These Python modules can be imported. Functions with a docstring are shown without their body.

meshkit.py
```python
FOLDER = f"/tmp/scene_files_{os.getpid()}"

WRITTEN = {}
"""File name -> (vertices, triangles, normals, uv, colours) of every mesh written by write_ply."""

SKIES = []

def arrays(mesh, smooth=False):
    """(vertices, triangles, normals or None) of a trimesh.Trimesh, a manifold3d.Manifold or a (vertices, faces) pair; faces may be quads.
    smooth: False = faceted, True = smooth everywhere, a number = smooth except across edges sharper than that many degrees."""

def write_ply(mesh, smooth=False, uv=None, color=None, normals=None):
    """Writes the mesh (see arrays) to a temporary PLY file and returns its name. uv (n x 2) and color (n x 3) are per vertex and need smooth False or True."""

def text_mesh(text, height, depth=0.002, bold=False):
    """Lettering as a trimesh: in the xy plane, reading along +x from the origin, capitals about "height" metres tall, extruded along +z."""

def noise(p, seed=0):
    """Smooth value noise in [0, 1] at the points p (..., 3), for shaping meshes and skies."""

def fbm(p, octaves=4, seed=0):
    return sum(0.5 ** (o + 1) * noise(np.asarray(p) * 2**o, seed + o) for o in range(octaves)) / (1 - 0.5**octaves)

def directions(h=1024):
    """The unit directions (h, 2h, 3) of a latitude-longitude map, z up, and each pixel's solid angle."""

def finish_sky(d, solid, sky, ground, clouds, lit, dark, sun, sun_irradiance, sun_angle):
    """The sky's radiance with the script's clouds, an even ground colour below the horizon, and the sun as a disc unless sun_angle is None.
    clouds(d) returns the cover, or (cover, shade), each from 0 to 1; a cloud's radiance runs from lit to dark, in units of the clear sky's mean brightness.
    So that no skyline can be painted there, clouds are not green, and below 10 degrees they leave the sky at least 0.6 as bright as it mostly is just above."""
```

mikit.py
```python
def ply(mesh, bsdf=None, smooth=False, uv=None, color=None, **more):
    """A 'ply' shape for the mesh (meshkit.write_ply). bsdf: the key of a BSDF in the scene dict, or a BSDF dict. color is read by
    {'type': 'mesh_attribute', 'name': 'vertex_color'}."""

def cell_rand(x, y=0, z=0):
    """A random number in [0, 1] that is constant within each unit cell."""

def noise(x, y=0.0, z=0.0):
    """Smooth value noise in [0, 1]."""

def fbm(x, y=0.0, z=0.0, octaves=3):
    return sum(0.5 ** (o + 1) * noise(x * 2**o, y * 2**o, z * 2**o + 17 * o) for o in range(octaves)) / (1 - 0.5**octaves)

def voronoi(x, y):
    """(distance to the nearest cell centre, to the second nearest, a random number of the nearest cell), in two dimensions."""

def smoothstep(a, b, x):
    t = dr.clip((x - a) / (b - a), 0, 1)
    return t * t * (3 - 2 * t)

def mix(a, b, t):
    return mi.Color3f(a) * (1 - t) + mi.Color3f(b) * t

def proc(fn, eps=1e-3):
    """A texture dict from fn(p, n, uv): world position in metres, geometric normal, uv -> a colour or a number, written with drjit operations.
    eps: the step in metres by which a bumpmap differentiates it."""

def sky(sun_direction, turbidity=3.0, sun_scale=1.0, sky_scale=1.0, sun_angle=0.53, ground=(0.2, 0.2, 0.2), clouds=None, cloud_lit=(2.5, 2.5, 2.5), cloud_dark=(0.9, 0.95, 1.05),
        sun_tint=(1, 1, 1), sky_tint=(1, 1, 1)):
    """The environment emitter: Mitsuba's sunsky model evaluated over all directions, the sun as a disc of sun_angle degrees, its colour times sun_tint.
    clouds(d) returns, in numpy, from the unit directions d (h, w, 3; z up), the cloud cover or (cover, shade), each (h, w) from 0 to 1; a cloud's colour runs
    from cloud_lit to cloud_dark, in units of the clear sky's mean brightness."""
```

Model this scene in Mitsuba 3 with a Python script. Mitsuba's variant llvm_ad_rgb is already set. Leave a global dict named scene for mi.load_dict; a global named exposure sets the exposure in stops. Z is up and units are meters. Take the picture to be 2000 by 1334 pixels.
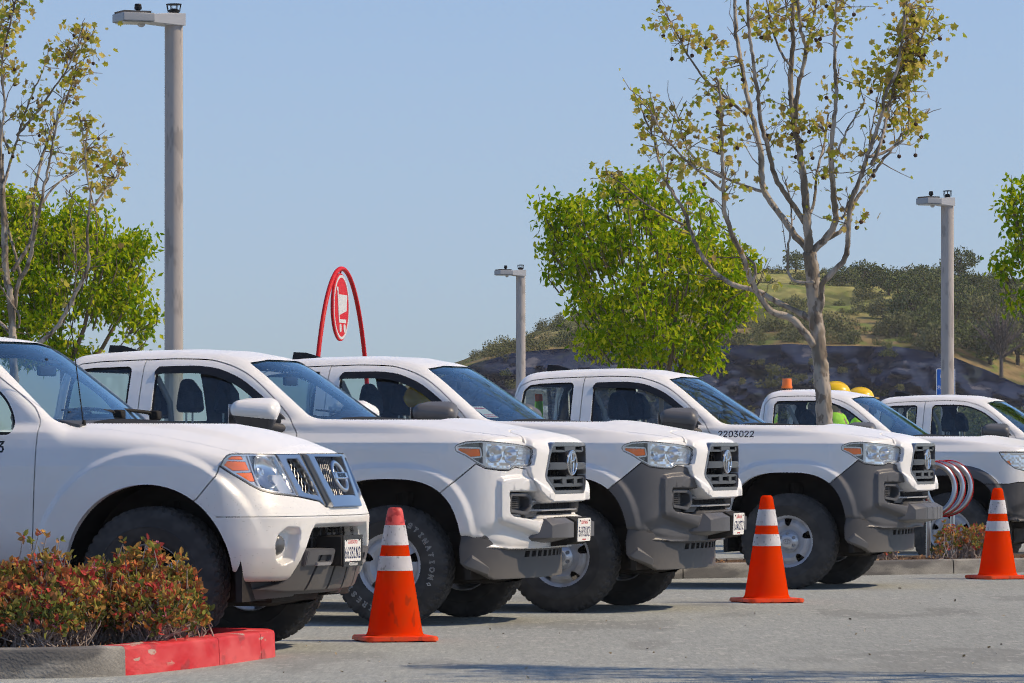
import math, random
import numpy as np
import trimesh, shapely
from shapely.geometry import Polygon, LineString, Point, MultiPolygon
from shapely import affinity
from scipy.interpolate import PchipInterpolator
from scipy.ndimage import map_coordinates, spline_filter
import manifold3d as m3
import drjit as dr
import mitsuba as mi
import mikit, meshkit
from mikit import noise, fbm, voronoi, cell_rand, smoothstep, mix

T = mi.ScalarTransform4f
scene, labels = {}, {}

# ------------------------------------------------------------------ camera, sky, exposure
F_PX, H_PX, EYE = 9500.0, 872.0, 1.16          # focal length and horizon in the photograph's pixels, eye height in metres
scene['camera'] = {'type': 'perspective', 'fov': math.degrees(2 * math.atan(1000 / F_PX)), 'fov_axis': 'x',
                   'principal_point_offset_y': -(H_PX - 667) / 1334,
                   'to_world': T().look_at(origin=[0, 0, EYE], target=[0, 1, EYE], up=[0, 0, 1]),
                   'near_clip': 0.5, 'far_clip': 6000.0}
SUN_AZ, SUN_EL = math.radians(-4), math.radians(45)
SUN = [math.cos(SUN_AZ) * math.cos(SUN_EL), math.sin(SUN_AZ) * math.cos(SUN_EL), math.sin(SUN_EL)]
scene['sky'] = mikit.sky(SUN, turbidity=2.8, ground=(0.2, 0.2, 0.2), sun_scale=0.69, sky_scale=1.08, sky_tint=(0.90, 0.885, 0.945), sun_tint=(1.03, 1.0, 0.95))
exposure = 1.80


def at(px, py, Y):
    """The point that the photograph shows at pixel (px, py), at distance Y."""
    return np.array([(px - 1000) / F_PX * Y, Y, EYE - (py - H_PX) / F_PX * Y])


# ------------------------------------------------------------------ helpers: keys, labels, meshes
def key(name):
    if not any(k == name or k.startswith(name + '__') for k in scene) and name not in labels:
        return name
    i = 1
    while True:
        k = f'{name}_{i:03d}'
        if not any(q == k or q.startswith(k + '__') for q in scene) and k not in labels:
            return k
        i += 1


def key_in(parent, name):
    k, i = f'{parent}__{name}', 0
    while k in scene:
        i += 1
        k = f'{parent}__{name}_{i:03d}'
    return k


def thing(name, label, cat, group=None):
    k = key(name)
    labels[k] = {'label': label, 'category': cat}
    if group:
        labels[k]['group'] = group
    return k


def put(parent, name, shape, label=None):
    k = key_in(parent, name)
    scene[k] = shape
    if label:
        labels[k] = {'label': label}
    return k


def solo(name, shape, label, cat, group=None, kind=None):
    k = key(name)
    scene[k] = shape
    labels[k] = {'label': label, 'category': cat}
    if group:
        labels[k]['group'] = group
    if kind:
        labels[k]['kind'] = kind
    return k


def structure(name, shape, label=None, cat=None):
    k = key(name)
    scene[k] = shape
    labels[k] = {'kind': 'structure'}
    if label:
        labels[k].update(label=label, category=cat)
    return k


def moved(shape, M):
    s = dict(shape)
    s['to_world'] = M @ shape['to_world'] if 'to_world' in shape else M
    return s


def place(x, y, z=0.0, rot=0.0, scale=1.0):
    return T().translate([float(x), float(y), float(z)]).rotate([0, 0, 1], float(rot)).scale(float(scale))


def tm(v, f):
    return trimesh.Trimesh(np.asarray(v, float), np.asarray(f, int), process=False)


def join(ms):
    ms = [as_tm(m) for m in ms]
    return trimesh.util.concatenate(ms) if len(ms) > 1 else ms[0]


def as_tm(m):
    if hasattr(m, 'to_mesh'):
        q = m.to_mesh()
        return tm(np.asarray(q.vert_properties)[:, :3], np.asarray(q.tri_verts))
    return m


def man(m):
    if isinstance(m, m3.Manifold):
        return m
    m = trimesh.Trimesh(m.vertices, m.faces, process=True)
    return m3.Manifold(m3.Mesh(vert_properties=np.asarray(m.vertices, np.float32), tri_verts=np.asarray(m.faces, np.uint32)))


def box(x0, x1, y0, y1, z0, z1):
    return m3.Manifold.cube((x1 - x0, y1 - y0, z1 - z0)).translate((x0, y0, z0))


def rbox(x0, x1, y0, y1, z0, z1, r=0.01):
    pts = []
    for x in (x0, x1):
        for y in (y0, y1):
            for z in (z0, z1):
                sx, sy, sz = (1 if x == x1 else -1), (1 if y == y1 else -1), (1 if z == z1 else -1)
                pts += [(x - sx * r, y - sy * r, z), (x - sx * r, y, z - sz * r), (x, y - sy * r, z - sz * r)]
                pts += [(x - sx * r * .35, y - sy * r * .35, z - sz * r * .35)]
    return m3.Manifold.hull_points(np.array(pts))


def cs(poly):
    """CrossSection of a shapely polygon or a list of points."""
    if isinstance(poly, (list, np.ndarray)):
        poly = Polygon(poly)
    poly = shapely.make_valid(poly)
    rings = []
    for g in getattr(poly, 'geoms', [poly]):
        if g.geom_type != 'Polygon' or g.area < 1e-9:
            continue
        g = shapely.geometry.polygon.orient(g)
        rings.append(np.array(g.exterior.coords)[:-1])
        rings += [np.array(i.coords)[:-1] for i in g.interiors]
    return m3.CrossSection(rings, m3.FillRule.EvenOdd)


def prism_y(poly, y0, y1):
    """An (x, z) outline extruded along y."""
    m = m3.Manifold.extrude(cs(poly), y1 - y0)
    return m.rotate((90, 0, 0)).translate((0, y1, 0))


def prism_x(poly, x0, x1):
    """A (y, z) outline extruded along x."""
    m = m3.Manifold.extrude(cs(poly), x1 - x0)
    return m.transform(np.array([[0, 0, 1, x0], [1, 0, 0, 0], [0, 1, 0, 0]], float))


def prism_z(poly, z0, z1):
    return m3.Manifold.extrude(cs(poly), z1 - z0).translate((0, 0, z0))


def slab(poly, d0, d1, bevel=0.0, in0=None):
    """A plate of the outline from depth d0 to d1 (z of the result), its front edge chamfered by bevel."""
    if isinstance(poly, (list, np.ndarray)):
        poly = Polygon(poly)
    m = m3.Manifold.extrude(cs(poly), d1 - bevel - d0).translate((0, 0, d0))
    if bevel > 0:
        n = 3
        for i in range(n):
            a = (i + 1) / n
            inset = bevel * (1 - math.cos(a * math.pi / 2))
            lay = poly.buffer(-inset, join_style=1)
            if lay.is_empty:
                break
            h0 = d1 - bevel + bevel * math.sin((i) / n * math.pi / 2)
            h1 = d1 - bevel + bevel * math.sin(a * math.pi / 2)
            m = m + m3.Manifold.extrude(cs(lay), h1 - h0 + 0.0004).translate((0, 0, h0 - 0.0004))
    return m


def chaikin(p, n=2, closed=True):
    p = np.asarray(p, float)
    for _ in range(n):
        q = np.roll(p, -1, 0) if closed else p[1:]
        a = p if closed else p[:-1]
        p2 = np.stack([.75 * a + .25 * q, .25 * a + .75 * q], 1).reshape(-1, 2)
        p = p2 if closed else np.vstack([p[:1], p2, p[-1:]])
    return p


def rounded(poly, r):
    p = Polygon(poly) if not hasattr(poly, 'buffer') else poly
    return p.buffer(-r, join_style=1, quad_segs=4).buffer(r, join_style=1, quad_segs=4)


def tube(points, radii, sides=8, cap=True):
    p = np.asarray(points, float)
    r = np.broadcast_to(np.asarray(radii, float), (len(p),))
    t = np.gradient(p, axis=0)
    t /= np.linalg.norm(t, axis=1, keepdims=True) + 1e-12
    a = np.zeros_like(p)
    ref = np.array([0, 0, 1.0]) if abs(t[0, 2]) < .9 else np.array([1.0, 0, 0])
    prev = np.cross(t[0], ref)
    for i in range(len(p)):
        prev = prev - t[i] * (prev @ t[i])
        n = np.linalg.norm(prev)
        prev = prev / n if n > 1e-9 else np.cross(t[i], [.3, .5, .8])
        a[i] = prev
    b = np.cross(t, a)
    ang = np.arange(sides) * 2 * np.pi / sides
    v = p[:, None] + r[:, None, None] * (np.cos(ang)[None, :, None] * a[:, None] + np.sin(ang)[None, :, None] * b[:, None])
    i, j = np.meshgrid(np.arange(len(p) - 1), np.arange(sides), indexing='ij')
    q = np.stack([i * sides + j, i * sides + (j + 1) % sides, (i + 1) * sides + (j + 1) % sides, (i + 1) * sides + j], -1).reshape(-1, 4)
    f = np.vstack([q[:, [0, 1, 2]], q[:, [0, 2, 3]]])
    v = v.reshape(-1, 3)
    if cap:
        n = len(v)
        v = np.vstack([v, p[:1], p[-1:]])
        k = np.arange(sides)
        f = np.vstack([f, np.stack([k * 0 + n, (k + 1) % sides, k], 1), np.stack([k * 0 + n + 1, (len(p) - 1) * sides + k, (len(p) - 1) * sides + (k + 1) % sides], 1)])
    return tm(v, f)


def lathe(profile, n=64, axis='z'):
    """Revolves (r, h) points about z (or y: h runs along -y)."""
    pr = np.asarray(profile, float)
    ang = np.arange(n) * 2 * np.pi / n
    v = np.stack([pr[:, None, 0] * np.cos(ang), pr[:, None, 0] * np.sin(ang), np.broadcast_to(pr[:, None, 1], (len(pr), n))], -1).reshape(-1, 3)
    i, j = np.meshgrid(np.arange(len(pr) - 1), np.arange(n), indexing='ij')
    q = np.stack([i * n + j, i * n + (j + 1) % n, (i + 1) * n + (j + 1) % n, (i + 1) * n + j], -1).reshape(-1, 4)
    f = np.vstack([q[:, [0, 1, 2]], q[:, [0, 2, 3]]])
    m = tm(v, f)
    if axis == 'y':
        m.vertices = np.stack([v[:, 0], -v[:, 2], v[:, 1]], 1)
    return m


def rgb(*c):
    return {'type': 'rgb', 'value': [float(x) for x in c]}


def bsdf(name, d, two=True):
    scene[name] = {'type': 'twosided', 'bsdf': d} if two else d
    return name


def P(color, rough, metal=0.0, spec=0.5, coat=0.0, gloss=0.9, **kw):
    return {'type': 'principled', 'base_color': color if isinstance(color, dict) else rgb(*color), 'roughness': rough if isinstance(rough, dict) else float(rough),
            'metallic': float(metal), 'specular': float(spec), 'clearcoat': float(coat), 'clearcoat_gloss': float(gloss), **kw}


def text(t, h, depth=0.002, bold=False, center=True):
    m = meshkit.text_mesh(t, h, depth, bold)
    if center:
        b = m.bounds
        m.apply_translation([-(b[0, 0] + b[1, 0]) / 2, -(b[0, 1] + b[1, 1]) / 2, 0])
    return m
# ------------------------------------------------------------------ materials
def paint_fn(p, n, uv):
    d = fbm(p.x * 1.7, p.y * 1.7, p.z * 2.2, 3)
    low = smoothstep(.75, .35, p.z + .12 * (d - .5))
    spots = smoothstep(.80, .86, noise(p.x * 90, p.y * 90, p.z * 90)) * smoothstep(.45, .75, d)
    c = mix((.775, .78, .785), (.70, .70, .695), .5 * smoothstep(.4, .75, d))
    c = mix(c, (.46, .43, .38), .55 * low)
    return mix(c, (.40, .38, .35), .12 * spots * smoothstep(1.0, .5, p.z))


def dirty_fn(p, n, uv):
    d = fbm(p.x * 2.1, p.y * 2.1, p.z * 2.6, 3)
    spots = smoothstep(.84, .88, noise(p.x * 95, p.y * 95, p.z * 95))
    c = mix((.765, .765, .755), (.66, .655, .62), .6 * smoothstep(.35, .75, d))
    c = mix(c, (.42, .38, .30), .6 * smoothstep(.62, .40, p.z + .1 * (d - .5)))
    return mix(c, (.36, .34, .30), .32 * spots * smoothstep(.45, .7, noise(p.x * 8, p.y * 8, p.z * 8)))


bsdf('white_paint', P(mikit.proc(paint_fn), .24, spec=.65, coat=1.0, gloss=.985))
bsdf('white_paint_dirty', P(mikit.proc(dirty_fn), .30, spec=.6, coat=.8, gloss=.97))


def plastic(base, dust):
    def f(p, n, uv):
        d = fbm(p.x * 5, p.y * 5, p.z * 5, 3)
        g = noise(p.x * 160, p.y * 160, p.z * 160)
        c = mix(base, dust, .35 * smoothstep(.35, .8, d) + .10 * g)
        return mix(c, (.17, .155, .13), .35 * smoothstep(.50, .28, p.z + .15 * (d - .5)))
    return f


bsdf('grey_plastic', P(mikit.proc(plastic((.092, .094, .104), (.15, .152, .158))), .42, spec=.5))
bsdf('grey_plastic_mid', P(mikit.proc(plastic((.085, .083, .085), (.15, .145, .14))), .5, spec=.45))
bsdf('grey_plastic_dark', P(mikit.proc(plastic((.062, .063, .070), (.11, .108, .108))), .55, spec=.4))
bsdf('grey_plastic_light', P((.30, .30, .31), .4))
bsdf('under_black', P(mikit.proc(lambda p, n, uv: mix((.010, .010, .011), (.032, .028, .024), fbm(p.x * 9, p.y * 9, p.z * 9, 2))), .7, spec=.25))
bsdf('gloss_black', P((.012, .012, .013), .2))
bsdf('seal_black', P((.012, .012, .013), .5, spec=.3))
bsdf('visor_smoke', P((.014, .013, .013), .30, spec=.5))
bsdf('trim_dark', P(mikit.proc(lambda p, n, uv: mix((.030, .030, .034), (.048, .047, .05), noise(p.x * 60, p.y * 60, p.z * 60))), .7, spec=.3))
bsdf('trim_grey', P((.22, .22, .22), .7))
bsdf('seat_cloth', P(mikit.proc(lambda p, n, uv: mix((.020, .024, .034), (.042, .048, .062), noise(p.x * 150, p.y * 150, p.z * 150))), .85, spec=.2))
bsdf('steel', P((.5, .5, .5), .3, 1))
bsdf('chrome', P((.80, .81, .83), .07, 1))
bsdf('chrome_satin', P((.60, .62, .65), .13, 1))
bsdf('grille_metal', P((.115, .12, .135), .22, .75, coat=.5))
bsdf('grille_frame', P((.34, .36, .40), .16, .9, coat=.5))
bsdf('mesh_silver', P((.42, .43, .44), .3, .9))
bsdf('badge_dark', P((.02, .03, .045), .08, .3, coat=1))
bsdf('lamp_grey', P((.16, .165, .17), .32, .5))
bsdf('lamp_silver', P((.62, .64, .66), .22, .85))
bsdf('lamp_chrome', P((.86, .87, .88), .10, 1))
_lf = lambda p, n, uv: .004 * noise(p.x * 55, p.y * 55, p.z * 55)
scene['lamp_chrome2'] = {'type': 'twosided', 'bsdf': {'type': 'bumpmap', 'arbitrary': mikit.proc(_lf, 2e-3), 'bsdf': P((.84, .85, .86), .14, 1)}}
bsdf('amber', P((.86, .17, .008), .22, spec=.6, coat=.6))
scene['lamp_lens'] = {'type': 'thindielectric', 'int_ior': 1.5}
scene['windshield_glass'] = {'type': 'thindielectric', 'int_ior': 1.75, 'specular_transmittance': rgb(.66, .74, .74), 'specular_reflectance': rgb(.64, .86, 1.0)}
scene['side_glass'] = {'type': 'thindielectric', 'int_ior': 1.52, 'specular_transmittance': rgb(.80, .88, .87)}
bsdf('tyre_rubber', P(mikit.proc(lambda p, n, uv: mix((.026, .026, .028), (.105, .100, .094), .25 + .6 * smoothstep(.35, .8, fbm(p.x * 14, p.y * 14, p.z * 14, 3)) * .6)), .72, spec=.3))
bsdf('tyre_letter', P((.46, .455, .44), .6))
bsdf('wheel_silver', P(mikit.proc(lambda p, n, uv: mix((.46, .47, .50), (.30, .27, .23), .6 * smoothstep(.45, .8, fbm(p.x * 11, p.y * 11, p.z * 11, 3)))), .36, .25, coat=.3))
bsdf('wheel_cap', P((.56, .58, .62), .26, .55, coat=.4))
bsdf('cap_relief', P((.26, .27, .29), .35, .4))
bsdf('fog_grey', P((.12, .125, .13), .2, .3, coat=.8))
bsdf('plate_white', P((.74, .74, .72), .5))
bsdf('plate_blue', P((.012, .018, .07), .5))
bsdf('plate_red', P((.52, .03, .04), .5))
bsdf('number_black', P((.012, .016, .024), .45))
bsdf('beacon_orange', P((.85, .17, .004), .25, spec=.6, coat=.5))
# ------------------------------------------------------------------ ground, kerbs, planted islands
def asphalt(p, n, uv):
    g = noise(p.x * 210, p.y * 210, 1)
    g2 = noise(p.x * 62, p.y * 5.0, 5)
    g3 = noise(p.x * 120, p.y * 9.0, 15)
    big = fbm(p.x * .35, p.y * .16, 3, 3)
    c = mix((.195, .207, .200), (.330, .350, .334), g * .3 + g2 * .36 + g3 * .34)
    c = c * (.84 + .34 * big)
    st = smoothstep(.66, .74, fbm(p.x * 1.3, p.y * .35, 9, 3))
    c = mix(c, (.14, .143, .14), .35 * st)
    pale = smoothstep(.80, .86, noise(p.x * 23, p.y * 9, 11))
    return mix(c, (.42, .42, .40), .35 * pale)


scene['asphalt'] = {'type': 'twosided', 'bsdf': {'type': 'bumpmap', 'arbitrary': mikit.proc(lambda p, n, uv: .0035 * noise(p.x * 150, p.y * 150, 2), 2e-3), 'bsdf': P(mikit.proc(asphalt), .88, spec=.35)}}
bsdf('far_ground', P(mikit.proc(lambda p, n, uv: mix((.10, .10, .07), (.17, .15, .10), fbm(p.x * .05, p.y * .05, 0, 3))), .95))


def concrete(p, n, uv):
    g = noise(p.x * 160, p.y * 160, p.z * 160)
    b = fbm(p.x * 6, p.y * 6, p.z * 6, 3)
    c = mix((.16, .155, .145), (.36, .35, .32), .5 * g + .5 * smoothstep(.25, .75, b))
    return mix(c, (.075, .075, .08), .75 * smoothstep(.44, .62, fbm(p.x * 2.2, p.y * 2.2, p.z * 7, 4)))


def red_paint(p, n, uv):
    worn = smoothstep(.63, .72, fbm(p.x * 13, p.y * 9, p.z * 26 + 3, 4)) * smoothstep(.42, .52, fbm(p.x * 2.2, p.y * 1.6, 4, 2))
    fade = fbm(p.x * 4, p.y * 4, p.z * 7 + 9, 3)
    c = mix((.56, .022, .028), (.66, .10, .10), smoothstep(.3, .8, fade))
    c = mix(c, (.20, .05, .05), .5 * smoothstep(.62, .75, fbm(p.x * 7, p.y * 7, p.z * 7 + 30, 3)))
    return mix(c, (.45, .40, .33), .8 * worn * smoothstep(.02, .06, p.z))


def bumpy(name, fn, rough, k, h):
    scene[name] = {'type': 'twosided', 'bsdf': {'type': 'bumpmap', 'arbitrary': mikit.proc(lambda p, n, uv: h * fbm(p.x * k, p.y * k, p.z * k, 3), 2e-3), 'bsdf': P(mikit.proc(fn), rough, spec=.35)}}


bumpy('concrete', concrete, .85, 90, .006)
bumpy('red_kerb_paint', red_paint, .55, 60, .006)
bumpy('mulch', lambda p, n, uv: mix((.035, .022, .014), (.17, .10, .055), noise(p.x * 50, p.y * 50, p.z * 50)), .95, 45, .03)
scene['leaf_litter'] = {'type': 'twosided', 'bsdf': P({'type': 'mesh_attribute', 'name': 'vertex_color'}, .8)}

gx = np.array([-480, -200, -60, -12, -6, -3, 0, 3, 6, 12, 60, 200, 480.])
gy = np.array([-50, 0, 12, 22, 30, 38, 42, 45.2, 46.2, 60, 90, 110.])
X, Y = np.meshgrid(gx, gy, indexing='ij')
Zg = -.075 * np.clip((Y - 45.2) / 1.0, 0, 1)


def grid_mesh(X, Y, Z):
    n, m = X.shape
    i, j = np.meshgrid(np.arange(n - 1), np.arange(m - 1), indexing='ij')
    q = np.stack([i * m + j, (i + 1) * m + j, (i + 1) * m + j + 1, i * m + j + 1], -1).reshape(-1, 4)
    return tm(np.stack([X, Y, Z], -1).reshape(-1, 3), np.vstack([q[:, [0, 1, 2]], q[:, [0, 2, 3]]]))


structure('parking_lot', mikit.ply(grid_mesh(X, Y, Zg), 'asphalt'), 'grey sunlit asphalt parking lot under the trucks', 'parking lot')
X2, Y2 = np.meshgrid([-480, 480.], [110, 960.], indexing='ij')
structure('ground', mikit.ply(grid_mesh(X2, Y2, np.full(X2.shape, -.08)), 'far_ground'), 'flat ground beyond the parking lot', 'ground')


def gpt(px, py):
    """Ground point seen at a pixel."""
    Y = EYE * F_PX / (py - H_PX)
    return np.array([(px - 1000) / F_PX * Y, Y])


def kerb_stone(line, width, h, r=.022, end=(0, 0)):
    """A kerb along an (x, y) polyline whose left-hand side is the road; the top set back by width."""
    L = LineString(line)
    n = max(2, int(L.length / .04))
    prof = [(0, 0), (.004, h - r), (.004 + r * .3, h - r * .3), (.004 + r, h), (width, h), (width, 0)]
    pts = np.array([L.interpolate(t, normalized=True).coords[0] for t in np.linspace(0, 1, n)])
    tn = np.gradient(pts, axis=0)
    tn /= np.linalg.norm(tn, axis=1, keepdims=True)
    nr = np.stack([-tn[:, 1], tn[:, 0]], 1)
    v = np.stack([np.concatenate([pts + nr * a, np.full((n, 1), b)], 1) for a, b in prof], 1)
    k = len(prof)
    f = []
    for i in range(n - 1):
        for j in range(k):
            a, b = i * k + j, i * k + (j + 1) % k
            f += [(a, b, b + k), (a, b + k, a + k)]
    for j in range(1, k - 1):
        f += [(0, j + 1, j), ((n - 1) * k, (n - 1) * k + j, (n - 1) * k + j + 1)]
    return tm(v.reshape(-1, 3), np.array(f)[:, ::-1])


def smooth_line(pts, m=60):
    p = np.array(pts)
    t = np.r_[0, np.cumsum(np.hypot(*np.diff(p, axis=0).T))]
    q = np.linspace(0, t[-1], m)
    return np.stack([PchipInterpolator(t, p[:, 0])(q), PchipInterpolator(t, p[:, 1])(q)], 1)


# the near island: its kerb runs from the left edge to a painted nose beside the nearest truck
front = [np.array([-4.6, 23.9]), np.array([-3.4, 24.12])] + [gpt(a, b) for a, b in ((0, 1326), (120, 1324.5), (240, 1320), (330, 1311), (425, 1300), (500, 1289))]
nose = [front[-1] + d for d in ([.085, .42], [.03, .60], [-.12, .70])]
back = [nose[-1] + np.array([-.954, .30]) * t for t in (.15, .8, 2.0, 3.6)]
kl = smooth_line(front + nose + back, 240)
Ls = LineString(kl)
dist = lambda q: Ls.project(Point(*q))
cuts = [0, dist(gpt(-330, 1329)), dist(gpt(244, 1319.6)), dist(gpt(429, 1299.5)), dist(front[-1]) + .10, dist(nose[-1]) + .45, Ls.length]
island = thing('kerb', 'curved kerb of the near planted island, bare concrete turning to worn red paint', 'kerb')
from shapely.ops import substring
for i, (a, b) in enumerate(zip(cuts[:-1], cuts[1:])):
    seg = np.array(substring(Ls, a + (.0 if i == 2 else .004), b - (.0 if i == 1 else .004)).coords)
    red = 2 <= i <= 4
    put(island, 'kerb_stone', mikit.ply(kerb_stone(seg, .155, .15), 'red_kerb_paint' if red else 'concrete', smooth=40), 'kerb stone painted red' if red else None)
inner = Polygon(np.vstack([kl, [[-4.9, 25.9]]])).buffer(0).buffer(-.10)
soil = m3.Manifold.extrude(cs(inner), .11).refine_to_length(.08)
sv = as_tm(soil)
v = np.array(sv.vertices)
top = v[:, 2] > .1
v[top, 2] += .035 * (meshkit.fbm(np.c_[v[top, :2] * 7, v[top, :1] * 0], 3) - .4)
structure('planting_bed', mikit.ply(tm(v, sv.faces), 'mulch', smooth=40), 'mulched planting bed inside the near kerb', 'planting bed')

# the kerb behind the trucks, along the planted strip
k0, k1 = gpt(1250, 1132), gpt(2080, 1116.5)
ku = (k1 - k0) / np.linalg.norm(k1 - k0)
kn = np.array([-ku[1], ku[0]])
k0, k1 = k0 - ku * 2.2, k1 + ku * 6
far_kerb = thing('kerb', 'straight grey concrete kerb behind the trucks, in front of the planted strip', 'kerb')
L2 = LineString([k0, k1])
j0 = L2.project(Point(*gpt(1832, 1119.5)))
edges = sorted([0, L2.length] + [j0 + 1.52 * i for i in range(-4, 6) if 0.2 < j0 + 1.52 * i < L2.length - .2])
for a, b in zip(edges[:-1], edges[1:]):
    seg = np.array(substring(L2, a + .007, b - .007).coords)
    put(far_kerb, 'kerb_stone', mikit.ply(kerb_stone(seg, .16, .13), 'concrete', smooth=40))
bed2 = Polygon([k0 + kn * .15, k1 + kn * .15, k1 + kn * 1.5, k0 + kn * 1.5])
bm = as_tm(m3.Manifold.extrude(cs(bed2), .125).refine_to_length(.12))
v = np.array(bm.vertices)
top = v[:, 2] > .1
v[top, 2] += .05 * (meshkit.fbm(np.c_[v[top, :2] * 6, v[top, :1] * 0], 3) - .55)
structure('planting_strip', mikit.ply(tm(v, bm.faces), 'mulch', smooth=40), 'mulched planting strip behind the grey kerb', 'planting bed')
put(far_kerb, 'kerb_back', mikit.ply(kerb_stone(np.array([k1 + kn * 1.62, k0 + kn * 1.62]), .16, .13), 'concrete', smooth=40))


def leaf_cards(P0, size, rng, up=(0, 0, 1), droop=.0, shape='oval', spread=1.0):
    """Folded leaves at the points: (vertices, faces, index of the leaf per vertex)."""
    n = len(P0)
    size = np.broadcast_to(size, (n,))
    d = rng.normal(size=(n, 3)) * spread + np.array(up) + np.array([0, 0, -droop])
    d /= np.linalg.norm(d, axis=1, keepdims=True)
    w = np.cross(d, rng.normal(size=(n, 3)))
    w /= np.linalg.norm(w, axis=1, keepdims=True) + 1e-9
    nn = np.cross(d, w)
    if shape == 'oval':
        loc = np.array([(0, 0, 0), (.28, .27, .10), (.62, .26, .12), (1, 0, .04), (.62, -.26, .12), (.28, -.27, .10), (.5, 0, 0)])
        f = np.array([(0, 6, 1), (1, 6, 2), (2, 6, 3), (3, 6, 4), (4, 6, 5), (5, 6, 0)])
    elif shape == 'lobed':
        loc = np.array([(0, 0, 0), (.20, .42, .08), (.42, .30, .04), (.62, .55, .14), (.70, .22, .03), (1.0, 0, -.06), (.70, -.22, .03), (.62, -.55, .14), (.42, -.30, .04), (.20, -.42, .08), (.45, 0, 0)])
        f = np.array([(10, i + 1, i) for i in range(9)] + [(10, 0, 9)])
    else:
        loc = np.array([(0, 0, 0), (.45, .26, .08), (1, 0, -.05), (.45, -.26, .08)])
        f = np.array([(0, 1, 2), (0, 2, 3)])
    v = P0[:, None] + size[:, None, None] * (loc[None, :, :1] * d[:, None] + loc[None, :, 1:2] * w[:, None] + loc[None, :, 2:] * nn[:, None])
    F = (f[None] + (np.arange(n) * len(loc))[:, None, None]).reshape(-1, 3)
    return v.reshape(-1, 3), F, np.repeat(np.arange(n), len(loc))


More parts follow.
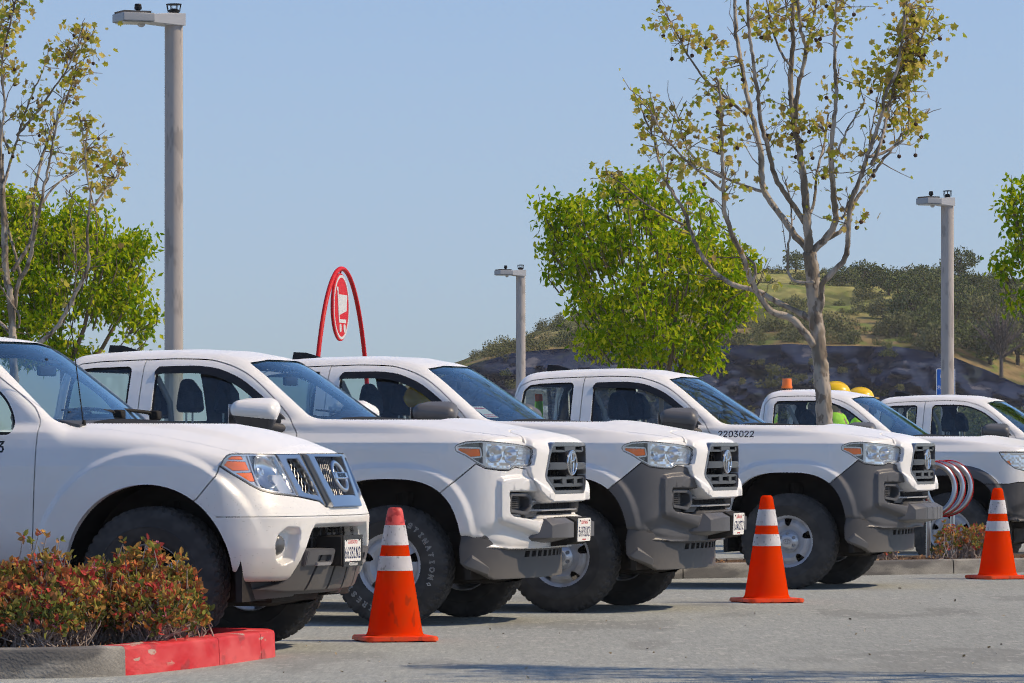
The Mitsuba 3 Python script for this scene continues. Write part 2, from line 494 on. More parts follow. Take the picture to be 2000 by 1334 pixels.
rng = np.random.default_rng(5)
pts = []
while len(pts) < 900:
    q = rng.uniform([-3.4, 24.2], [-1.3, 26.8])
    if inner.contains(Point(*q)):
        pts.append([q[0], q[1], .125])
pts += [[*(k0 + ku * rng.uniform(0, 9) + kn * rng.uniform(.2, .9)), .13] for _ in range(700)]
v, f, who = leaf_cards(np.array(pts), rng.uniform(.02, .045, len(pts)), rng, up=(0, 0, .1), spread=.6)
pal = np.array([(.28, .14, .06), (.36, .20, .09), (.20, .10, .05), (.42, .27, .14), (.14, .08, .05)])
solo('leaf_litter', mikit.ply(tm(v, f), 'leaf_litter', color=pal[rng.integers(0, 5, len(pts))][who]), 'dry brown fallen leaves on the mulch beds', 'leaf litter', kind='stuff')
# bits on the asphalt
rng = np.random.default_rng(8)
pts = np.array([[*gpt(rng.uniform(150, 2000), rng.uniform(1140, 1334)), .004] for _ in range(110)])
v, f, who = leaf_cards(pts, rng.uniform(.008, .03, 110), rng, up=(0, 0, 0), spread=.5)
solo('debris', mikit.ply(tm(v, f), 'leaf_litter', color=np.array([(.30, .22, .12), (.12, .10, .08), (.45, .40, .32)])[rng.integers(0, 3, 110)][who]), 'small leaves and grit scattered over the asphalt', 'debris', kind='stuff')
# ------------------------------------------------------------------ the hill with its quarried face, and the oaks on it
def grass(p, n, uv):
    a = fbm(p.x * .06, p.y * .035, 2, 4)
    b = fbm(p.x * .55, p.y * .30, p.z * .4, 4)
    c = mix((.115, .155, .036), (.26, .245, .090), smoothstep(.38, .62, a * .5 + b * .5))
    c = mix(c, (.20, .135, .075), .8 * smoothstep(19.0, 13.0, p.z + 6 * (a - .5)) * smoothstep(.35, .6, b + .1))
    c = c * (.75 + .5 * noise(p.x * 1.6, p.y * .9, p.z))
    return mix(c, (.05, .065, .022), .75 * smoothstep(.54, .66, fbm(p.x * .14, p.y * .10, 7, 4)))


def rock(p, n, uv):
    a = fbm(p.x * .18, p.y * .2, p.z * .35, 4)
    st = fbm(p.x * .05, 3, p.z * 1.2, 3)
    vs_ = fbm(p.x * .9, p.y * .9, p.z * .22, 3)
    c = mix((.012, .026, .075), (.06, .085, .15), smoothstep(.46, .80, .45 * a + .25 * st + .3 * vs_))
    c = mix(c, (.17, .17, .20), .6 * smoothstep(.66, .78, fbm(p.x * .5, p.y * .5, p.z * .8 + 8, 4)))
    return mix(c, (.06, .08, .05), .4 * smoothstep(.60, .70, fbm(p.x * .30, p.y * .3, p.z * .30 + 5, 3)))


bsdf('hill_grass', P(mikit.proc(grass), .95, spec=.1))
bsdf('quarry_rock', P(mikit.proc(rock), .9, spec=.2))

YC, YT = 520.0, 640.0                       # distance of the quarry face and of the crest
cx = np.array([-60, 700, 905, 940, 1000, 1060, 1150, 1300, 1440, 1480, 1560, 1640, 1760, 1850, 1930, 2000, 2200, 2600, 3200.])
crest = np.array([872, 800, 712, 694, 668, 640, 606, 566, 536, 521, 524, 529, 529, 533, 534, 541, 556, 590, 640.])
rim = np.array([868, 800, 716, 702, 686, 680, 677, 674, 673, 673, 673, 673, 674, 690, 720, 750, 790, 830, 850.])
foot = np.full(len(cx), 872.)
U = np.linspace(-60, 3200, 420)
zc, zr = [np.interp(U, cx, (H_PX - a) / F_PX) for a in (crest, rim)]
Xr, Zr = (U - 1000) / F_PX * YC, np.maximum(EYE + zr * YC, 0)
Xc, Zc = (U - 1000) / F_PX * YT, np.maximum(EYE + zc * YT, .2)
rows = []
for t in np.linspace(0, 1, 46):
    x = Xr + (Xc - Xr) * t
    y = YC + 7 + (YT - YC) * t + 0 * U
    z = Zr + (Zc - Zr) * (t ** .85)
    nz = (meshkit.fbm(np.c_[x * .03, y * .03, 0 * x], 4) - .5) * 5.0 * math.sin(math.pi * min(t * 1.05, 1)) + (meshkit.fbm(np.c_[x * .2, y * .2, 0 * x], 3, 7) - .5) * .7
    rows.append(np.stack([x, y, z + nz * np.minimum(Zr / 10, 1)], 1))
for t in (1.15, 1.6, 3.0):
    rows.append(np.stack([Xc * min(t, 1.9), YT + 160 * (t - 1) + 0 * U, Zc * (1.10 - .1 * t) - (t - 1) * 5], 1))
G = np.array(rows)
structure('hill', mikit.ply(grid_mesh(G[..., 0], G[..., 1], G[..., 2]), 'hill_grass', smooth=True), 'green and straw grass hill rising behind the parking lot', 'hill')
fr = []
for t in np.linspace(0, 1, 40):
    z = Zr * t
    y = YC + 7 * t ** 1.2
    p = np.c_[Xr * .16, 0 * Xr, z * .22]
    d = (meshkit.fbm(p, 4, 3) - .5) * 8 + (meshkit.fbm(p * 4, 3, 5) - .5) * 4.5 + (meshkit.fbm(p * 13, 2, 6) - .5) * 1.2
    fr.append(np.stack([Xr + .3 * d, YC + 7 * t + d * (1 - t ** 6) + 0 * U, z], 1))
G2 = np.array(fr)
G2[-1] = G[0]
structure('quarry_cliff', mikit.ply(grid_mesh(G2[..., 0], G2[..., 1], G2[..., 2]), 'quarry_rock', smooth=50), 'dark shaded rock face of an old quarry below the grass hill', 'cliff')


def hill_at(px, t):
    """Point on the hill: picture column at the rim, t from the rim (0) to the crest (1)."""
    i = np.interp(px, U, np.arange(len(U)))
    k = t * 45
    a, b = int(k), min(int(k) + 1, 45)
    p = [np.array([np.interp(i, np.arange(len(U)), G[r][:, c]) for c in range(3)]) for r in (a, b)]
    return p[0] + (p[1] - p[0]) * (k - a)


for nm, cols in (('oak_leaf', ((.055, .080, .026), (.160, .190, .065))), ('oak_leaf_pale', ((.10, .115, .045), (.24, .24, .105))), ('bare_twig', ((.085, .072, .070), (.14, .12, .115)))):
    bsdf(nm, P(mikit.proc(lambda p, n, uv, c=cols: mix(c[0], c[1], fbm(p.x * .55, p.y * .55, p.z * .55, 2))), .85, spec=.15))
bsdf('scrub_leaf', P(mikit.proc(lambda p, n, uv: mix((.10, .12, .04), (.21, .20, .085), fbm(p.x * .55, p.y * .55, p.z * .55, 2))), .9, spec=.1))
bsdf('oak_bark', P((.05, .042, .035), .9))


def oak_mesh(seed, squat=1.0, leaves=1500):
    """A rounded oak crown about 8 m across: clumps of leaf sprays on limbs."""
    r = np.random.default_rng(seed)
    n = 34
    c = r.normal(size=(n, 3))
    c /= np.linalg.norm(c, axis=1, keepdims=True)
    c *= r.uniform(.45, 1, (n, 1)) ** .5
    c = c * [3.3, 3.3, 2.4 * squat] + [0, 0, 3.6 * squat]
    c = c[c[:, 2] > 1.1]
    k = r.integers(0, len(c), leaves)
    q = r.normal(size=(leaves, 3))
    q = q / np.linalg.norm(q, axis=1, keepdims=True) * r.uniform(.75, 1.05, (leaves, 1))
    p = c[k] + q * r.uniform(.8, 1.35, len(c))[k][:, None] * [1, 1, .75]
    v, f, _ = leaf_cards(p, r.uniform(.35, .75, leaves), r, up=(0, 0, .2), shape='card')
    tr = join([tube([(0, 0, -1.2), (.1, 0, 1.0), (.2, .1, 2.4)], [.34, .28, .2], 7)] + [tube([(.1, 0, .9 + .1 * i), *(np.array([.1, 0, 1]) + (c[i] - [.1, 0, 1]) * t for t in (.5, .9))], [.16, .1, .04], 5) for i in range(0, len(c), 3)])
    return tm(v, f), tr


def bush_mesh(seed, leaves=420):
    r = np.random.default_rng(seed)
    c = r.normal(size=(7, 3)) * [1.0, 1.0, .35] + [0, 0, .75]
    k = r.integers(0, 7, leaves)
    q = r.normal(size=(leaves, 3))
    p = c[k] + q / np.linalg.norm(q, axis=1, keepdims=True) * r.uniform(.5, .9, (leaves, 1))
    p[:, 2] = np.maximum(p[:, 2], 0)
    v, f, _ = leaf_cards(p, r.uniform(.25, .5, leaves), r, up=(0, 0, .3), shape='card')
    return tm(v, f)


OAK = []
for s in range(4):
    cr, tr = oak_mesh(20 + s, (1, .85, 1.1, .75)[s])
    OAK.append((mikit.ply(cr, 'oak_leaf'), mikit.ply(cr, 'oak_leaf_pale'), mikit.ply(tr, 'oak_bark', smooth=True)))
BUSH = [mikit.ply(bush_mesh(40 + s), ('oak_leaf', 'scrub_leaf', 'scrub_leaf', 'oak_leaf_pale')[s]) for s in range(4)]
rng = np.random.default_rng(11)


def oak(base, size, pale, label, group=None):
    t = thing('oak_tree', label, 'tree', group)
    o = OAK[rng.integers(0, 4)]
    M = place(base[0], base[1], base[2] - .2, rng.uniform(0, 360), size)
    put(t, 'crown', moved(o[1 if pale else 0], M))
    put(t, 'trunk', moved(o[2], M))


lab = 'dark round oak on the right-hand slope of the hill'
spots = [(1652, .70, .62, 0, 'dark lone oak on the grass, farthest out along the hilltop row'), (1700, .74, .70, 0, 'dark oak second in the hilltop row, casting a shadow down the grass'), (1560, .93, .42, 0, 'small dark bush-like oak near the hilltop behind the bare tree'),
         (1885, .93, .62, 0, 'round oak breaking the skyline beside the far lamp post'), (1745, .56, .6, 0, None), (1790, .60, .6, 1, None), (1815, .66, .55, 0, None), (1775, .38, .7, 0, None), (1815, .50, .7, 0, None), (1850, .58, .6, 1, None), (1905, .56, .6, 0, None), (1950, .62, .5, 0, None), (1985, .66, .5, 0, None),
         (1790, .20, .7, 0, None), (1835, .28, .75, 1, None), (1880, .36, .75, 0, None), (1930, .42, .7, 0, None), (1975, .44, .7, 1, None), (2020, .50, .7, 0, None), (1760, .06, .6, 1, None), (1815, .08, .7, 0, None), (1865, .14, .75, 0, None), (1915, .20, .8, 1, None), (1965, .25, .8, 0, None), (2010, .30, .8, 0, None), (1895, .48, .65, 1, None),
         (1840, .0, .7, 1, None), (1945, .04, .8, 0, None), (2000, .10, .8, 1, None), (2050, .2, .8, 0, None), (2060, .40, .7, 0, None), (1735, .28, .55, 1, None), (1860, .02, .75, 0, None), (1925, .08, .75, 1, None), (1980, .15, .75, 0, None)]
for px, t, s, pale, l in spots:
    oak(hill_at(px, t), s * rng.uniform(.92, 1.1), pale, l or ('pale grey-green oak in the thicket on the hillside' if pale else 'dark green oak in the thicket on the hillside'), None if l else ('pale oaks in the hillside thicket' if pale else 'dark oaks in the hillside thicket'))
for i in range(26):                         # trees at the foot of the slope, before the quarry face
    px, d = rng.uniform(1730, 2080), rng.uniform(15, 70)
    y = YC - d
    pale = i % 3 == 0
    oak(np.array([(px - 1000) / F_PX * y, y, 0]), rng.uniform(.6, .85), pale, 'pale grey-green oak at the foot of the hill' if pale else 'dark green oak at the foot of the hill', 'pale oaks at the foot of the hill' if pale else 'dark oaks at the foot of the hill')
# a bare grey tree on the slope
bt = thing('bare_tree', 'leafless grey-pink tree among the oaks on the hillside', 'tree')
b0 = hill_at(1943, .03) + [0, -14, -.5]
r_ = np.random.default_rng(3)
tw = []
for i in range(90):
    a, e = r_.uniform(0, 6.28), r_.uniform(.5, 1.4)
    d = np.array([math.cos(a) * math.cos(e), math.sin(a) * math.cos(e), math.sin(e)])
    s0 = np.array([0, 0, r_.uniform(.8, 2.5)])
    tw.append(tube([s0, s0 + d * 2.2 + r_.normal(size=3) * .2, s0 + d * r_.uniform(3.2, 4.6) + r_.normal(size=3) * .4], [.09, .06, .03], 4))
put(bt, 'crown', moved(mikit.ply(join(tw), 'bare_twig', smooth=True), place(*b0, 0, 1.0)))
put(bt, 'trunk', moved(mikit.ply(tube([(0, 0, -1), (0, 0, 2.6)], [.25, .16], 6), 'bare_twig', smooth=True), place(*b0, 0, 1.0)))
# scrub that nobody could count, along the rim and over the rock
k = 0
for i in range(330):
    u = rng.uniform(0, 1)
    if u < .34:
        px, t = rng.uniform(960, 1800), abs(rng.normal(0, .10))
        b = hill_at(px, min(t, 1)); s = rng.uniform(.4, .9)
    elif u < .46:
        px = rng.uniform(940, 1780)
        i_ = int(np.interp(px, U, np.arange(len(U)))); r2 = rng.integers(2, 38)
        b = G2[r2, i_] + [0, -.5, 0]; s = rng.uniform(.3, .7)
    else:
        px, t = rng.uniform(905, 2050), rng.uniform(.2, 1)
        b = hill_at(px, t); s = rng.uniform(.35, .8)
    M = place(b[0], b[1], b[2] - .15, rng.uniform(0, 360), s)
    scene['hillside_scrub__%03d' % (i + 1)] = moved(BUSH[rng.integers(0, 4)], M)
labels['hillside_scrub'] = {'label': 'low scrub scattered over the hill and the quarry face', 'category': 'scrub', 'kind': 'stuff'}
# ------------------------------------------------------------------ plane trees (pruned, half in leaf) and small leafy trees
def bark(p, n, uv):
    a = fbm(p.x * 9, p.y * 9, p.z * 3.5, 4)
    c = mix((.21, .175, .135), (.44, .385, .32), smoothstep(.40, .56, a))
    return mix(c, (.10, .078, .06), .7 * smoothstep(.58, .68, fbm(p.x * 22, p.y * 22, p.z * 10 + 4, 3)))


scene['plane_bark'] = {'type': 'twosided', 'bsdf': {'type': 'bumpmap', 'arbitrary': mikit.proc(lambda p, n, uv: .02 * fbm(p.x * 30, p.y * 30, p.z * 12, 3), 3e-3), 'bsdf': P(mikit.proc(bark), .9, spec=.2)}}
bsdf('twig_bark', P((.20, .15, .115), .9, spec=.2))
bsdf('seed_brown', P((.075, .042, .028), .9))
VC = {'type': 'mesh_attribute', 'name': 'vertex_color'}
scene['leaf_thin'] = {'type': 'principledthin', 'base_color': VC, 'roughness': .45, 'diff_trans': 1.0, 'spec_trans': 0.0, 'eta': 1.4}
scene['leaf_waxy'] = {'type': 'principledthin', 'base_color': VC, 'roughness': .28, 'diff_trans': .45, 'spec_trans': 0.0, 'eta': 1.5}
PLANE_PAL = np.array([(.52, .50, .055), (.62, .54, .09), (.38, .43, .05), (.68, .57, .17), (.60, .43, .14), (.44, .31, .11)])


def plane_tree(label, Y, limbs, leafy, seed, twigs=1.0, leaf=(.045, .085), shift=(0, 0)):
    """limbs: (pixels of a limb's line in the photograph, radius at its ends in pixels, depth lean in metres). leafy: (px, py, radius px, leaves) of dense sprays."""
    r = np.random.default_rng(seed)
    tk = thing('plane_tree', label, 'tree')
    sc_ = Y / F_PX
    P_, tw, leaves, seeds = [], [], [], []
    for i, (pts, (r0, r1), lean, d0) in enumerate(limbs):
        p = np.array(pts, float)
        t = np.r_[0, np.cumsum(np.hypot(*np.diff(p, axis=0).T))]
        q = np.linspace(0, t[-1], max(6, int(t[-1] / 9)))
        f_ = [PchipInterpolator(t, p[:, k])(q) for k in (0, 1)]
        u = q / t[-1]
        dep = Y + d0 + lean * u + .05 * np.sin(u * 9 + i)
        w = np.array([at(a, b, Y) for a, b in zip(*f_)])
        w[:, 1] = dep
        w[:, :1] += r.normal(size=(len(q), 1)) * .004
        rad = (r0 + (r1 - r0) * u ** .8) * sc_ * (1 if i == 0 else .84)
        rad = rad * (1 + .06 * r.normal(size=len(q)))
        put(tk, 'trunk' if i == 0 else 'limb', mikit.ply(tube(w, rad, 12 if i == 0 else 8), 'plane_bark', smooth=True))
        P_.append((w, rad, t[-1]))
        if i == 0:
            continue
        n = int(t[-1] / 25 * twigs)
        for _ in range(n):
            k = r.integers(int(len(w) * .25), len(w))
            if rad[k] / sc_ > 7:
                continue
            dirn = w[min(k + 1, len(w) - 1)] - w[k - 1]
            dirn /= np.linalg.norm(dirn)
            d = dirn * .7 + r.normal(size=3) * .6
            d /= np.linalg.norm(d)
            L = r.uniform(.08, .42) * sc_ * 200
            pts_ = [w[k] + d * L * s + r.normal(size=3) * .02 * s for s in (0, .35, .7, 1)]
            tw.append(tube(pts_, np.array([.0050, .004, .003, .002]) * sc_ * 230, 4, False))
            if r.uniform() < .45:
                for s in (2, 3):
                    leaves += [pts_[s] + r.normal(size=3) * .035 for _ in range(r.integers(1, 3))]
            if r.uniform() < .07:
                seeds.append(pts_[3] - [0, 0, r.uniform(.05, .14)])
    allw = np.vstack([w for w, _, _ in P_[1:]])
    for (x, y, R, n) in leafy:
        c0 = at(x, y, Y)
        near = allw[np.hypot(allw[:, 0] - c0[0], allw[:, 2] - c0[2]) < R * sc_ * 1.6]
        yc = near[:, 1].mean() if len(near) else Y
        kc = max(3, int(n / 7))
        cl = c0 + np.c_[r.normal(size=(kc, 2)) * R * sc_ * .55, np.zeros(kc)][:, [0, 2, 1]]
        cl[:, 1] = yc + r.normal(size=kc) * R * sc_ * .45
        for c in cl:
            if len(near):
                b = near[np.argmin(((near - c) ** 2).sum(1))]
                tw.append(tube([b, (b + c) / 2 + r.normal(size=3) * .03 + [0, 0, .03], c], np.array([.005, .0038, .0025]) * sc_ * 230, 4, False))
            leaves += [c + r.normal(size=3) * [.075, .075, .06] for _ in range(r.integers(4, 10))]
            if r.uniform() < .17:
                seeds.append(c + r.normal(size=3) * .05 - [0, 0, .08])
    L_ = np.array(leaves)
    sz = r.uniform(*leaf, len(L_)) * np.where(r.uniform(size=len(L_)) < .4, .6, 1)
    v, f, who = leaf_cards(L_, sz, r, up=(0, 0, -.1), shape='lobed', spread=1)
    col = PLANE_PAL[r.choice(6, len(L_), p=[.24, .24, .16, .16, .12, .08])] * r.uniform(.8, 1.15, (len(L_), 1))
    k = put(tk, 'foliage', mikit.ply(tm(v, f), 'leaf_thin', color=col[who]))
    labels[k] = {'label': 'young olive and yellow lobed leaves', 'kind': 'stuff'}
    k = put(tk, 'twigs', mikit.ply(join(tw), 'twig_bark', smooth=True))
    labels[k] = {'label': 'fine brown twigs', 'kind': 'stuff'}
    ball = trimesh.creation.icosphere(2, .018)
    sb = []
    for s in seeds:
        b = ball.copy()
        b.vertices *= 1 + .12 * r.normal(size=(len(b.vertices), 1))
        b.apply_translation(s)
        sb += [b, tube([s, s + [0, 0, .10]], .0016, 3, False)]
    k = put(tk, 'seed_balls', mikit.ply(join(sb), 'seed_brown', smooth=True))
    labels[k] = {'label': 'round brown hanging seed balls', 'kind': 'stuff'}
    return tk


RIGHT = [
    ([(1613, 1090), (1612, 900), (1611, 830), (1608, 790), (1603, 720), (1597, 650), (1592, 600), (1588, 545), (1581, 492)], (19, 13), 0, 0),
    ([(1580, 500), (1576, 485), (1552, 455), (1531, 425), (1507, 390), (1493, 365), (1490, 330), (1490, 300), (1478, 240), (1467, 187), (1460, 150), (1452, 94), (1445, 37), (1443, -60)], (9, 3.5), .9, 0),
    ([(1579, 440), (1566, 425), (1538, 386), (1512, 348), (1497, 292), (1482, 240), (1475, 180), (1463, 105), (1456, 49), (1452, -70)], (7, 3), -.7, 0),
    ([(1582, 500), (1576, 431), (1570, 356), (1561, 285), (1550, 225), (1546, 150), (1550, 75), (1546, -60)], (11, 3.5), .2, 0),
    ([(1553, 230), (1557, 190), (1561, 161), (1574, 101), (1561, 56), (1553, -50)], (6, 3), -.4, .1),
    ([(1574, 104), (1589, 45), (1606, -60)], (4, 2), .4, 0),
    ([(1577, 434), (1595, 375), (1598, 337), (1617, 270), (1625, 215)], (4.5, 2), .6, 0),
    ([(1582, 498), (1600, 478), (1613, 465), (1632, 431), (1625, 367), (1619, 300), (1626, 225), (1628, 172), (1625, 94), (1630, -30)], (9, 2.5), -.5, 0),
    ([(1606, 470), (1647, 446), (1670, 397), (1703, 348), (1726, 315), (1756, 277), (1771, 255), (1800, 232), (1828, 203)], (6, 1.6), .7, 0),
    ([(1600, 610), (1603, 588), (1607, 554), (1624, 533), (1648, 505), (1653, 461), (1656, 412), (1670, 367), (1692, 300), (1711, 243), (1726, 180), (1741, 150), (1752, 75), (1762, -50)], (8, 2), -.8, 0),
    ([(1692, 330), (1707, 300), (1718, 265), (1733, 206), (1745, 157), (1790, 90), (1812, 20)], (4.5, 2), .3, -.5),
    ([(1690, 312), (1733, 296), (1774, 251), (1775, 187), (1790, 140)], (4, 1.8), .6, -.4),
    ([(1590, 675), (1565, 643), (1538, 619), (1510, 612), (1479, 574), (1465, 552), (1445, 500), (1421, 450), (1408, 405), (1406, 350), (1404, 318), (1402, 225), (1392, 165)], (10, 2.5), -.9, 0),
    ([(1594, 628), (1552, 605), (1514, 585), (1479, 566), (1434, 554), (1400, 530), (1373, 496), (1355, 453), (1340, 407), (1312, 361), (1295, 315), (1280, 255), (1261, 210), (1254, 172)], (8, 1.8), .9, 0),
    ([(1343, 434), (1297, 410), (1260, 385), (1220, 348), (1192, 330)], (3.5, 1.5), .4, .6),
    ([(1466, 556), (1472, 526), (1450, 500), (1428, 472), (1421, 455)], (4, 2), .2, -.4),
    ([(1403, 378), (1362, 345), (1329, 318), (1291, 277), (1262, 222)], (3.5, 1.5), -.4, -.6),
    ([(1490, 371), (1426, 345), (1377, 318), (1347, 285), (1329, 225), (1321, 187)], (3.5, 1.4), .4, .3),
    ([(1464, 217), (1422, 176), (1385, 142), (1351, 94), (1329, 45), (1308, 5)], (4, 1.6), .5, .6),
    ([(1590, 552), (1570, 552), (1548, 547), (1538, 519), (1541, 468), (1548, 426), (1540, 362)], (4, 1.4), .3, -.1),
    ([(1641, 430), (1665, 370), (1690, 315), (1700, 260), (1712, 190)], (3, 1.4), .3, -.3),
    ([(1633, 300), (1655, 250), (1680, 215), (1690, 190)], (2.6, 1.2), .3, -.3),
    ([(1550, 135), (1520, 80), (1508, 20), (1500, -40)], (3.2, 1.8), .5, .1),
    ([(1556, 60), (1540, 30), (1525, -40)], (2.6, 1.5), -.3, .1),
]
RLEAF = [(1765, 60, 34, 150), (1770, 110, 36, 190), (1755, 160, 34, 170), (1790, 120, 24, 90), (1745, 200, 26, 90), (1795, 50, 22, 50), (1725, 250, 20, 40), (1785, 245, 18, 50), (1780, 30, 26, 50), (1715, 115, 16, 28),
         (1560, 240, 26, 90), (1595, 235, 20, 50), (1530, 250, 20, 40), (1545, 275, 14, 20), (1520, 200, 18, 22), (1500, 60, 26, 50), (1515, 20, 24, 45), (1480, 30, 20, 40), (1600, 40, 26, 60), (1625, 15, 20, 40), (1640, 50, 20, 34), (1545, 20, 22, 40), (1600, 80, 20, 34),
         (1310, 25, 18, 40), (1350, 55, 20, 40), (1375, 75, 16, 30), (1395, 100, 18, 34), (1430, 110, 20, 34), (1300, 45, 12, 16), (1400, 170, 26, 60), (1405, 215, 24, 50), (1395, 270, 24, 50), (1330, 260, 26, 50), (1290, 220, 18, 36), (1300, 270, 22, 40), (1360, 230, 20, 34), (1345, 320, 22, 40), (1300, 320, 22, 40), (1265, 290, 16, 26), (1420, 320, 16, 26), (1430, 270, 16, 26), (1340, 340, 18, 34), (1205, 340, 18, 60), (1265, 190, 10, 14), (1425, 380, 12, 14),
         (1650, 410, 16, 24), (1600, 330, 14, 20), (1665, 290, 14, 18), (1660, 130, 18, 24), (1480, 150, 16, 20), (1690, 155, 12, 12), (1255, 240, 14, 20), (1680, 425, 8, 6), (1620, 180, 14, 14)]
right_tree = plane_tree('tall half-leafed plane tree with forked bare limbs behind the third pickup bonnet', 43.7, RIGHT, RLEAF, 4)
LEFT = [
    ([(34, 1000), (30, 800), (27, 700), (25, 640), (24, 612), (20, 573), (12, 534), (8, 455), (4, 376), (2, 300)], (11, 5), 0, 0),
    ([(27, 600), (29, 583), (39, 547), (52, 528), (63, 497), (79, 429), (87, 397), (102, 324), (117, 255), (129, 216), (137, 190)], (6, 1.8), -.6, 0),
    ([(22, 530), (42, 500), (60, 465), (66, 429), (63, 396), (75, 315), (93, 255), (111, 216), (129, 168), (150, 90), (176, 52)], (5, 1.8), .6, 0),
    ([(40, 546), (29, 502), (16, 465), (8, 430), (2, 380)], (4, 2), .3, .1),
    ([(3, 380), (21, 300), (30, 261), (45, 210), (60, 168), (81, 111)], (4, 1.3), .6, 0),
    ([(28, 262), (72, 213), (99, 177), (135, 132), (162, 60)], (3.4, 1.4), -.5, .3),
    ([(70, 700), (89, 673), (118, 646), (147, 599), (173, 549), (186, 518), (184, 468), (188, 423), (191, 389), (183, 345), (180, 300), (171, 240)], (6, 1.6), -.4, -.6),
    ([(189, 423), (210, 389), (234, 354), (252, 306)], (3, 1.3), .5, -.9),
    ([(88, 398), (120, 354), (159, 321), (171, 306)], (3, 1.4), .5, -.3),
    ([(24, 655), (8, 640), (-20, 610)], (5, 3), .2, 0),
    ([(34, 640), (40, 622), (22, 590), (2, 555), (-10, 520)], (3, 2), -.3, 0),
    ([(2, 330), (4, 260), (12, 200), (9, 140), (26, 60), (45, -20)], (4, 1.5), -.5, 0),
    ([(20, 300), (-10, 200), (-14, 120), (-6, 40), (0, -40)], (3.5, 1.5), .5, 0),
    ([(150, 600), (152, 560), (156, 520), (150, 470), (133, 372)], (1.8, .9), .2, -.5),
    ([(184, 430), (160, 400), (131, 368)], (1.6, .8), .3, -.8),
    ([(150, 595), (165, 560), (175, 530)], (1.8, .9), .3, -.6),
]
LLEAF = [(10, 40, 22, 60), (20, 75, 18, 44), (5, 100, 18, 44), (8, 150, 18, 40), (25, 130, 12, 20), (150, 70, 24, 70), (130, 100, 22, 60), (165, 55, 14, 30), (150, 130, 18, 44), (135, 160, 16, 36), (140, 185, 14, 24), (110, 110, 14, 24), (100, 140, 14, 22), (180, 110, 12, 16), (60, 230, 18, 40), (75, 250, 14, 24), (30, 220, 14, 24), (120, 225, 12, 16), (60, 20, 16, 30), (40, 10, 14, 26),
         (180, 265, 16, 44), (200, 300, 20, 60), (215, 330, 20, 54), (190, 320, 14, 30), (225, 360, 14, 28), (245, 310, 12, 22), (160, 305, 10, 16), (215, 380, 10, 14), (120, 330, 14, 24), (130, 320, 10, 12), (12, 285, 10, 12), (60, 405, 10, 12), (90, 275, 8, 8), (170, 245, 10, 22), (55, 170, 12, 20)]
left_tree = plane_tree('thin half-leafed plane tree above the nearest cab', 52.0, LEFT, LLEAF, 9, leaf=(.05, .095))


def shifted_copy(tk, new, dx, dy, rot, cx, cy):
    M = T().translate([dx, dy, 0]).translate([cx, cy, 0]).rotate([0, 0, 1], rot).translate([-cx, -cy, 0])
    for k in [k for k in scene if k.startswith(tk + '__')]:
        q = new + k[len(tk):]
        scene[q] = moved(scene[k], M)
        if k in labels:
            labels[q] = dict(labels[k])


# a plane tree outside the frame, whose shadow streaks the near asphalt
off = thing('plane_tree', 'plane tree standing off to the right, outside the view, its shadow on the near asphalt', 'tree')
p0 = at(1613, 1090, 43.7)
shifted_copy(right_tree, off, 5.0 - p0[0], 24.45 - 43.7, 140, p0[0], 43.7)

GREEN_PAL = np.array([(.40, .53, .012), (.52, .61, .020), (.20, .35, .012), (.66, .66, .035), (.27, .42, .012)])


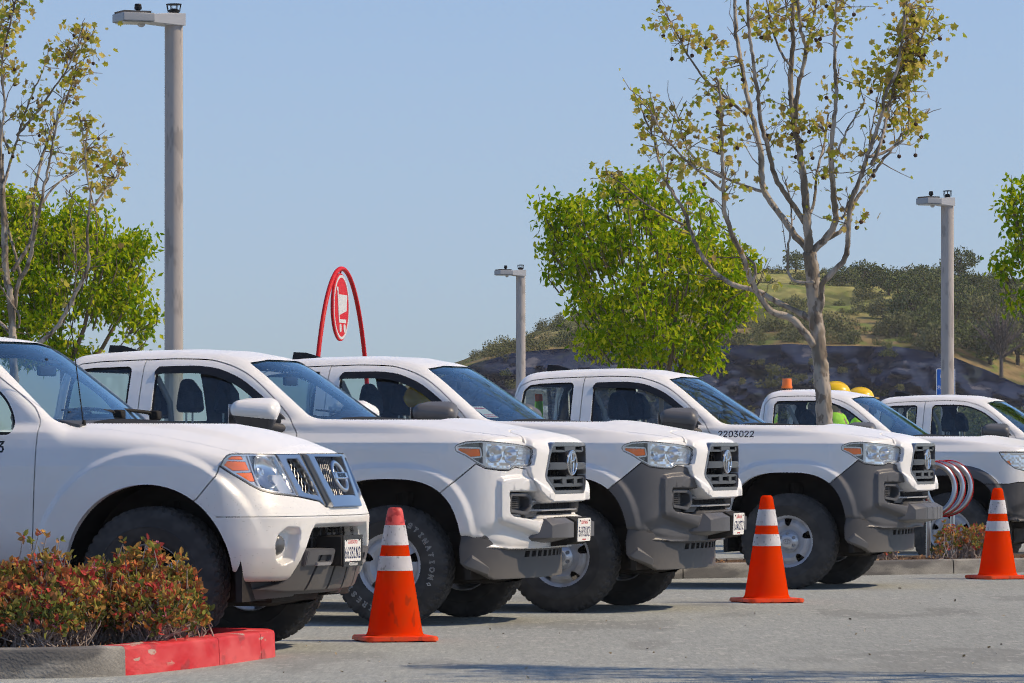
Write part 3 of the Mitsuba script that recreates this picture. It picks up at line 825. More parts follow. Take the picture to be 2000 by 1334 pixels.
def leafy_tree(label, Y, outline, stems, seed, n_clump, per, holes=(), leaf=(.058, .112), depth=.8, gap=.41):
    """A small dense tree: sprays of drooping leaves on upswept shoots, filling the outline (pixels) in depth as in width."""
    r = np.random.default_rng(seed)
    tk = thing('leafy_tree', label, 'tree')
    sc_ = Y / F_PX
    poly = Polygon(outline)
    for h in holes:
        poly = poly.difference(Point(h[0], h[1]).buffer(h[2]))
    big = poly.buffer(0)
    x0, y0, x1, y1 = big.bounds
    cxm = (x0 + x1) / 2
    pts, tw = [], []
    root = at(stems[0][0], stems[0][1], Y)
    while len(pts) < n_clump:
        x, y = r.uniform(x0, x1), r.uniform(y0, y1)
        if not (big.contains(Point(x, y)) or (r.uniform() < .16 and big.distance(Point(x, y)) < 13)):
            continue
        e = big.exterior.distance(Point(x, y)) if big.geom_type == 'Polygon' else 20
        half = math.sqrt(max(0, 1 - ((x - cxm) / ((x1 - x0) / 2)) ** 2)) * (x1 - x0) / 2 * depth * min(1, (e + 14) / 70)
        w = at(x, y, Y)
        w[1] = Y + r.uniform(-1, 1) ** 1 * half * sc_
        if meshkit.fbm(w[None] * [1.9, 1.9, 1.5], 2, seed)[0] < gap:
            continue
        pts.append(w)
    pts = np.array(pts)
    L, cid = [], []
    tone = r.normal(size=n_clump)
    for i, c in enumerate(pts):
        up = np.array([r.normal() * .35, r.normal() * .35, 1])
        up /= np.linalg.norm(up)
        ln = r.uniform(.16, .34) * Y / 60
        a, b = c - up * ln * .5, c + up * ln * .5
        tw.append(tube([a + (root - a) * .10 - [0, 0, .04], a, b], [.010, .007, .003], 4, False))
        t = r.uniform(0, 1.02, per)[:, None]
        L.append(a + (b - a) * t + r.normal(size=(per, 3)) * np.array([.085, .085, .05]) * Y / 60)
        cid.append(np.full(per, i))
    L, cid = np.vstack(L), np.concatenate(cid)
    v, f, who = leaf_cards(L, r.uniform(*leaf, len(L)), r, up=(0, 0, -.75), shape='card', spread=.75)
    col = GREEN_PAL[np.clip(np.round(2 + tone[cid] * .9 + r.normal(size=len(L)) * 1.1), 0, 4).astype(int)] * r.uniform(.8, 1.2, (len(L), 1))
    k = put(tk, 'crown', mikit.ply(tm(v, f), 'leaf_thin', color=col[who]))
    labels[k] = {'label': 'bright yellow-green drooping leaves', 'kind': 'stuff'}
    for s in stems[1]:
        w = np.array([at(a, b, Y + d) for a, b, d in s])
        put(tk, 'trunk', mikit.ply(tube(w, np.linspace(5.5, 1.5, len(w)) * sc_, 7), 'twig_bark', smooth=True))
    k = put(tk, 'shoots', mikit.ply(join(tw), 'twig_bark', smooth=True))
    labels[k] = {'label': 'thin brown shoots', 'kind': 'stuff'}
    return tk


MID = [(1053, 412), (1075, 398), (1100, 395), (1112, 365), (1135, 350), (1160, 372), (1195, 350), (1240, 345), (1262, 335), (1275, 370), (1310, 385), (1352, 370), (1382, 390), (1385, 430), (1400, 470), (1440, 470), (1472, 490), (1462, 530), (1470, 575), (1440, 610), (1418, 640), (1395, 650), (1380, 690), (1380, 715), (1350, 715), (1300, 722), (1240, 705), (1200, 690), (1150, 690), (1145, 660), (1110, 640), (1075, 625), (1070, 600), (1105, 590), (1112, 560), (1085, 550), (1080, 500), (1065, 470), (1070, 440)]
leafy_tree('round bright green tree between the second lamp post and the plane tree', 60.0, MID, ((1288, 760), [[(1292, 900, 0), (1292, 760, 0), (1286, 690, .1), (1262, 600, .3), (1250, 500, .3), (1248, 420, .3)], [(1300, 760, 0), (1312, 690, -.1), (1322, 600, -.3), (1330, 480, -.4)], [(1276, 780, 0), (1235, 715, .2), (1205, 655, .3), (1160, 580, .4), (1120, 490, .4)], [(1310, 745, 0), (1350, 690, .3), (1390, 630, .5), (1430, 560, .5)]]), 6, 340, 44, [(1158, 555, 12), (1215, 612, 14), (1110, 600, 10), (1268, 560, 7), (1340, 545, 8), (1190, 505, 7)])
LFT = [(-40, 400), (-20, 385), (20, 378), (60, 385), (85, 400), (110, 425), (140, 405), (185, 398), (205, 430), (215, 470), (235, 475), (270, 450), (290, 475), (312, 510), (308, 560), (300, 600), (285, 640), (270, 675), (240, 690), (160, 700), (60, 700), (-40, 700)]
leafy_tree('broad bright green tree to the left of the near lamp post', 64.0, LFT, ((120, 760), [[(120, 900, 0), (122, 740, 0), (118, 640, .1), (90, 520, .3), (60, 430, .3)], [(126, 740, 0), (165, 640, -.2), (190, 520, -.3), (188, 430, -.3)], [(128, 760, 0), (200, 680, .2), (255, 580, .3), (280, 500, .3)]]), 12, 390, 42, [(215, 455, 14), (130, 420, 8), (128, 565, 6), (60, 520, 6), (120, 640, 6)], depth=.7)
RGT = [(1950, 515), (1975, 505), (1962, 460), (1980, 400), (1968, 385), (1990, 355), (2030, 340), (2100, 330), (2180, 360), (2220, 430), (2220, 540), (2160, 620), (2080, 640), (2010, 590), (1975, 592), (1972, 570), (1992, 565), (1995, 535), (1965, 528)]
leafy_tree('bright green tree cut by the picture edge, beyond the far lamp post', 60.0, RGT, ((2090, 720), [[(2090, 900, 0), (2090, 720, 0), (2080, 600, 0), (2060, 480, .1)], [(2092, 720, 0), (2130, 600, .2), (2150, 480, .2)]]), 15, 200, 40, [], depth=.7)
# ------------------------------------------------------------------ lamp posts, cart return sign, parking sign, bicycle rack
bsdf('post_concrete', P(mikit.proc(lambda p, n, uv: mix((.38, .35, .335), (.50, .465, .445), fbm(p.x * 5, p.y * 5, p.z * 1.2, 4)) * (1 - .25 * smoothstep(.55, .68, fbm(p.x * 12, p.y * 12, p.z * 3.2 + 2, 3)))), .8, spec=.3))
bsdf('lamp_housing', P((.33, .35, .38), .45, .3))
bsdf('lamp_white', P((.50, .51, .53), .4, .1))
bsdf('lamp_glass', P((.55, .53, .46), .3))
bsdf('cart_red', P((.60, .010, .016), .5, spec=.25))
bsdf('cart_white', P((.60, .63, .66), .5, spec=.2))
bsdf('sign_blue', P((.010, .12, .55), .4, coat=.3))
bsdf('sign_white', P((.75, .76, .78), .45))


def lamp_post(label, px, Y, top, yaw, r=.11, s=1.0):
    k = thing('lamp_post', label, 'lamp post', 'parking lot lamp posts')
    x, _, zt = at(px, top, Y)
    put(k, 'post', mikit.ply(lathe([(r * 1.0, -.1), (r * .985, zt * .5), (r * .96, zt), (.001, zt + .002)], 40), 'post_concrete', smooth=35, to_world=T().translate([x, Y, 0])))
    M = T().translate([x, Y, zt]).rotate([0, 0, 1], yaw) @ T().scale([s, 1, 1])
    neck = m3.Manifold.hull_points(np.array([(a * .125, b * .13, c) for a in (-1, 1) for b in (-1, 1) for c in (-.04, .10)] + [(-.40, b * .17, c) for b in (-1, 1) for c in (-.015, .075)]))
    head = rbox(-.86, -.38, -.20, .20, -.015, .085, .012)
    put(k, 'arm', mikit.ply(neck, 'lamp_white', smooth=30, to_world=M))
    h = put(k, 'head', mikit.ply(head, 'lamp_housing', smooth=30, to_world=M))
    fins = join([as_tm(box(-.84, -.42, y - .004, y + .004, .085, .11)) for y in np.arange(-.16, .17, .04)])
    put(k, 'cooling_fins', mikit.ply(fins, 'grey_plastic_dark', to_world=M))
    put(k, 'lens', mikit.ply(rbox(-.83, -.42, -.16, .16, -.03, -.0152, .004), 'lamp_glass', smooth=False, to_world=M))
    cell = lathe([(.03, .08), (.03, .13), (.052, .135), (.055, .165), (.046, .172), (.05, .185), (.042, .20), (.001, .202)], 24)
    put(k, 'photocell', mikit.ply(cell, 'seal_black', smooth=35, to_world=M @ T().translate([-.55, 0, 0])))
    sens = lathe([(.05, -.015), (.055, -.045), (.03, -.065), (.001, -.068)], 24)
    sens.faces = sens.faces[:, ::-1]
    put(k, 'motion_sensor', mikit.ply(sens, 'lamp_white', smooth=35, to_world=M @ T().translate([-.50, 0, 0])))
    ven = join([lathe([(.07, .10), (.075, .145), (.04, .16), (.001, .161)], 24)] + [tube([(.085 * math.cos(a), .085 * math.sin(a), .12), (.105 * math.cos(a), .105 * math.sin(a), .21)], .006, 5) for a in np.arange(0, 6.2, .8)] + [lathe([(.001, .205), (.11, .205), (.11, .215), (.001, .225)], 28)])
    put(k, 'vent_cap', mikit.ply(ven, 'seal_black', smooth=35, to_world=M))


lamp_post('tall concrete lamp post rising behind the white-mirrored pickup', 339.5, 56.5, 44, 24, s=.80)
lamp_post('small distant lamp post just left of the round green tree', 1017, 110.0, 536, 20, s=.66)
lamp_post('lamp post at the right beside the blue sign', 1850.5, 80.0, 398, 24, s=.56)

# cart return sign: a red hoop with a round sign hung in it, seen almost edge on
cr = thing('cart_return_sign', 'red hoop with a red round shopping cart sign hanging in it', 'sign')
CY = 64.0
c0 = at(668, H_PX, CY)
dirv = np.array([.205, .979, 0])
t = np.linspace(-math.pi / 2, math.pi / 2, 61)
arch_ = [(c0[0], CY, 0) + dirv * 1.60 * s + np.array([0, 0, z]) for s, z in [(-1, 0)] + [(math.sin(a), .62 + 2.88 * math.cos(a)) for a in t] + [(1, 0)]]
put(cr, 'hoop', mikit.ply(tube(arch_, .030, 12), 'cart_red', smooth=True))
dc = at(664, 600, CY)
MD = T().translate([float(q) for q in (dc[0], CY, dc[2])]).rotate([0, 0, 1], math.degrees(math.atan2(dirv[1], dirv[0]))).rotate([1, 0, 0], 90)
R_ = .445
dk = lathe([(.001, -.018), (R_ - .01, -.018), (R_, -.012), (R_, .012), (R_ - .01, .018), (.001, .018)], 72)
put(cr, 'disc', mikit.ply(dk, 'cart_red', smooth=35, to_world=MD))
ring = slab(Point(0, 0).buffer(R_ - .022, quad_segs=24).difference(Point(0, 0).buffer(R_ - .055, quad_segs=24)), .018, .024)
cart = shapely.union_all([LineString([(-.262, .238), (-.208, .238), (-.125, -.182), (.235, -.182)]).buffer(.024, cap_style=2, join_style=2), Polygon([(-.165, .165), (.30, .165), (.265, -.045), (-.12, -.105)]), Point(-.06, -.275).buffer(.055), Point(.165, -.275).buffer(.055)])
for s, nm in ((1, 'front'), (-1, 'back')):
    for sh, n_ in ((ring, 'rim'), (slab(cart, .018, .025), 'cart_symbol')):
        put(cr, n_, mikit.ply(sh, 'cart_white', smooth=False, to_world=MD if s > 0 else MD @ T().rotate([0, 1, 0], 180)))
put(cr, 'hanger', mikit.ply(tube([arch_[31], np.array([dc[0], CY, dc[2] + R_])], .012, 8), 'cart_red', smooth=True))

bs = thing('parking_sign', 'blue sign with white border half hidden by the lamp post at the right', 'sign')
sp_ = at(1847, 746, 83.0)
MS = T().translate([float(sp_[0]), 83.0, float(sp_[2])]).rotate([0, 0, 1], 4).rotate([1, 0, 0], 90)
face = rounded(shapely.box(-.165, -.34, .165, .23), .03)
put(bs, 'panel', mikit.ply(slab(face, -.003, 0), 'sign_white', to_world=MS))
put(bs, 'face', mikit.ply(slab(face.buffer(-.014), 0, .0012), 'sign_blue', to_world=MS))
sym = Point(0, .10).buffer(.095).difference(Point(0, .10).buffer(.066))
tx = text('PARKING', .062, .0012, True)
tx.vertices[:, 0] *= .27 / np.ptp(tx.vertices[:, 0])
tx.vertices[:, 1] -= .095
tx.vertices[:, 2] += .0012
put(bs, 'symbol', mikit.ply(slab(sym, .0012, .0024), 'sign_white', to_world=MS))
put(bs, 'lettering', mikit.ply(tx, 'sign_white', to_world=MS), 'white word PARKING')
put(bs, 'post', mikit.ply(tube([(sp_[0], 83.03, -.1), (sp_[0], 83.03, sp_[2] + .2)], .025, 10), 'steel', smooth=True))

# bicycle rack: a steel tube wound into loops, standing behind the kerb
rk = thing('bicycle_rack', 'coiled steel bicycle rack with red edging behind the last row of bumpers', 'bicycle rack')
c_ = at(1817, 956, 45.3)
th = np.linspace(-math.pi * .5, math.pi * 5.5, 240)
hel = np.stack([c_[0] + .012 * (th / (2 * math.pi)) * 7.0 + .225 * np.cos(th) + .0 * th, c_[1] + .10 * (th / (2 * math.pi)), c_[2] + .235 * np.sin(th) + .004 * th / 6.28], 1)
put(rk, 'coil', mikit.ply(tube(hel, .024, 10), 'steel_brushed', smooth=True))
red_ = hel + np.stack([.026 * np.cos(th), -.004 + 0 * th, .026 * np.sin(th)], 1)
put(rk, 'edging', mikit.ply(tube(red_, .0055, 6), 'cart_red', smooth=True), 'red strip along the outer edge of the loops')
for i in (0, -1):
    put(rk, 'leg', mikit.ply(tube([hel[i] + [0, 0, .02], [hel[i][0], hel[i][1], -.05]], .024, 10), 'steel_brushed', smooth=True))
bsdf('steel_brushed', P((.50, .50, .50), .26, .9))
# ------------------------------------------------------------------ truck bodies: a smooth field meshed and cut into panels
def sstep(a, b, x):
    t = np.clip((x - a) / (b - a), 0, 1)
    return t * t * (3 - 2 * t)


def smax(a, b, r):
    h = np.maximum(r - np.abs(a - b), 0) / r
    return np.maximum(a, b) + h * h * r / 4


def smin(a, b, r):
    return -smax(-a, -b, r)


class Plan:
    """A body's outline seen from above: from the middle of the front (s = 0) round the corner and back along the side. Truck axes: x forward, y to the left, z up, the origin on the ground under the front axle."""

    def __init__(S, pts, lean=None, corner=(.8, 1.1)):
        p = np.array(pts, float)
        t = np.r_[0, np.cumsum(np.hypot(*np.diff(p, axis=0).T))]
        t2 = np.r_[-t[3:0:-1], t]
        p2 = np.vstack([p[3:0:-1] * [1, -1], p])
        fx, fy = PchipInterpolator(t2, p2[:, 0]), PchipInterpolator(t2, p2[:, 1])
        S.s = np.linspace(t2[0], t2[-1], 2600)
        x, y = fx(S.s), fy(S.s)
        k = np.hanning(31)
        k /= k.sum()
        pad = lambda a: np.convolve(np.r_[2 * a[0] - a[15:0:-1], a, 2 * a[-1] - a[-2:-17:-1]], k, 'valid')
        S.x, S.y = pad(x), pad(y)
        tx, ty = np.gradient(S.x, S.s), np.gradient(S.y, S.s)
        n = np.hypot(tx, ty)
        S.nx, S.ny = ty / n, -tx / n
        S.lean, S.corner = lean, corner
        from scipy.spatial import cKDTree
        gx, gy = np.arange(-2.7, 1.3, .01), np.arange(-.1, 1.2, .01)
        X, Y = np.meshgrid(gx, gy, indexing='ij')
        d, i = cKDTree(np.stack([S.x, S.y], 1)).query(np.stack([X.ravel(), Y.ravel()], 1))
        sg = np.sign((X.ravel() - S.x[i]) * S.nx[i] + (Y.ravel() - S.y[i]) * S.ny[i])
        S.D, S.S = spline_filter((d * sg).reshape(X.shape), 3), S.s[i].reshape(X.shape)

    def ds(S, x, ay):
        c = [(x + 2.7) / .01, (ay + .1) / .01]
        return map_coordinates(S.D, c, order=3, prefilter=False, mode='nearest'), map_coordinates(S.S, c, order=1, mode='nearest')

    def base(S, s, z):
        return 0.0 if S.lean is None else np.interp(z, *S.lean) * (1 - sstep(*S.corner, np.abs(s)))

    def drape(S, m, flip=False, step=.03):
        """Bends a flat model (x = s along the outline, y = height, z = depth outwards) round the body. flip: to the right side."""
        m = as_tm(man(m).refine_to_length(step)) if step else as_tm(m)
        v = np.array(m.vertices)
        s, z, d = v[:, 0], v[:, 1], v[:, 2]
        d = d + S.base(s, z)
        a = np.abs(s)
        sg = np.sign(s) + (s == 0)
        X = np.interp(a, S.s, S.x) + d * np.interp(a, S.s, S.nx)
        Y = sg * (np.interp(a, S.s, S.y) + d * np.interp(a, S.s, S.ny))
        f = np.array(m.faces)
        if flip:
            Y, f = -Y, f[:, ::-1]
        return tm(np.stack([X, Y, z], 1), f)


class Relief:
    """A smooth step of height h over the outline (|s|, z)."""

    def __init__(S, poly, h, w):
        S.h, S.w = h, w
        gs, gz = np.arange(-.12, 1.5, .008), np.arange(.2, 1.45, .008)
        A, B = np.meshgrid(gs, gz, indexing='ij')
        P_ = Polygon(poly).buffer(0)
        P_ = P_.union(affinity.scale(P_, -1, 1, origin=(0, 0))).buffer(.0005)
        P_ = max(P_.geoms, key=lambda g: g.area) if P_.geom_type == 'MultiPolygon' and poly[0][0] == 0 else P_
        pts = shapely.points(A.ravel(), B.ravel())
        d = shapely.distance(P_.boundary, pts) * np.where(shapely.contains(P_, pts), -1, 1)
        S.g = d.reshape(A.shape)

    def __call__(S, s, z):
        d = map_coordinates(S.g, [(s + .12) / .008, (z - .2) / .008], order=1, mode='nearest')
        return S.h * (1 - sstep(-S.w, S.w, d))


CORN = np.array([[i, j, k] for i in (0, 1) for j in (0, 1) for k in (0, 1)])
EDG = [(a, b) for a in range(8) for b in range(a + 1, 8) if np.abs(CORN[a] - CORN[b]).sum() == 1]


def surface(F, lo, hi, h, newton=2, margin=.12):
    """The surface F = 0 as quads, one vertex in each cell that it passes (surface nets), drawn onto the surface."""
    n = np.ceil((np.array(hi) - lo) / h).astype(int) + 1
    c = 5
    nb = -(-n // c) + 1
    ax = [lo[k] + h * c * np.arange(nb[k]) for k in range(3)]
    G = F(*[g.ravel() for g in np.meshgrid(*ax, indexing='ij')]).reshape(nb)
    near = np.abs(G) < margin
    V = np.repeat(np.repeat(np.repeat(G, c, 0), c, 1), c, 2)[:n[0], :n[1], :n[2]].astype(np.float32)
    N = np.repeat(np.repeat(np.repeat(near, c, 0), c, 1), c, 2)[:n[0], :n[1], :n[2]]
    for sh in range(3):
        N = N | np.roll(np.repeat(np.repeat(np.repeat(near, c, 0), c, 1), c, 2)[:n[0], :n[1], :n[2]], c - 1, sh)
    I = np.argwhere(N)
    V[N] = F(*(np.array(lo)[:, None] + h * I.T))
    for k in range(3):
        V[tuple(slice(None) if i != k else [0, -1] for i in range(3))] = np.abs(V[tuple(slice(None) if i != k else [0, -1] for i in range(3))]) + 1e-3
    In = V < 0
    cells = np.zeros(np.array(n) - 1, np.int8)
    for o in CORN:
        cells += In[o[0]:n[0] - 1 + o[0], o[1]:n[1] - 1 + o[1], o[2]:n[2] - 1 + o[2]]
    act = np.argwhere((cells > 0) & (cells < 8))
    idx = -np.ones(cells.shape, np.int64)
    idx[tuple(act.T)] = np.arange(len(act))
    val = np.stack([V[tuple((act + o).T)] for o in CORN], 1)
    acc, cnt = np.zeros((len(act), 3)), np.zeros(len(act))
    for a, b in EDG:
        x = (val[:, a] < 0) != (val[:, b] < 0)
        t = val[x, a] / (val[x, a] - val[x, b])
        acc[x] += CORN[a] + t[:, None] * (CORN[b] - CORN[a])
        cnt[x] += 1
    P_ = np.array(lo) + h * (act + acc / cnt[:, None])
    lo_, hi_ = np.array(lo) + h * act, np.array(lo) + h * (act + 1)
    for _ in range(newton):
        f, g = value_grad(F, P_)
        P_ = np.clip(P_ - np.clip(f, -h, h)[:, None] * g / np.maximum((g * g).sum(1), .05)[:, None], lo_ + h * .02, hi_ - h * .02)
    q = []
    for k in range(3):
        e = np.eye(3, dtype=int)[k]
        u, w = np.eye(3, dtype=int)[(k + 1) % 3], np.eye(3, dtype=int)[(k + 2) % 3]
        A = In[:n[0] - e[0], :n[1] - e[1], :n[2] - e[2]]
        B = In[e[0]:, e[1]:, e[2]:]
        ed = np.argwhere(A != B)
        ok = np.all(ed - u - w >= 0, 1) & np.all(ed < np.array(n) - 1, 1)
        ed = ed[ok]
        quad = np.stack([idx[tuple((ed - u - w).T)], idx[tuple((ed - w).T)], idx[tuple(ed.T)], idx[tuple((ed - u).T)]], 1)
        flip = ~A[tuple(ed.T)]
        quad[flip] = quad[flip][:, ::-1]
        q.append(quad)
    q = np.vstack(q)
    q = q[(q >= 0).all(1)]
    return tm(P_, np.vstack([q[:, [0, 1, 2]], q[:, [0, 2, 3]]]))


def value_grad(F, p, e=.002):
    v = [F(p[:, 0] + a, p[:, 1] + b, p[:, 2] + c) for a, b, c in ((0, 0, 0), (e, 0, 0), (-e, 0, 0), (0, e, 0), (0, -e, 0), (0, 0, e), (0, 0, -e))]
    return v[0], np.stack([v[1] - v[2], v[3] - v[4], v[5] - v[6]], 1) / (2 * e)


def skin(m, F, mat, tol=.004):
    """A panel cut from the surface F = 0: the field's own normals on the skin, flat ones on the cuts."""
    m = as_tm(m)
    v, f = np.array(m.vertices), np.array(m.faces)
    fn = np.cross(v[f[:, 1]] - v[f[:, 0]], v[f[:, 2]] - v[f[:, 0]])
    L = np.linalg.norm(fn, axis=1)
    f, fn = f[L > 1e-10], fn[L > 1e-10] / L[L > 1e-10, None]
    val, g = value_grad(F, v, .004)
    g /= np.linalg.norm(g, axis=1, keepdims=True) + 1e-9
    cn = g[f]
    on = (np.abs(val) < tol)[f] & ((cn * fn[:, None]).sum(-1) > .45)
    cn = np.where(on[..., None], cn, fn[:, None])
    flat = np.concatenate([v[f].reshape(-1, 3), np.round(cn.reshape(-1, 3), 3)], 1).astype(np.float32)
    u, inv = np.unique(flat, axis=0, return_inverse=True)
    nn = u[:, 3:] / np.linalg.norm(u[:, 3:], axis=1, keepdims=True)
    path = meshkit.write_ply((u[:, :3].astype(float), inv.reshape(-1, 3)), normals=nn)
    return {'type': 'ply', 'filename': path, 'face_normals': False, 'bsdf': {'type': 'ref', 'id': mat}}


def both(m):
    """A manifold and its mirror image on the other side."""
    return m + m.mirror((0, 1, 0))


def mirrored(m):
    return man(m).mirror((0, 1, 0)) if isinstance(m, m3.Manifold) else tm(np.array(m.vertices) * [1, -1, 1], np.array(m.faces)[:, ::-1])


def solid(F, lo, hi, h):
    """The surface as a Manifold, its cells nudged until no edge is shared by four faces."""
    for k in (1, 1.013, .987, 1.027, .973, 1.04):
        m = man(surface(F, lo, hi, h * k))
        if m.status() == m3.Error.NoError:
            return m if m.volume() > 0 else man(tm(as_tm(m).vertices, np.array(as_tm(m).faces)[:, ::-1]))
    raise RuntimeError('surface is not closed')


def spun(profile, n=60):
    """A closed (r, h) outline revolved about the y axis (h towards -y), as a Manifold."""
    p = np.array(profile, float)
    p[:, 0] = np.where(p[:, 0] < .001, 0, p[:, 0])
    return m3.CrossSection([p], m3.FillRule.NonZero).revolve(n).rotate((90, 0, 0))
# ------------------------------------------------------------------ wheels
def tyre_mesh(R, half, rim_r, seed=0, blocks=46, low=False):
    """A tyre about the y axis, tread blocks cut in, its outer wall towards -y."""
    rng = np.random.default_rng(seed)
    prof = [(rim_r - .012, -half + .030), (rim_r + .004, -half + .012), (rim_r + .02, -half + .006), (rim_r + .05, -half - .003), (rim_r + .075, -half - .006), (rim_r + .078, -half - .009),
            (rim_r + .082, -half - .009), (rim_r + .086, -half - .006), (R - .07, -half - .002), (R - .055, -half + .001), (R - .045, -half + .003), (R - .034, -half + .007), (R - .02, -half + .012), (R - .010, -half + .018), (R - .004, -half + .027)]
    n = blocks * 6
    cr = np.linspace(-half + .034, half - .034, 26)
    prof = prof + [(R - .0 + .003 * (1 - (c / half) ** 2), c) for c in cr] + [(r, -h) for r, h in prof[::-1]]
    pr = np.array(prof)
    m = lathe(np.stack([pr[:, 0], -pr[:, 1]], 1), n, 'y')
    v = np.array(m.vertices)
    i = np.arange(len(v)) // n
    j = np.arange(len(v)) % n
    y, r = v[:, 1], np.hypot(v[:, 0], v[:, 2])
    u = y / half
    groove = np.abs(np.abs(u) - .30) < .055
    groove |= np.abs(u) < .03
    ph = (j + np.round(u * 9 * np.sign(np.sin(u * 9)))) % 6
    lat = (ph < 1.6) & (np.abs(u) > .35) | ((j + 3 + np.round(u * 6)) % 6 < 1.2) & (np.abs(u) < .28)
    tread = (i >= 13) & (i < len(pr) - 13)
    dr_ = np.where(tread & (groove | lat), -.011, 0)
    sh = ((i >= 10) & (i < 14) | (i < len(pr) - 9) & (i > len(pr) - 14)) & ((j % 6) < 1.6)
    dr_ = np.where(sh, -.007, dr_)
    k = (r + dr_) / np.maximum(r, 1e-6)
    v[:, 0] *= k
    v[:, 2] *= k
    if low:
        sel = [0, 3, 6, 9, 12, 14] + list(range(17, len(pr) - 16, 3)) + [len(pr) - k for k in (14, 12, 9, 6, 3, 1)]
        return lathe(np.stack([pr[sel, 0], -pr[sel, 1]], 1), 72, 'y')
    return tm(v, m.faces)


def ring_text(txt, r, h, y, a0, step, depth=.002, outline=True):
    """Raised outlined letters round a tyre's outer wall (facing -y). a0, step: degrees, clockwise as seen from outside."""
    out = []
    for i, ch in enumerate(txt):
        if ch == ' ':
            continue
        if ch == '*':
            p = Polygon([(0, h * .62), (h * .36, 0), (0, -h * .5), (-h * .36, 0)])
            p = p.difference(p.buffer(-h * .13))
            m = trimesh.creation.extrude_polygon(p, depth, engine='earcut')
        else:
            b = text(ch, h, .003, True)
            sl = m3.CrossSection
            pts = as_tm(b)
            sec = pts.section(plane_origin=[0, 0, .0015], plane_normal=[0, 0, 1]).to_2D(to_2D=np.eye(4))[0]
            p = shapely.union_all(sec.polygons_full)
            p = p.buffer(h * .02).difference(p.buffer(-h * .045))
            m = join([trimesh.creation.extrude_polygon(g, depth, engine='earcut') for g in getattr(p, 'geoms', [p])])
        v = np.array(m.vertices)
        a = math.radians(a0 + step * i)
        up = np.array([math.sin(a), 0, math.cos(a)])
        rt = np.array([math.cos(a), 0, -math.sin(a)])
        w = up * r + v[:, :1] * rt + v[:, 1:2] * up + np.array([0, -1.0, 0]) * v[:, 2:]
        w[:, 1] += y
        out.append(tm(w, m.faces))
    return join(out)


def steel_rim(R):
    """Outer rim barrel and dished steel disc with five holes, about the y axis, outside towards -y."""
    y0 = -.105
    barrel = [(R - .016, .10), (R - .016, -.06), (R - .030, y0 + .035), (R - .026, y0 + .018), (R - .012, y0 + .006), (R - .004, y0), (R + .006, y0 - .002), (R + .011, y0 + .004), (R + .010, y0 + .012), (R - .004, y0 + .03), (R - .006, .10), (R - .016, .10)]
    b = lathe(np.array([(r, -y) for r, y in barrel]), 72, 'y')
    prof = [(R - .013, y0 + .012), (R - .024, y0 + .016), (R - .032, y0 + .030), (R - .055, y0 + .012), (R - .080, y0 + .010), (.100, y0 + .035), (.088, y0 + .042), (.0001, y0 + .042), (.0001, y0 + .052), (.09, y0 + .052), (R - .08, y0 + .022), (R - .055, y0 + .024), (R - .03, y0 + .044), (R - .013, y0 + .026)]
    disc = spun([(r, -y) for r, y in prof], 90)
    for k in range(5):
        a = math.radians(90 + 72 * k)
        hole = rounded(Polygon([(-.034, .036), (.034, .036), (.021, -.014), (.0, -.034), (-.021, -.014)]), .009)
        hole = affinity.translate(affinity.rotate(hole, math.degrees(a) - 90, origin=(0, 0)), math.cos(a) * (R - .062), math.sin(a) * (R - .062))
        disc = disc - prism_y(hole, y0 - .05, y0 + .12)
    for k in range(10):
        a = math.radians(18 + 36 * k)
        disc = disc - m3.Manifold.sphere(.007, 12).scale((1.4, 1, 1)).rotate((0, -math.degrees(a), 0)).translate((math.cos(a) * (R - .022), y0 + .017, math.sin(a) * (R - .022)))
    return b, disc


def hub_cap():
    y0 = -.105
    pr = [(.0001, y0 - .022), (.040, y0 - .021), (.046, y0 - .018), (.062, y0 - .012), (.074, y0 + .002), (.084, y0 + .012), (.087, y0 + .030), (.087, y0 + .045), (.0001, y0 + .045)]
    cap = spun([(r, -y) for r, y in pr], 60)
    nuts = []
    for k in range(6):
        a = math.radians(30 + 60 * k)
        c = (math.cos(a) * .061, 0, math.sin(a) * .061)
        cap = cap - m3.Manifold.cylinder(.06, .0135, .0135, 18).rotate((90, 0, 0)).translate((c[0], y0 + .02, c[2]))
        nuts.append(m3.Manifold.cylinder(.018, .0085, .0065, 6).rotate((90, 0, 0)).translate((c[0], y0 + .018, c[2])))
    emb = [tube([(a * math.cos(t), y0 - .0225, b * math.sin(t) + c) for t in np.linspace(0, 2 * np.pi, 25)], .0018, 5) for a, b, c in ((.027, .021, 0), (.0085, .02, 0), (.017, .008, .010))]
    return cap, nuts, join(emb)


def alloy_rim(R):
    y0 = -.105
    barrel = [(R - .016, .10), (R - .016, -.06), (R - .024, y0 + .02), (R - .004, y0), (R + .006, y0 - .002), (R + .011, y0 + .004), (R - .004, y0 + .03), (R - .006, .10), (R - .016, .10)]
    b = lathe(np.array([(r, -y) for r, y in barrel]), 64, 'y')
    sp = m3.Manifold.cylinder(.035, .075, .065, 40).rotate((90, 0, 0)).translate((0, y0 + .05, 0))
    for k in range(6):
        a = 90 + 60 * k
        q = m3.Manifold.hull_points(np.array([(.05, y0 + .018, .028), (.05, y0 + .018, -.028), (.05, y0 + .05, .034), (.05, y0 + .05, -.034), (R - .01, y0 + .006, .022), (R - .01, y0 + .006, -.022), (R - .01, y0 + .05, .026), (R - .01, y0 + .05, -.026)]))
        sp = sp + q.rotate((0, -a, 0))
    return b, sp


WHEEL = {}


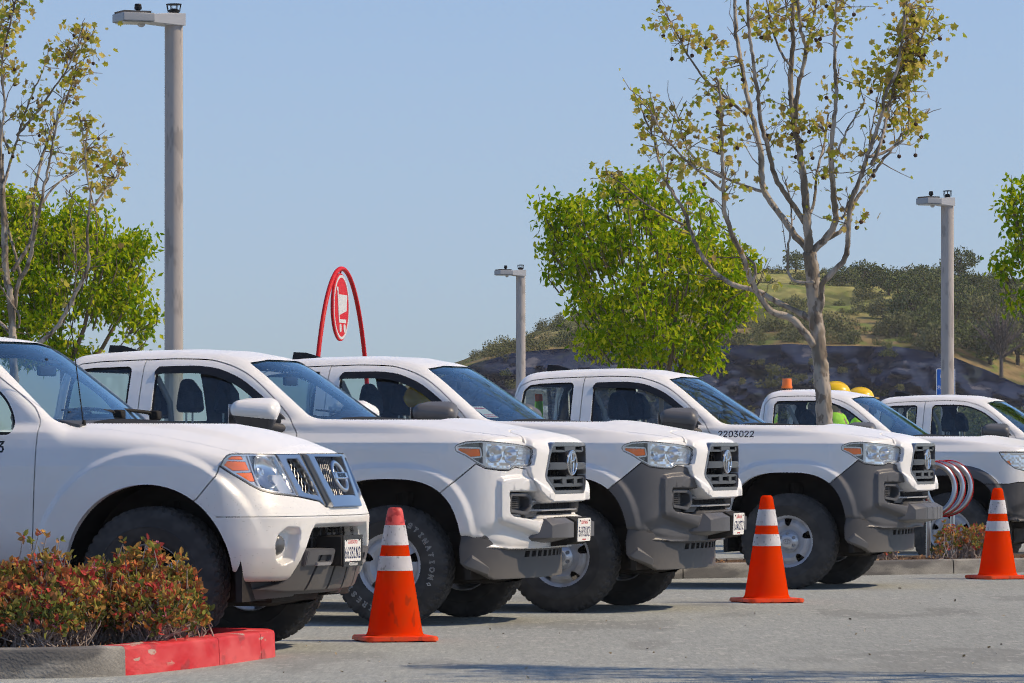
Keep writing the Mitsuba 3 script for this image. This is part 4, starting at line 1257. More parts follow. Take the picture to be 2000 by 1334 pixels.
def wheel_parts(kind):
    """[(name, shape)] of a wheel about the origin, its outside towards -y; children of 'wheel' get a sub-key."""
    if kind in WHEEL:
        return WHEEL[kind]
    out = []
    low = kind.endswith('_rear')
    if kind.startswith('steel'):
        ty = mikit.ply(tyre_mesh(.389, .122, .212, low=low), 'tyre_rubber', smooth=28)
        b, d = steel_rim(.216)
        cap, nuts, emb = hub_cap()
        out = [('tyre', ty), ('rim', mikit.ply(join([b, as_tm(d)]), 'wheel_silver', smooth=32)), ('hub_cap', mikit.ply(cap, 'wheel_cap', smooth=35)), ('emblem', mikit.ply(emb, 'cap_relief', smooth=True))]
        if not low:
            out += [('lug_nut', mikit.ply(n_, 'wheel_cap', smooth=False)) for n_ in nuts]
    else:
        ty = mikit.ply(tyre_mesh(.412, .125, .222, blocks=46, low=low), 'tyre_rubber', smooth=28)
        b, d = alloy_rim(.226)
        out = [('tyre', ty), ('rim', mikit.ply(join([b, as_tm(d)]), 'wheel_silver', smooth=32))]
    drum = mikit.ply(m3.Manifold.cylinder(.02, .15, .15, 40).rotate((90, 0, 0)).translate((0, .02, 0)), 'under_black', smooth=30)
    out.append(('brake_disc', drum))
    WHEEL[kind] = out
    return out


def put_wheels(tk, M, kind, x_list, track, R, lettered=False, steer=0.0):
    for x in x_list:
        for sy in (-1, 1):
            W = M @ T().translate([x, sy * track / 2, R]).rotate([0, 0, 1], 0 if sy < 0 else 180)
            w = key_in(tk, 'wheel')
            parts = wheel_parts(kind + ('_rear' if x < -1 else ''))
            for n, s in parts:
                scene[key_in2(w, n)] = moved(s, W)
            WK.setdefault(tk, []).append(w)
            if lettered and x == x_list[0] and sy < 0:
                t1 = ring_text('DESTINATION*', .298, .034, -.1298, 11, 9.3)
                t2 = ring_text('FIRESTONE', .298, .034, -.1298, 194, 9.3)
                scene[f'{w}__lettering'] = moved(mikit.ply(join([t1, t2]), 'tyre_letter', smooth=False), W)
                labels[f'{w}__lettering'] = {'label': 'raised outlined white letters on the tyre'}


WK = {}


def key_in2(parent, name):
    k, i = f'{parent}__{name}', 0
    while any(q == k or q.startswith(k + '__') for q in scene):
        i += 1
        k = f'{parent}__{name}_{i:03d}'
    return k


key_in = key_in2


# ------------------------------------------------------------------ truck bodies
def superellipse(c, a, b, n, m=72, z0=None):
    t = np.linspace(0, 2 * np.pi, m, endpoint=False)
    p = np.stack([c[0] + a * np.sign(np.cos(t)) * np.abs(np.cos(t)) ** (2 / n), c[1] + b * np.sign(np.sin(t)) * np.abs(np.sin(t)) ** (2 / n)], 1)
    return Polygon(p)


def cab_field(c):
    def f(x, y, z, inset=0.0):
        ay = np.abs(y)
        side = (ay - np.interp(z, *c['width'])) * .93
        roof = z - (np.interp(x, *c['roof']) - c['crown'] * (ay / .6) ** 2)
        xw = c['ws'][0] - (z - c['ws'][1]) * c['ws'][2] - c['ws'][3] * ay ** 2
        ws = (x - xw) / math.hypot(1, c['ws'][2])
        rear = c['rear'] - (z - 1.35) * c.get('rake', -.07) - x
        g = smax(side, roof, c.get('r_side', .13))
        g = smax(g, ws, .045)
        g = smax(g, rear, .14)
        g = np.maximum(g, .50 - z)
        return g + inset
    return f


def body_field(c):
    pl, cab = c['plan'], cab_field(c['cab'])

    def F(x, y, z):
        ay = np.abs(y)
        D, S = pl.ds(x, ay)
        w = sstep(.80, 1.12, S)
        off = w * np.interp(z, *c['side']) + pl.base(S, z)
        cx, cz, a, b, n = c['arch']
        rho = ((np.abs(x - cx) / a) ** n + (np.abs(np.maximum(z - cz, 0)) / b) ** n) ** (1 / n)
        off = off + c['flare'][0] * (1 - sstep(c['flare'][1], c['flare'][2], rho)) * w * (x < 1)
        front = S < 1.35
        for r in c['relief']:
            v = np.zeros_like(x)
            v[front] = r(S[front], z[front])
            off = off + v
        hood = np.interp(x, *c['hood']) - c['crown'] * (ay / .72) ** 2.4 + c['bulge'] * sstep(.56, .44, ay) * sstep(.62, .3, x)
        bx = sstep(c['cowl'] - .10, c['cowl'] + .05, x)
        top = z - (hood * bx + (1 - bx) * c['belt'])
        g = smax(D - off, top, c['r_top'])
        bot = np.where(x > .2, np.interp(S, *c['bottom']), .50) - z
        g = smax(g, bot, .04)
        g = np.maximum(g, c['cab']['rear'] - .01 - x)
        return smin(g, cab(x, y, z), .03)
    return F, cab


def glass_side(poly, cab, y_in=.012, step=.05):
    """A pane over the (x, z) outline, lying in the cab's side just under its skin (right side; y < 0)."""
    m = as_tm(m3.Manifold.extrude(cs(poly), .001).refine_to_length(step))
    v = np.array(m.vertices)
    keep = m.triangles_center[:, 2] > .0009
    f = np.array(m.faces)[keep]
    lo, hi = np.zeros(len(v)), np.full(len(v), 1.2)
    for _ in range(30):
        mid = (lo + hi) / 2
        ins = cab(v[:, 0], -mid, v[:, 1]) < -y_in
        lo, hi = np.where(ins, mid, lo), np.where(ins, hi, mid)
    out = tm(np.stack([v[:, 0], -lo, v[:, 1]], 1), f)
    return trimesh.Trimesh(out.vertices, out.faces, process=True)


def glass_front(poly, cab, sign=1, inset=.010, step=.05, x0=0.2):
    """A pane over the (y, z) outline, in the windscreen's (sign 1) or the rear window's (-1) skin."""
    m = as_tm(m3.Manifold.extrude(cs(poly), .001).refine_to_length(step))
    v = np.array(m.vertices)
    keep = m.triangles_center[:, 2] > .0009
    f = np.array(m.faces)[keep]
    a = np.full(len(v), -1.5)
    b = np.full(len(v), x0 if sign > 0 else -2.7)
    for _ in range(34):
        mid = (a + b) / 2
        ins = cab(mid, v[:, 0], v[:, 1]) < -inset
        a, b = np.where(ins, mid, a), np.where(ins, b, mid)
    return trimesh.Trimesh(np.stack([a, v[:, 0], v[:, 1]], 1), f[:, ::1] if sign > 0 else f[:, ::-1], process=True)


def band(pane, poly_out, poly_in):
    return None


def body_parts(c):
    """[(key below the truck, shape, label)] of the painted body, the glass, the trim lines and the interior."""
    F, cab = body_field(c)
    xr = c['cab']['rear']
    M = solid(F, (xr - .1, -1.05, .38), (1.1, 1.05, 1.92), c.get('h', .013))
    M = M.simplify(.0002)
    cav = lambda e: (lambda x, y, z: np.maximum(smax(np.where(z < 1.34, cab(x, y, np.full_like(z, 1.34)), cab(x, y, z)) + e, .60 + e - z, .03), x - (-.50 - max(0, 0)) + e))
    C1 = solid(cav(.040), (xr - .05, -1.0, .5), (.2, 1.0, 1.9), .03).simplify(.002)
    C2 = solid(cav(.055), (xr - .05, -1.0, .5), (.2, 1.0, 1.9), .03).simplify(.002)
    out = []
    cx, cz, a, b, n = c['arch']
    arch = superellipse((cx, cz), a, b, n)
    arch = arch.union(shapely.box(cx - a + .012, .2, cx + a - .012, cz)) if n > 2.2 else arch.union(shapely.box(cx - a, .2, cx + a, cz))
    big = arch.buffer(.05)
    cut = both(prism_y(arch, -1.2, -.885) + prism_y(big, -.89, -.50))
    win = both(sum((prism_y(w, -1.2, -.3) for w in c['windows']), m3.Manifold()))
    wsh = prism_x(c['ws_poly'], -1.25, .2) - box(-1.3, .3, -1, 1, .3, 1.28)
    rear = prism_x(c['rear_win'], -2.9, xr + .16)
    shell = M - C1 - cut - win - wsh - rear
    liner = (C1 - C2) - win - wsh - rear
    out.append(('interior_trim', mikit.ply(liner, 'trim_dark', smooth=30), None))
    wl = (prism_y(big, -.883, -.502) - prism_y(arch.buffer(.012), -.95, -.4)) + prism_y(big, -.53, -.50)
    wl = wl - box(-3, 3, -2, 2, -1, .30)
    out.append(('wheel_arch_liner', mikit.ply(wl, 'under_black', smooth=30), None))
    out.append(('wheel_arch_liner_001', mikit.ply(mirrored(wl), 'under_black', smooth=30), None))
    gap = c.get('gap', .0075)
    pl = c['plan']
    # headlamp openings
    hl = c['headlight']
    hole = m3.Manifold.extrude(cs(hl), .20).translate((0, 0, -.11))
    core = (solid(lambda x, y, z: F(x, y, z) + .030, (c['cowl'] - .1, -1.0, .40), (1.1, 1.0, 1.5), .03).simplify(.003) ^ box(c['cowl'] + .03, 1.3, -1, 1, .5, 1.6)) - both(prism_y(big.buffer(.01), -1.2, -.45))
    for fl in (False, True):
        q = man(pl.drape(hole, fl))
        shell, core = shell - q, core - q
    # bumper corner: the lower front as a piece of its own
    bp = Polygon(c['bumper_poly'])
    bp = bp.union(affinity.scale(bp, -1, 1, origin=(0, 0)))
    full = m3.Manifold.extrude(cs(bp), .30).translate((0, 0, -.13))
    fat = m3.Manifold.extrude(cs(bp.buffer(gap, join_style=2)), .32).translate((0, 0, -.14))
    bump = shell ^ man(pl.drape(full))
    shell = shell - man(pl.drape(fat))
    if c.get('hex') is not None:
        hx = m3.Manifold.extrude(cs(c['hex']), .40).translate((0, 0, -.14))
        hx = man(pl.drape(hx))
        shell, bump, core = shell - hx, bump - hx, core - hx
    for q in c.get('openings', []):
        q = man(pl.drape(m3.Manifold.extrude(cs(q), .42).translate((0, 0, -.32))))
        bump, shell, core = bump - q, shell - q, core - q
    for q in c.get('grooves', []):
        bump = bump - man(pl.drape(m3.Manifold.extrude(cs(q), .12).translate((0, 0, -.014))))
    for q in c.get('core_cuts', []):
        core = core - man(pl.drape(m3.Manifold.extrude(cs(q), .30).translate((0, 0, -.135))))
    out.append(('engine_bay', mikit.ply(core, 'under_black', smooth=30), None))
    out.append(('front_bumper', skin(bump, F, c['mat_bumper']), c.get('bumper_label')))
    # hood
    hp = Polygon(c['hood_poly'])
    hood = (shell ^ prism_z(hp, 1.08, 1.6))
    shell = shell - prism_z(hp.buffer(.0035, join_style=2).union(hp.buffer(.010, join_style=2).intersection(shapely.box(.44, -1, 2, 1))).union(hp.buffer(c.get('nose_gap', .010), join_style=2).intersection(shapely.box(.55, -.62, 2, .62))), 1.07, 1.6)
    out.append(('hood', skin(hood, F, 'white_paint'), None))
    # doors on both sides
    for nm, poly in c['doors']:
        pp = Polygon(poly)
        d = shell ^ prism_y(pp, -1.2, -.45)
        shell = shell - both(prism_y(pp.buffer(gap, join_style=2), -1.2, -.45))
        out.append((nm, skin(d, F, 'white_paint'), None))
        out.append((nm + '_001', skin(mirrored(d), F, 'white_paint'), None))
    fr = box(c['cowl'] - .02, 1.4, -1.2, 1.2, .3, c['belt'] + .10) - prism_z(Polygon([(c['cowl'] - .1, -.60), (c['cowl'] - .1, .60), (.45, .60), (.45, -.60)]), .2, 1.7)
    sur = prism_z(Polygon([(.45, -.62), (.45, .62), (1.3, .62), (1.3, -.62)]), .2, 1.7)
    nose = shell ^ sur
    wing = (shell - sur) ^ fr
    wing_r = wing.trim_by_plane((0, -1, 0), 0)
    wing_l = wing.trim_by_plane((0, 1, 0), 0)
    rest = shell - sur - fr
    if c.get('grey_flare'):
        fl = arch.buffer(.105).intersection(shapely.box(-3, .0, 3, 1.2))
        fl = fl.union(shapely.box(cx + a - .05, .4, 1.2, .855).intersection(shapely.box(.3, .5, .72, .86)))
        fp = prism_y(fl, -1.3, -.80) ^ box(-3, 3, -2, 2, .3, 1.5)
        fb = wing_r ^ fp
        wing_r, wing_l = wing_r - fp, wing_l - both(fp)
        fs = skin(as_tm(fb), F, 'grey_plastic')
        out.append(('fender_flare', fs, 'grey plastic flare round the wheel arch'))
    out.append(('fender', skin(wing_r, F, 'white_paint'), None))
    out.append(('fender_001', skin(wing_l, F, 'white_paint'), None))
    out.append(('grille_surround', skin(nose, F, 'white_paint'), None))
    out.append(('cab', skin(rest, F, 'white_paint'), None))
    # glass with its black seal
    for i, w in enumerate(c['windows']):
        g = glass_side(w.buffer(.012), cab)
        nm = 'side_window' if i == 0 else 'rear_side_window'
        out.append((nm, mikit.ply(g, 'side_glass', smooth=True), None))
        out.append((nm + '_001', mikit.ply(mirrored(g), 'side_glass', smooth=True), None))
        s_ = glass_side(w.buffer(.004).difference(w.buffer(-c.get('seal', .016))), cab, .009, .03)
        out.append(('window_seal' + ('_002' if i else ''), mikit.ply(s_, 'seal_black', smooth=True), None))
        out.append(('window_seal' + ('_003' if i else '_001'), mikit.ply(mirrored(s_), 'seal_black', smooth=True), None))
        if c.get('visor') and i == 0:
            top = w.difference(affinity.translate(w, -.012, -.050))
            top = top.intersection(shapely.box(-3, 1.42, 0, 2)).buffer(-.003).buffer(.003)
            v_ = glass_side(top, cab, -.014, .03)
            out.append(('rain_guard', mikit.ply(v_, 'visor_smoke', smooth=True), 'dark strip along the window top'))
    g = glass_front(c['ws_poly'].buffer(.012), cab, 1)
    out.append(('windshield', mikit.ply(g, 'windshield_glass', smooth=True), None))
    s_ = glass_front(c['ws_poly'].buffer(.006).difference(c['ws_poly'].buffer(-.022)), cab, 1, .0135, .03)
    out.append(('windshield_seal', mikit.ply(s_, 'seal_black', smooth=True), None))
    g = glass_front(c['rear_win'].buffer(.012), cab, -1)
    out.append(('rear_window', mikit.ply(g, 'side_glass', smooth=True), None))
    return out, F, cab


def cargo_bed(x0, x1, w, z0, z1, rear_arch):
    b = rbox(x1, x0, -w, w, z0, z1, .04) - rbox(x1 + .06, x0 - .05, -w + .10, w - .10, z0 + .15, z1 + .2, .02)
    b = b - prism_y(superellipse((rear_arch, .40), .48, .50, 2.6).union(shapely.box(rear_arch - .47, 0, rear_arch + .47, .4)), -1.2, 1.2)
    return b


def seat(x, y, zr=1.62, w=.24):
    back = m3.Manifold.batch_hull([m3.Manifold.sphere(.06, 20).translate(p) for p in ((x - .10, y - w + .06, .72), (x - .10, y + w - .06, .72), (x - .25, y - w + .10, 1.22), (x - .25, y + w - .10, 1.22), (x - .2, y - w + .05, 1.05), (x - .2, y + w - .05, 1.05))])
    cush = m3.Manifold.batch_hull([m3.Manifold.sphere(.07, 20).translate(p) for p in ((x - .1, y - w + .07, .68), (x - .1, y + w - .07, .68), (x + .38, y - w + .07, .73), (x + .38, y + w - .07, .73))])
    pts = [m3.Manifold.sphere(r, 24).translate(p) for r, p in ((.035, (x - .235, y - .075, zr - .19)), (.035, (x - .235, y + .075, zr - .19)), (.035, (x - .305, y - .07, zr - .19)), (.035, (x - .305, y + .07, zr - .19)), (.04, (x - .25, y - .07, zr - .10)), (.04, (x - .25, y + .07, zr - .10)), (.042, (x - .285, y - .035, zr - .042)), (.042, (x - .285, y + .035, zr - .042)), (.03, (x - .325, y, zr - .10)))]
    head = m3.Manifold.batch_hull(pts)
    post = join([tube([(x - .275, y + s * .06, 1.20), (x - .275, y + s * .06, zr - .2)], .007, 8) for s in (-1, 1)])
    return join([back, cush]), as_tm(head), post


def interior_parts(c, rear_seat=True):
    out = []
    for y in (-.36, .36):
        b, h, p = seat(-1.31 + c.get('seat_x', 0), y, c.get('head_z', 1.61))
        out += [('seat', mikit.ply(b, 'seat_cloth', smooth=40), None), ('headrest', mikit.ply(h, 'seat_cloth', smooth=40), None), ('headrest_post', mikit.ply(p, 'steel', smooth=True), None)]
    if rear_seat:
        b, h, p = seat(-1.53, -.40, 1.57, .3)
        out += [('rear_headrest', mikit.ply(h, 'seat_cloth', smooth=40), None)]
        out.append(('rear_seat', mikit.ply(rbox(-2.3, -2.0, -.68, .68, .7, 1.27, .05), 'seat_cloth', smooth=30), None))
    dash = m3.Manifold.hull_points(np.array([(x, y, z) for y in (-.74, .74) for x, z in ((-.52, .8), (-.50, 1.20), (-.66, 1.29), (-.86, 1.275), (-.92, 1.22), (-.86, .8))]))
    out.append(('dashboard', mikit.ply(dash, 'trim_dark', smooth=25), None))
    cw = np.array([(-1.03, .36, 1.19)])
    t = np.linspace(0, 2 * np.pi, 41)
    e1, e2 = np.array([0, 1, 0]), np.array([.42, 0, .907])
    ring = cw + .185 * (np.cos(t)[:, None] * e1 + np.sin(t)[:, None] * e2)
    sw = [tube(ring, .015, 8, False)] + [tube([cw[0] + np.array([.05, 0, -.02]), cw[0] + .185 * (math.cos(a) * e1 + math.sin(a) * e2)], .014, 6) for a in (0, np.pi, -np.pi / 2)] + [tube([cw[0], cw[0] + [.3, 0, -.14]], .03, 8)]
    out.append(('steering_wheel', mikit.ply(join(sw), 'trim_dark', smooth=True), None))
    mir = rbox(-1.015, -.985, -.12, .12, 1.565, 1.625, .012)
    out.append(('interior_mirror', mikit.ply(join([mir, tube([(-1.0, 0, 1.61), (-1.0, 0, 1.67)], .01, 6)]), 'trim_dark', smooth=30), None))
    bl = [tube([(-1.70, s * .66, 1.62), (-1.62, s * .64, 1.45), (-1.60, s * .60, 1.1)], .02, 4) for s in (-1, 1)]
    out.append(('seat_belt', mikit.ply(join(bl), 'trim_grey', smooth=True), None))
    ap = []
    return out


def mirror_parts(cx, cy, z0, z1, lx, ly, sail_on=True):
    """A door mirror on the right side about (cx, cy): cap, dark lower shell, arm, glass."""
    sph = lambda p, r: m3.Manifold.sphere(r, 24).translate(p)
    zc = (z0 + z1) / 2
    h = (z1 - z0) / 2
    pts = [sph((cx + lx * .30, cy + ly * .30, zc + h * .35), h * .62), sph((cx + lx * .42, cy - ly * .25, zc + h * .15), h * .55), sph((cx - lx * .38, cy + ly * .35, zc + h * .38), h * .58), sph((cx - lx * .42, cy - ly * .38, zc + h * .28), h * .55),
           sph((cx + lx * .3, cy, zc - h * .5), h * .45), sph((cx - lx * .40, cy, zc - h * .52), h * .42)]
    whole = m3.Manifold.batch_hull(pts)
    cap = whole.trim_by_plane((0.10, 0, 1), zc - h * .22 + .10 * cx)
    low = whole.trim_by_plane((-0.10, 0, -1), -(zc - h * .235 + .10 * cx))
    arm = m3.Manifold.batch_hull([sph((cx - lx * .1, cy + ly * .4, zc - h * .62), .035), sph((cx + lx * .55, cy + ly * .9, zc - h * .85), .035), sph((cx + lx * .70, cy + ly * 1.05, zc - h * .95), .03), sph((cx + lx * .1, cy + ly * 1.05, zc - h * .85), .03)])
    sail = m3.Manifold.hull_points(np.array([(-.70, -.80, 1.30), (-.98, -.80, 1.30), (-.86, -.76, 1.45), (-.70, -.83, 1.30), (-.98, -.83, 1.30), (-.88, -.785, 1.45)]))
    gl = box(cx - lx * .5 - h * .48, cx - lx * .5 - h * .46, cy - ly * .5, cy + ly * .5, zc - h * .6, zc + h * .6)
    return as_tm(cap), join([low, arm] + ([sail] if sail_on else [])), as_tm(gl)


def plate_parts(txt, topred, w=.305, h=.152, frame=None):
    """A licence plate in the plane x = 0 facing +x, centred on the origin: [(name, shape)]."""
    def turn(m):
        v = np.array(m.vertices)
        return tm(np.stack([v[:, 2], v[:, 0], v[:, 1]], 1), m.faces)
    pl = slab(rounded(shapely.box(-w / 2, -h / 2, w / 2, h / 2), .012), 0, .004, .001)
    out = [('plate', mikit.ply(turn(as_tm(pl)), 'plate_white', smooth=False))]
    t = text(txt, .062, .0012, True)
    t.vertices[:, 0] *= .262 / np.ptp(t.vertices[:, 0])
    t.vertices[:, 1] += -.012
    t.vertices[:, 2] += .0038
    out.append(('plate_number', mikit.ply(turn(t), 'plate_blue', smooth=False)))
    r = text(topred, .026, .0012, False)
    r.vertices[:, 0] += .18 * r.vertices[:, 1]
    r.vertices[:, 1] += .052
    r.vertices[:, 2] += .0038
    bt = text('dmv.ca.gov', .011, .0012, True)
    bt.vertices[:, 1] += -.064
    bt.vertices[:, 2] += .0038
    out.append(('plate_lettering', mikit.ply(turn(join([r, bt])), 'plate_red', smooth=False)))
    if frame:
        fr = slab(shapely.box(-w / 2 - .010, -h / 2 - .014, w / 2 + .010, h / 2 + .012).difference(shapely.box(-w / 2 + .012, -h / 2 + .016, w / 2 - .012, h / 2 - .014)), -.002, .008, .002)
        out.append(('plate_frame', mikit.ply(turn(as_tm(fr)), 'gloss_black', smooth=False)))
        ft = []
        for s, y in (frame[0], h / 2 - .001), (frame[1], -h / 2 + .001):
            if not s:
                continue
            q = text(s, .017, .0012, True)
            q.vertices[:, 1] += y
            q.vertices[:, 2] += .0078
            ft.append(q)
        out.append(('plate_frame_lettering', mikit.ply(turn(join(ft)), 'plate_white', smooth=False)))
    bolts = join([as_tm(m3.Manifold.cylinder(.004, .007, .006, 8).translate((sx * w * .36, h / 2 - .016, .004))) for sx in (-1, 1)])
    out.append(('plate_bolts', mikit.ply(turn(bolts), 'under_black', smooth=False)))
    return out
# ------------------------------------------------------------------ the three white pickups with the tall hexagonal grille (and, with other lamps and flares, the two behind)
def arc(p):
    """A smooth curve through the points."""
    return [tuple(q) for q in smooth_line(p, 30)]


def mir_y(p):
    p = np.array(p, float)
    return np.vstack([p, (p * [1, -1])[::-1]])


def mir(p):
    p = np.array(p, float)
    return np.vstack([p, (p * [-1, 1])[::-1]])


ROOF = ([-2.45, -2.3, -2.0, -1.6, -1.3, -1.05, -.8], [1.765, 1.79, 1.808, 1.815, 1.800, 1.755, 1.66])
WIDTH = ([.0, 1.30, 1.34, 1.50, 1.66, 1.76, 1.9], [.825, .820, .812, .757, .690, .640, .55])
TAC = dict(
    plan=Plan([(.915, 0), (.911, .2), (.900, .36), (.864, .5), (.798, .64), (.718, .77), (.64, .85), (.55, .897), (.42, .925), (.2, .935), (-.4, .935), (-1.2, .93), (-2.7, .915)]),
    side=([.30, .52, .70, .95, 1.10, 1.182, 1.189, 1.245, 1.262, 1.315, 1.34, 1.40], [-.06, -.03, -.008, .0, -.002, -.004, -.010, -.066, -.074, -.084, -.105, -.17]),
    arch=(-.005, .40, .492, .55, 2.9), flare=(.026, 1.12, 1.20),
    hood=([-.8, -.55, -.3, 0, .25, .5, .7, .80, .88, .93, 1.0], [1.385, 1.380, 1.374, 1.360, 1.335, 1.300, 1.268, 1.248, 1.218, 1.175, 1.10]), crown=.040, bulge=.008,
    cowl=-.58, belt=1.335, r_top=.055, bottom=([0, .7, .87, 1.05, 1.1], [.50, .50, .532, .577, .578]),
    cab=dict(width=WIDTH, roof=ROOF, crown=.035, ws=(-.40, 1.345, 1.52, .34), rear=-2.42),
    relief=[
        Relief([(0, 1.45), (.47, 1.45), (.545, 1.27), (.60, 1.17), (.622, 1.04), (.612, .985), (.548, .86), (.478, .803), (.383, .778), (0, .778)], .048, .016),
        Relief([(.845, .935), (.825, .955), (.66, .968), (.60, .950), (.40, .86), (.40, .69), (.435, .655), (.488, .583), (.827, .672), (.845, .70)], .030, .014),
        Relief([(.765, .862), (.757, .735), (.73, .712), (.488, .682), (.40, .712), (0, .712), (0, .79), (.383, .79), (.476, .815), (.545, .862)], -.115, .010),
        Relief([(0, .70), (.43, .66), (.488, .583), (.80, .66), (.95, .60), (1.02, .3), (0, .3)], -.035, .05)],
    headlight=rounded(Polygon([(1.138, 1.155), (1.122, 1.174), (1.066, 1.192), (.977, 1.198), (.854, 1.190), (.702, 1.178), (.600, 1.165), (.556, 1.145), (.555, 1.105), (.575, 1.040), (.592, 1.030), (.715, 1.030), (.756, 1.006), (.841, 1.009), (.93, 1.020), (.995, 1.052), (1.071, 1.100), (1.129, 1.127)]), .010),
    bumper_poly=[(1.34, .62), (1.30, .80), (1.206, .873), (.998, 1.044), (.94, 1.015), (.84, 1.002), (.76, 1.000), (.70, 1.022), (.62, 1.01), (.613, .984), (.548, .860), (.478, .803), (.383, .778), (-.383, .778), (-.383, .45), (1.34, .45)],
    hex=rounded(Polygon(mir([(.335, 1.188), (.378, 1.182), (.400, 1.164), (.430, 1.105), (.471, .972), (.460, .940), (.338, .848)])), .012),
    hood_poly=mir_y([(-.56, .70), (-.50, .745), (-.2, .775), (.2, .778), (.48, .755), (.62, .715), (.725, .690), (.80, .600), (.775, .575), (.70, .52), (.655, .44), (.64, .30)]),
    ws_poly=rounded(Polygon(mir([(.735, 1.335), (.74, 1.36), (.585, 1.690), (.56, 1.715), (.30, 1.738)])), .03),
    rear_win=rounded(shapely.box(-.60, 1.38, .60, 1.66), .05),
    windows=[rounded(Polygon([(-1.695, 1.30), (-1.70, 1.66), (-1.675, 1.690), *arc([(-1.45, 1.694), (-1.32, 1.684), (-1.14, 1.628), (-.97, 1.522), (-.80, 1.37), (-.76, 1.30)])]), .018),
             rounded(Polygon([(-2.32, 1.32), (-2.30, 1.62), (-2.25, 1.668), (-2.15, 1.682), (-1.90, 1.690), (-1.87, 1.675), (-1.868, 1.32)]), .03)],
    doors=[('door', [(-1.785, .54), (-1.785, 1.730), *arc([(-1.60, 1.737), (-1.36, 1.730), (-1.22, 1.700), (-1.08, 1.645), (-.95, 1.558), (-.83, 1.455), (-.72, 1.340), (-.655, 1.24)]), (-.625, 1.10), (-.62, .54)]),
           ('rear_door', [(-2.385, .9), (-2.375, 1.55), (-2.33, 1.66), (-2.24, 1.705), (-2.10, 1.720), (-1.785, 1.732), (-1.785, .54), (-2.20, .54)])],
    mat_bumper='white_paint', nose_gap=.014,
    core_cuts=[Polygon(mir([(.77, .875), (.765, .73), (.735, .70), (.488, .67), (.30, .70), (.30, .80), (.476, .825), (.545, .875)])).buffer(.01)])


def tri_ellipse_badge(w, h, r):
    e = lambda a, b, c, n=33: tube([(a * math.cos(t), b * math.sin(t) + c, 0) for t in np.linspace(0, 2 * np.pi, n)], r, 8, False)
    return join([e(w, h, 0), e(w * .30, h * .93, 0), e(w * .62, h * .36, h * .50)])


def yz_at(m, x, y, z):
    """From a flat model (x right seen from the front is +y of the truck... drawn in (y, z)) to the plane at x."""
    v = np.array(as_tm(m).vertices)
    return tm(np.stack([v[:, 2] + x, v[:, 0] + y, v[:, 1] + z], 1), as_tm(m).faces)


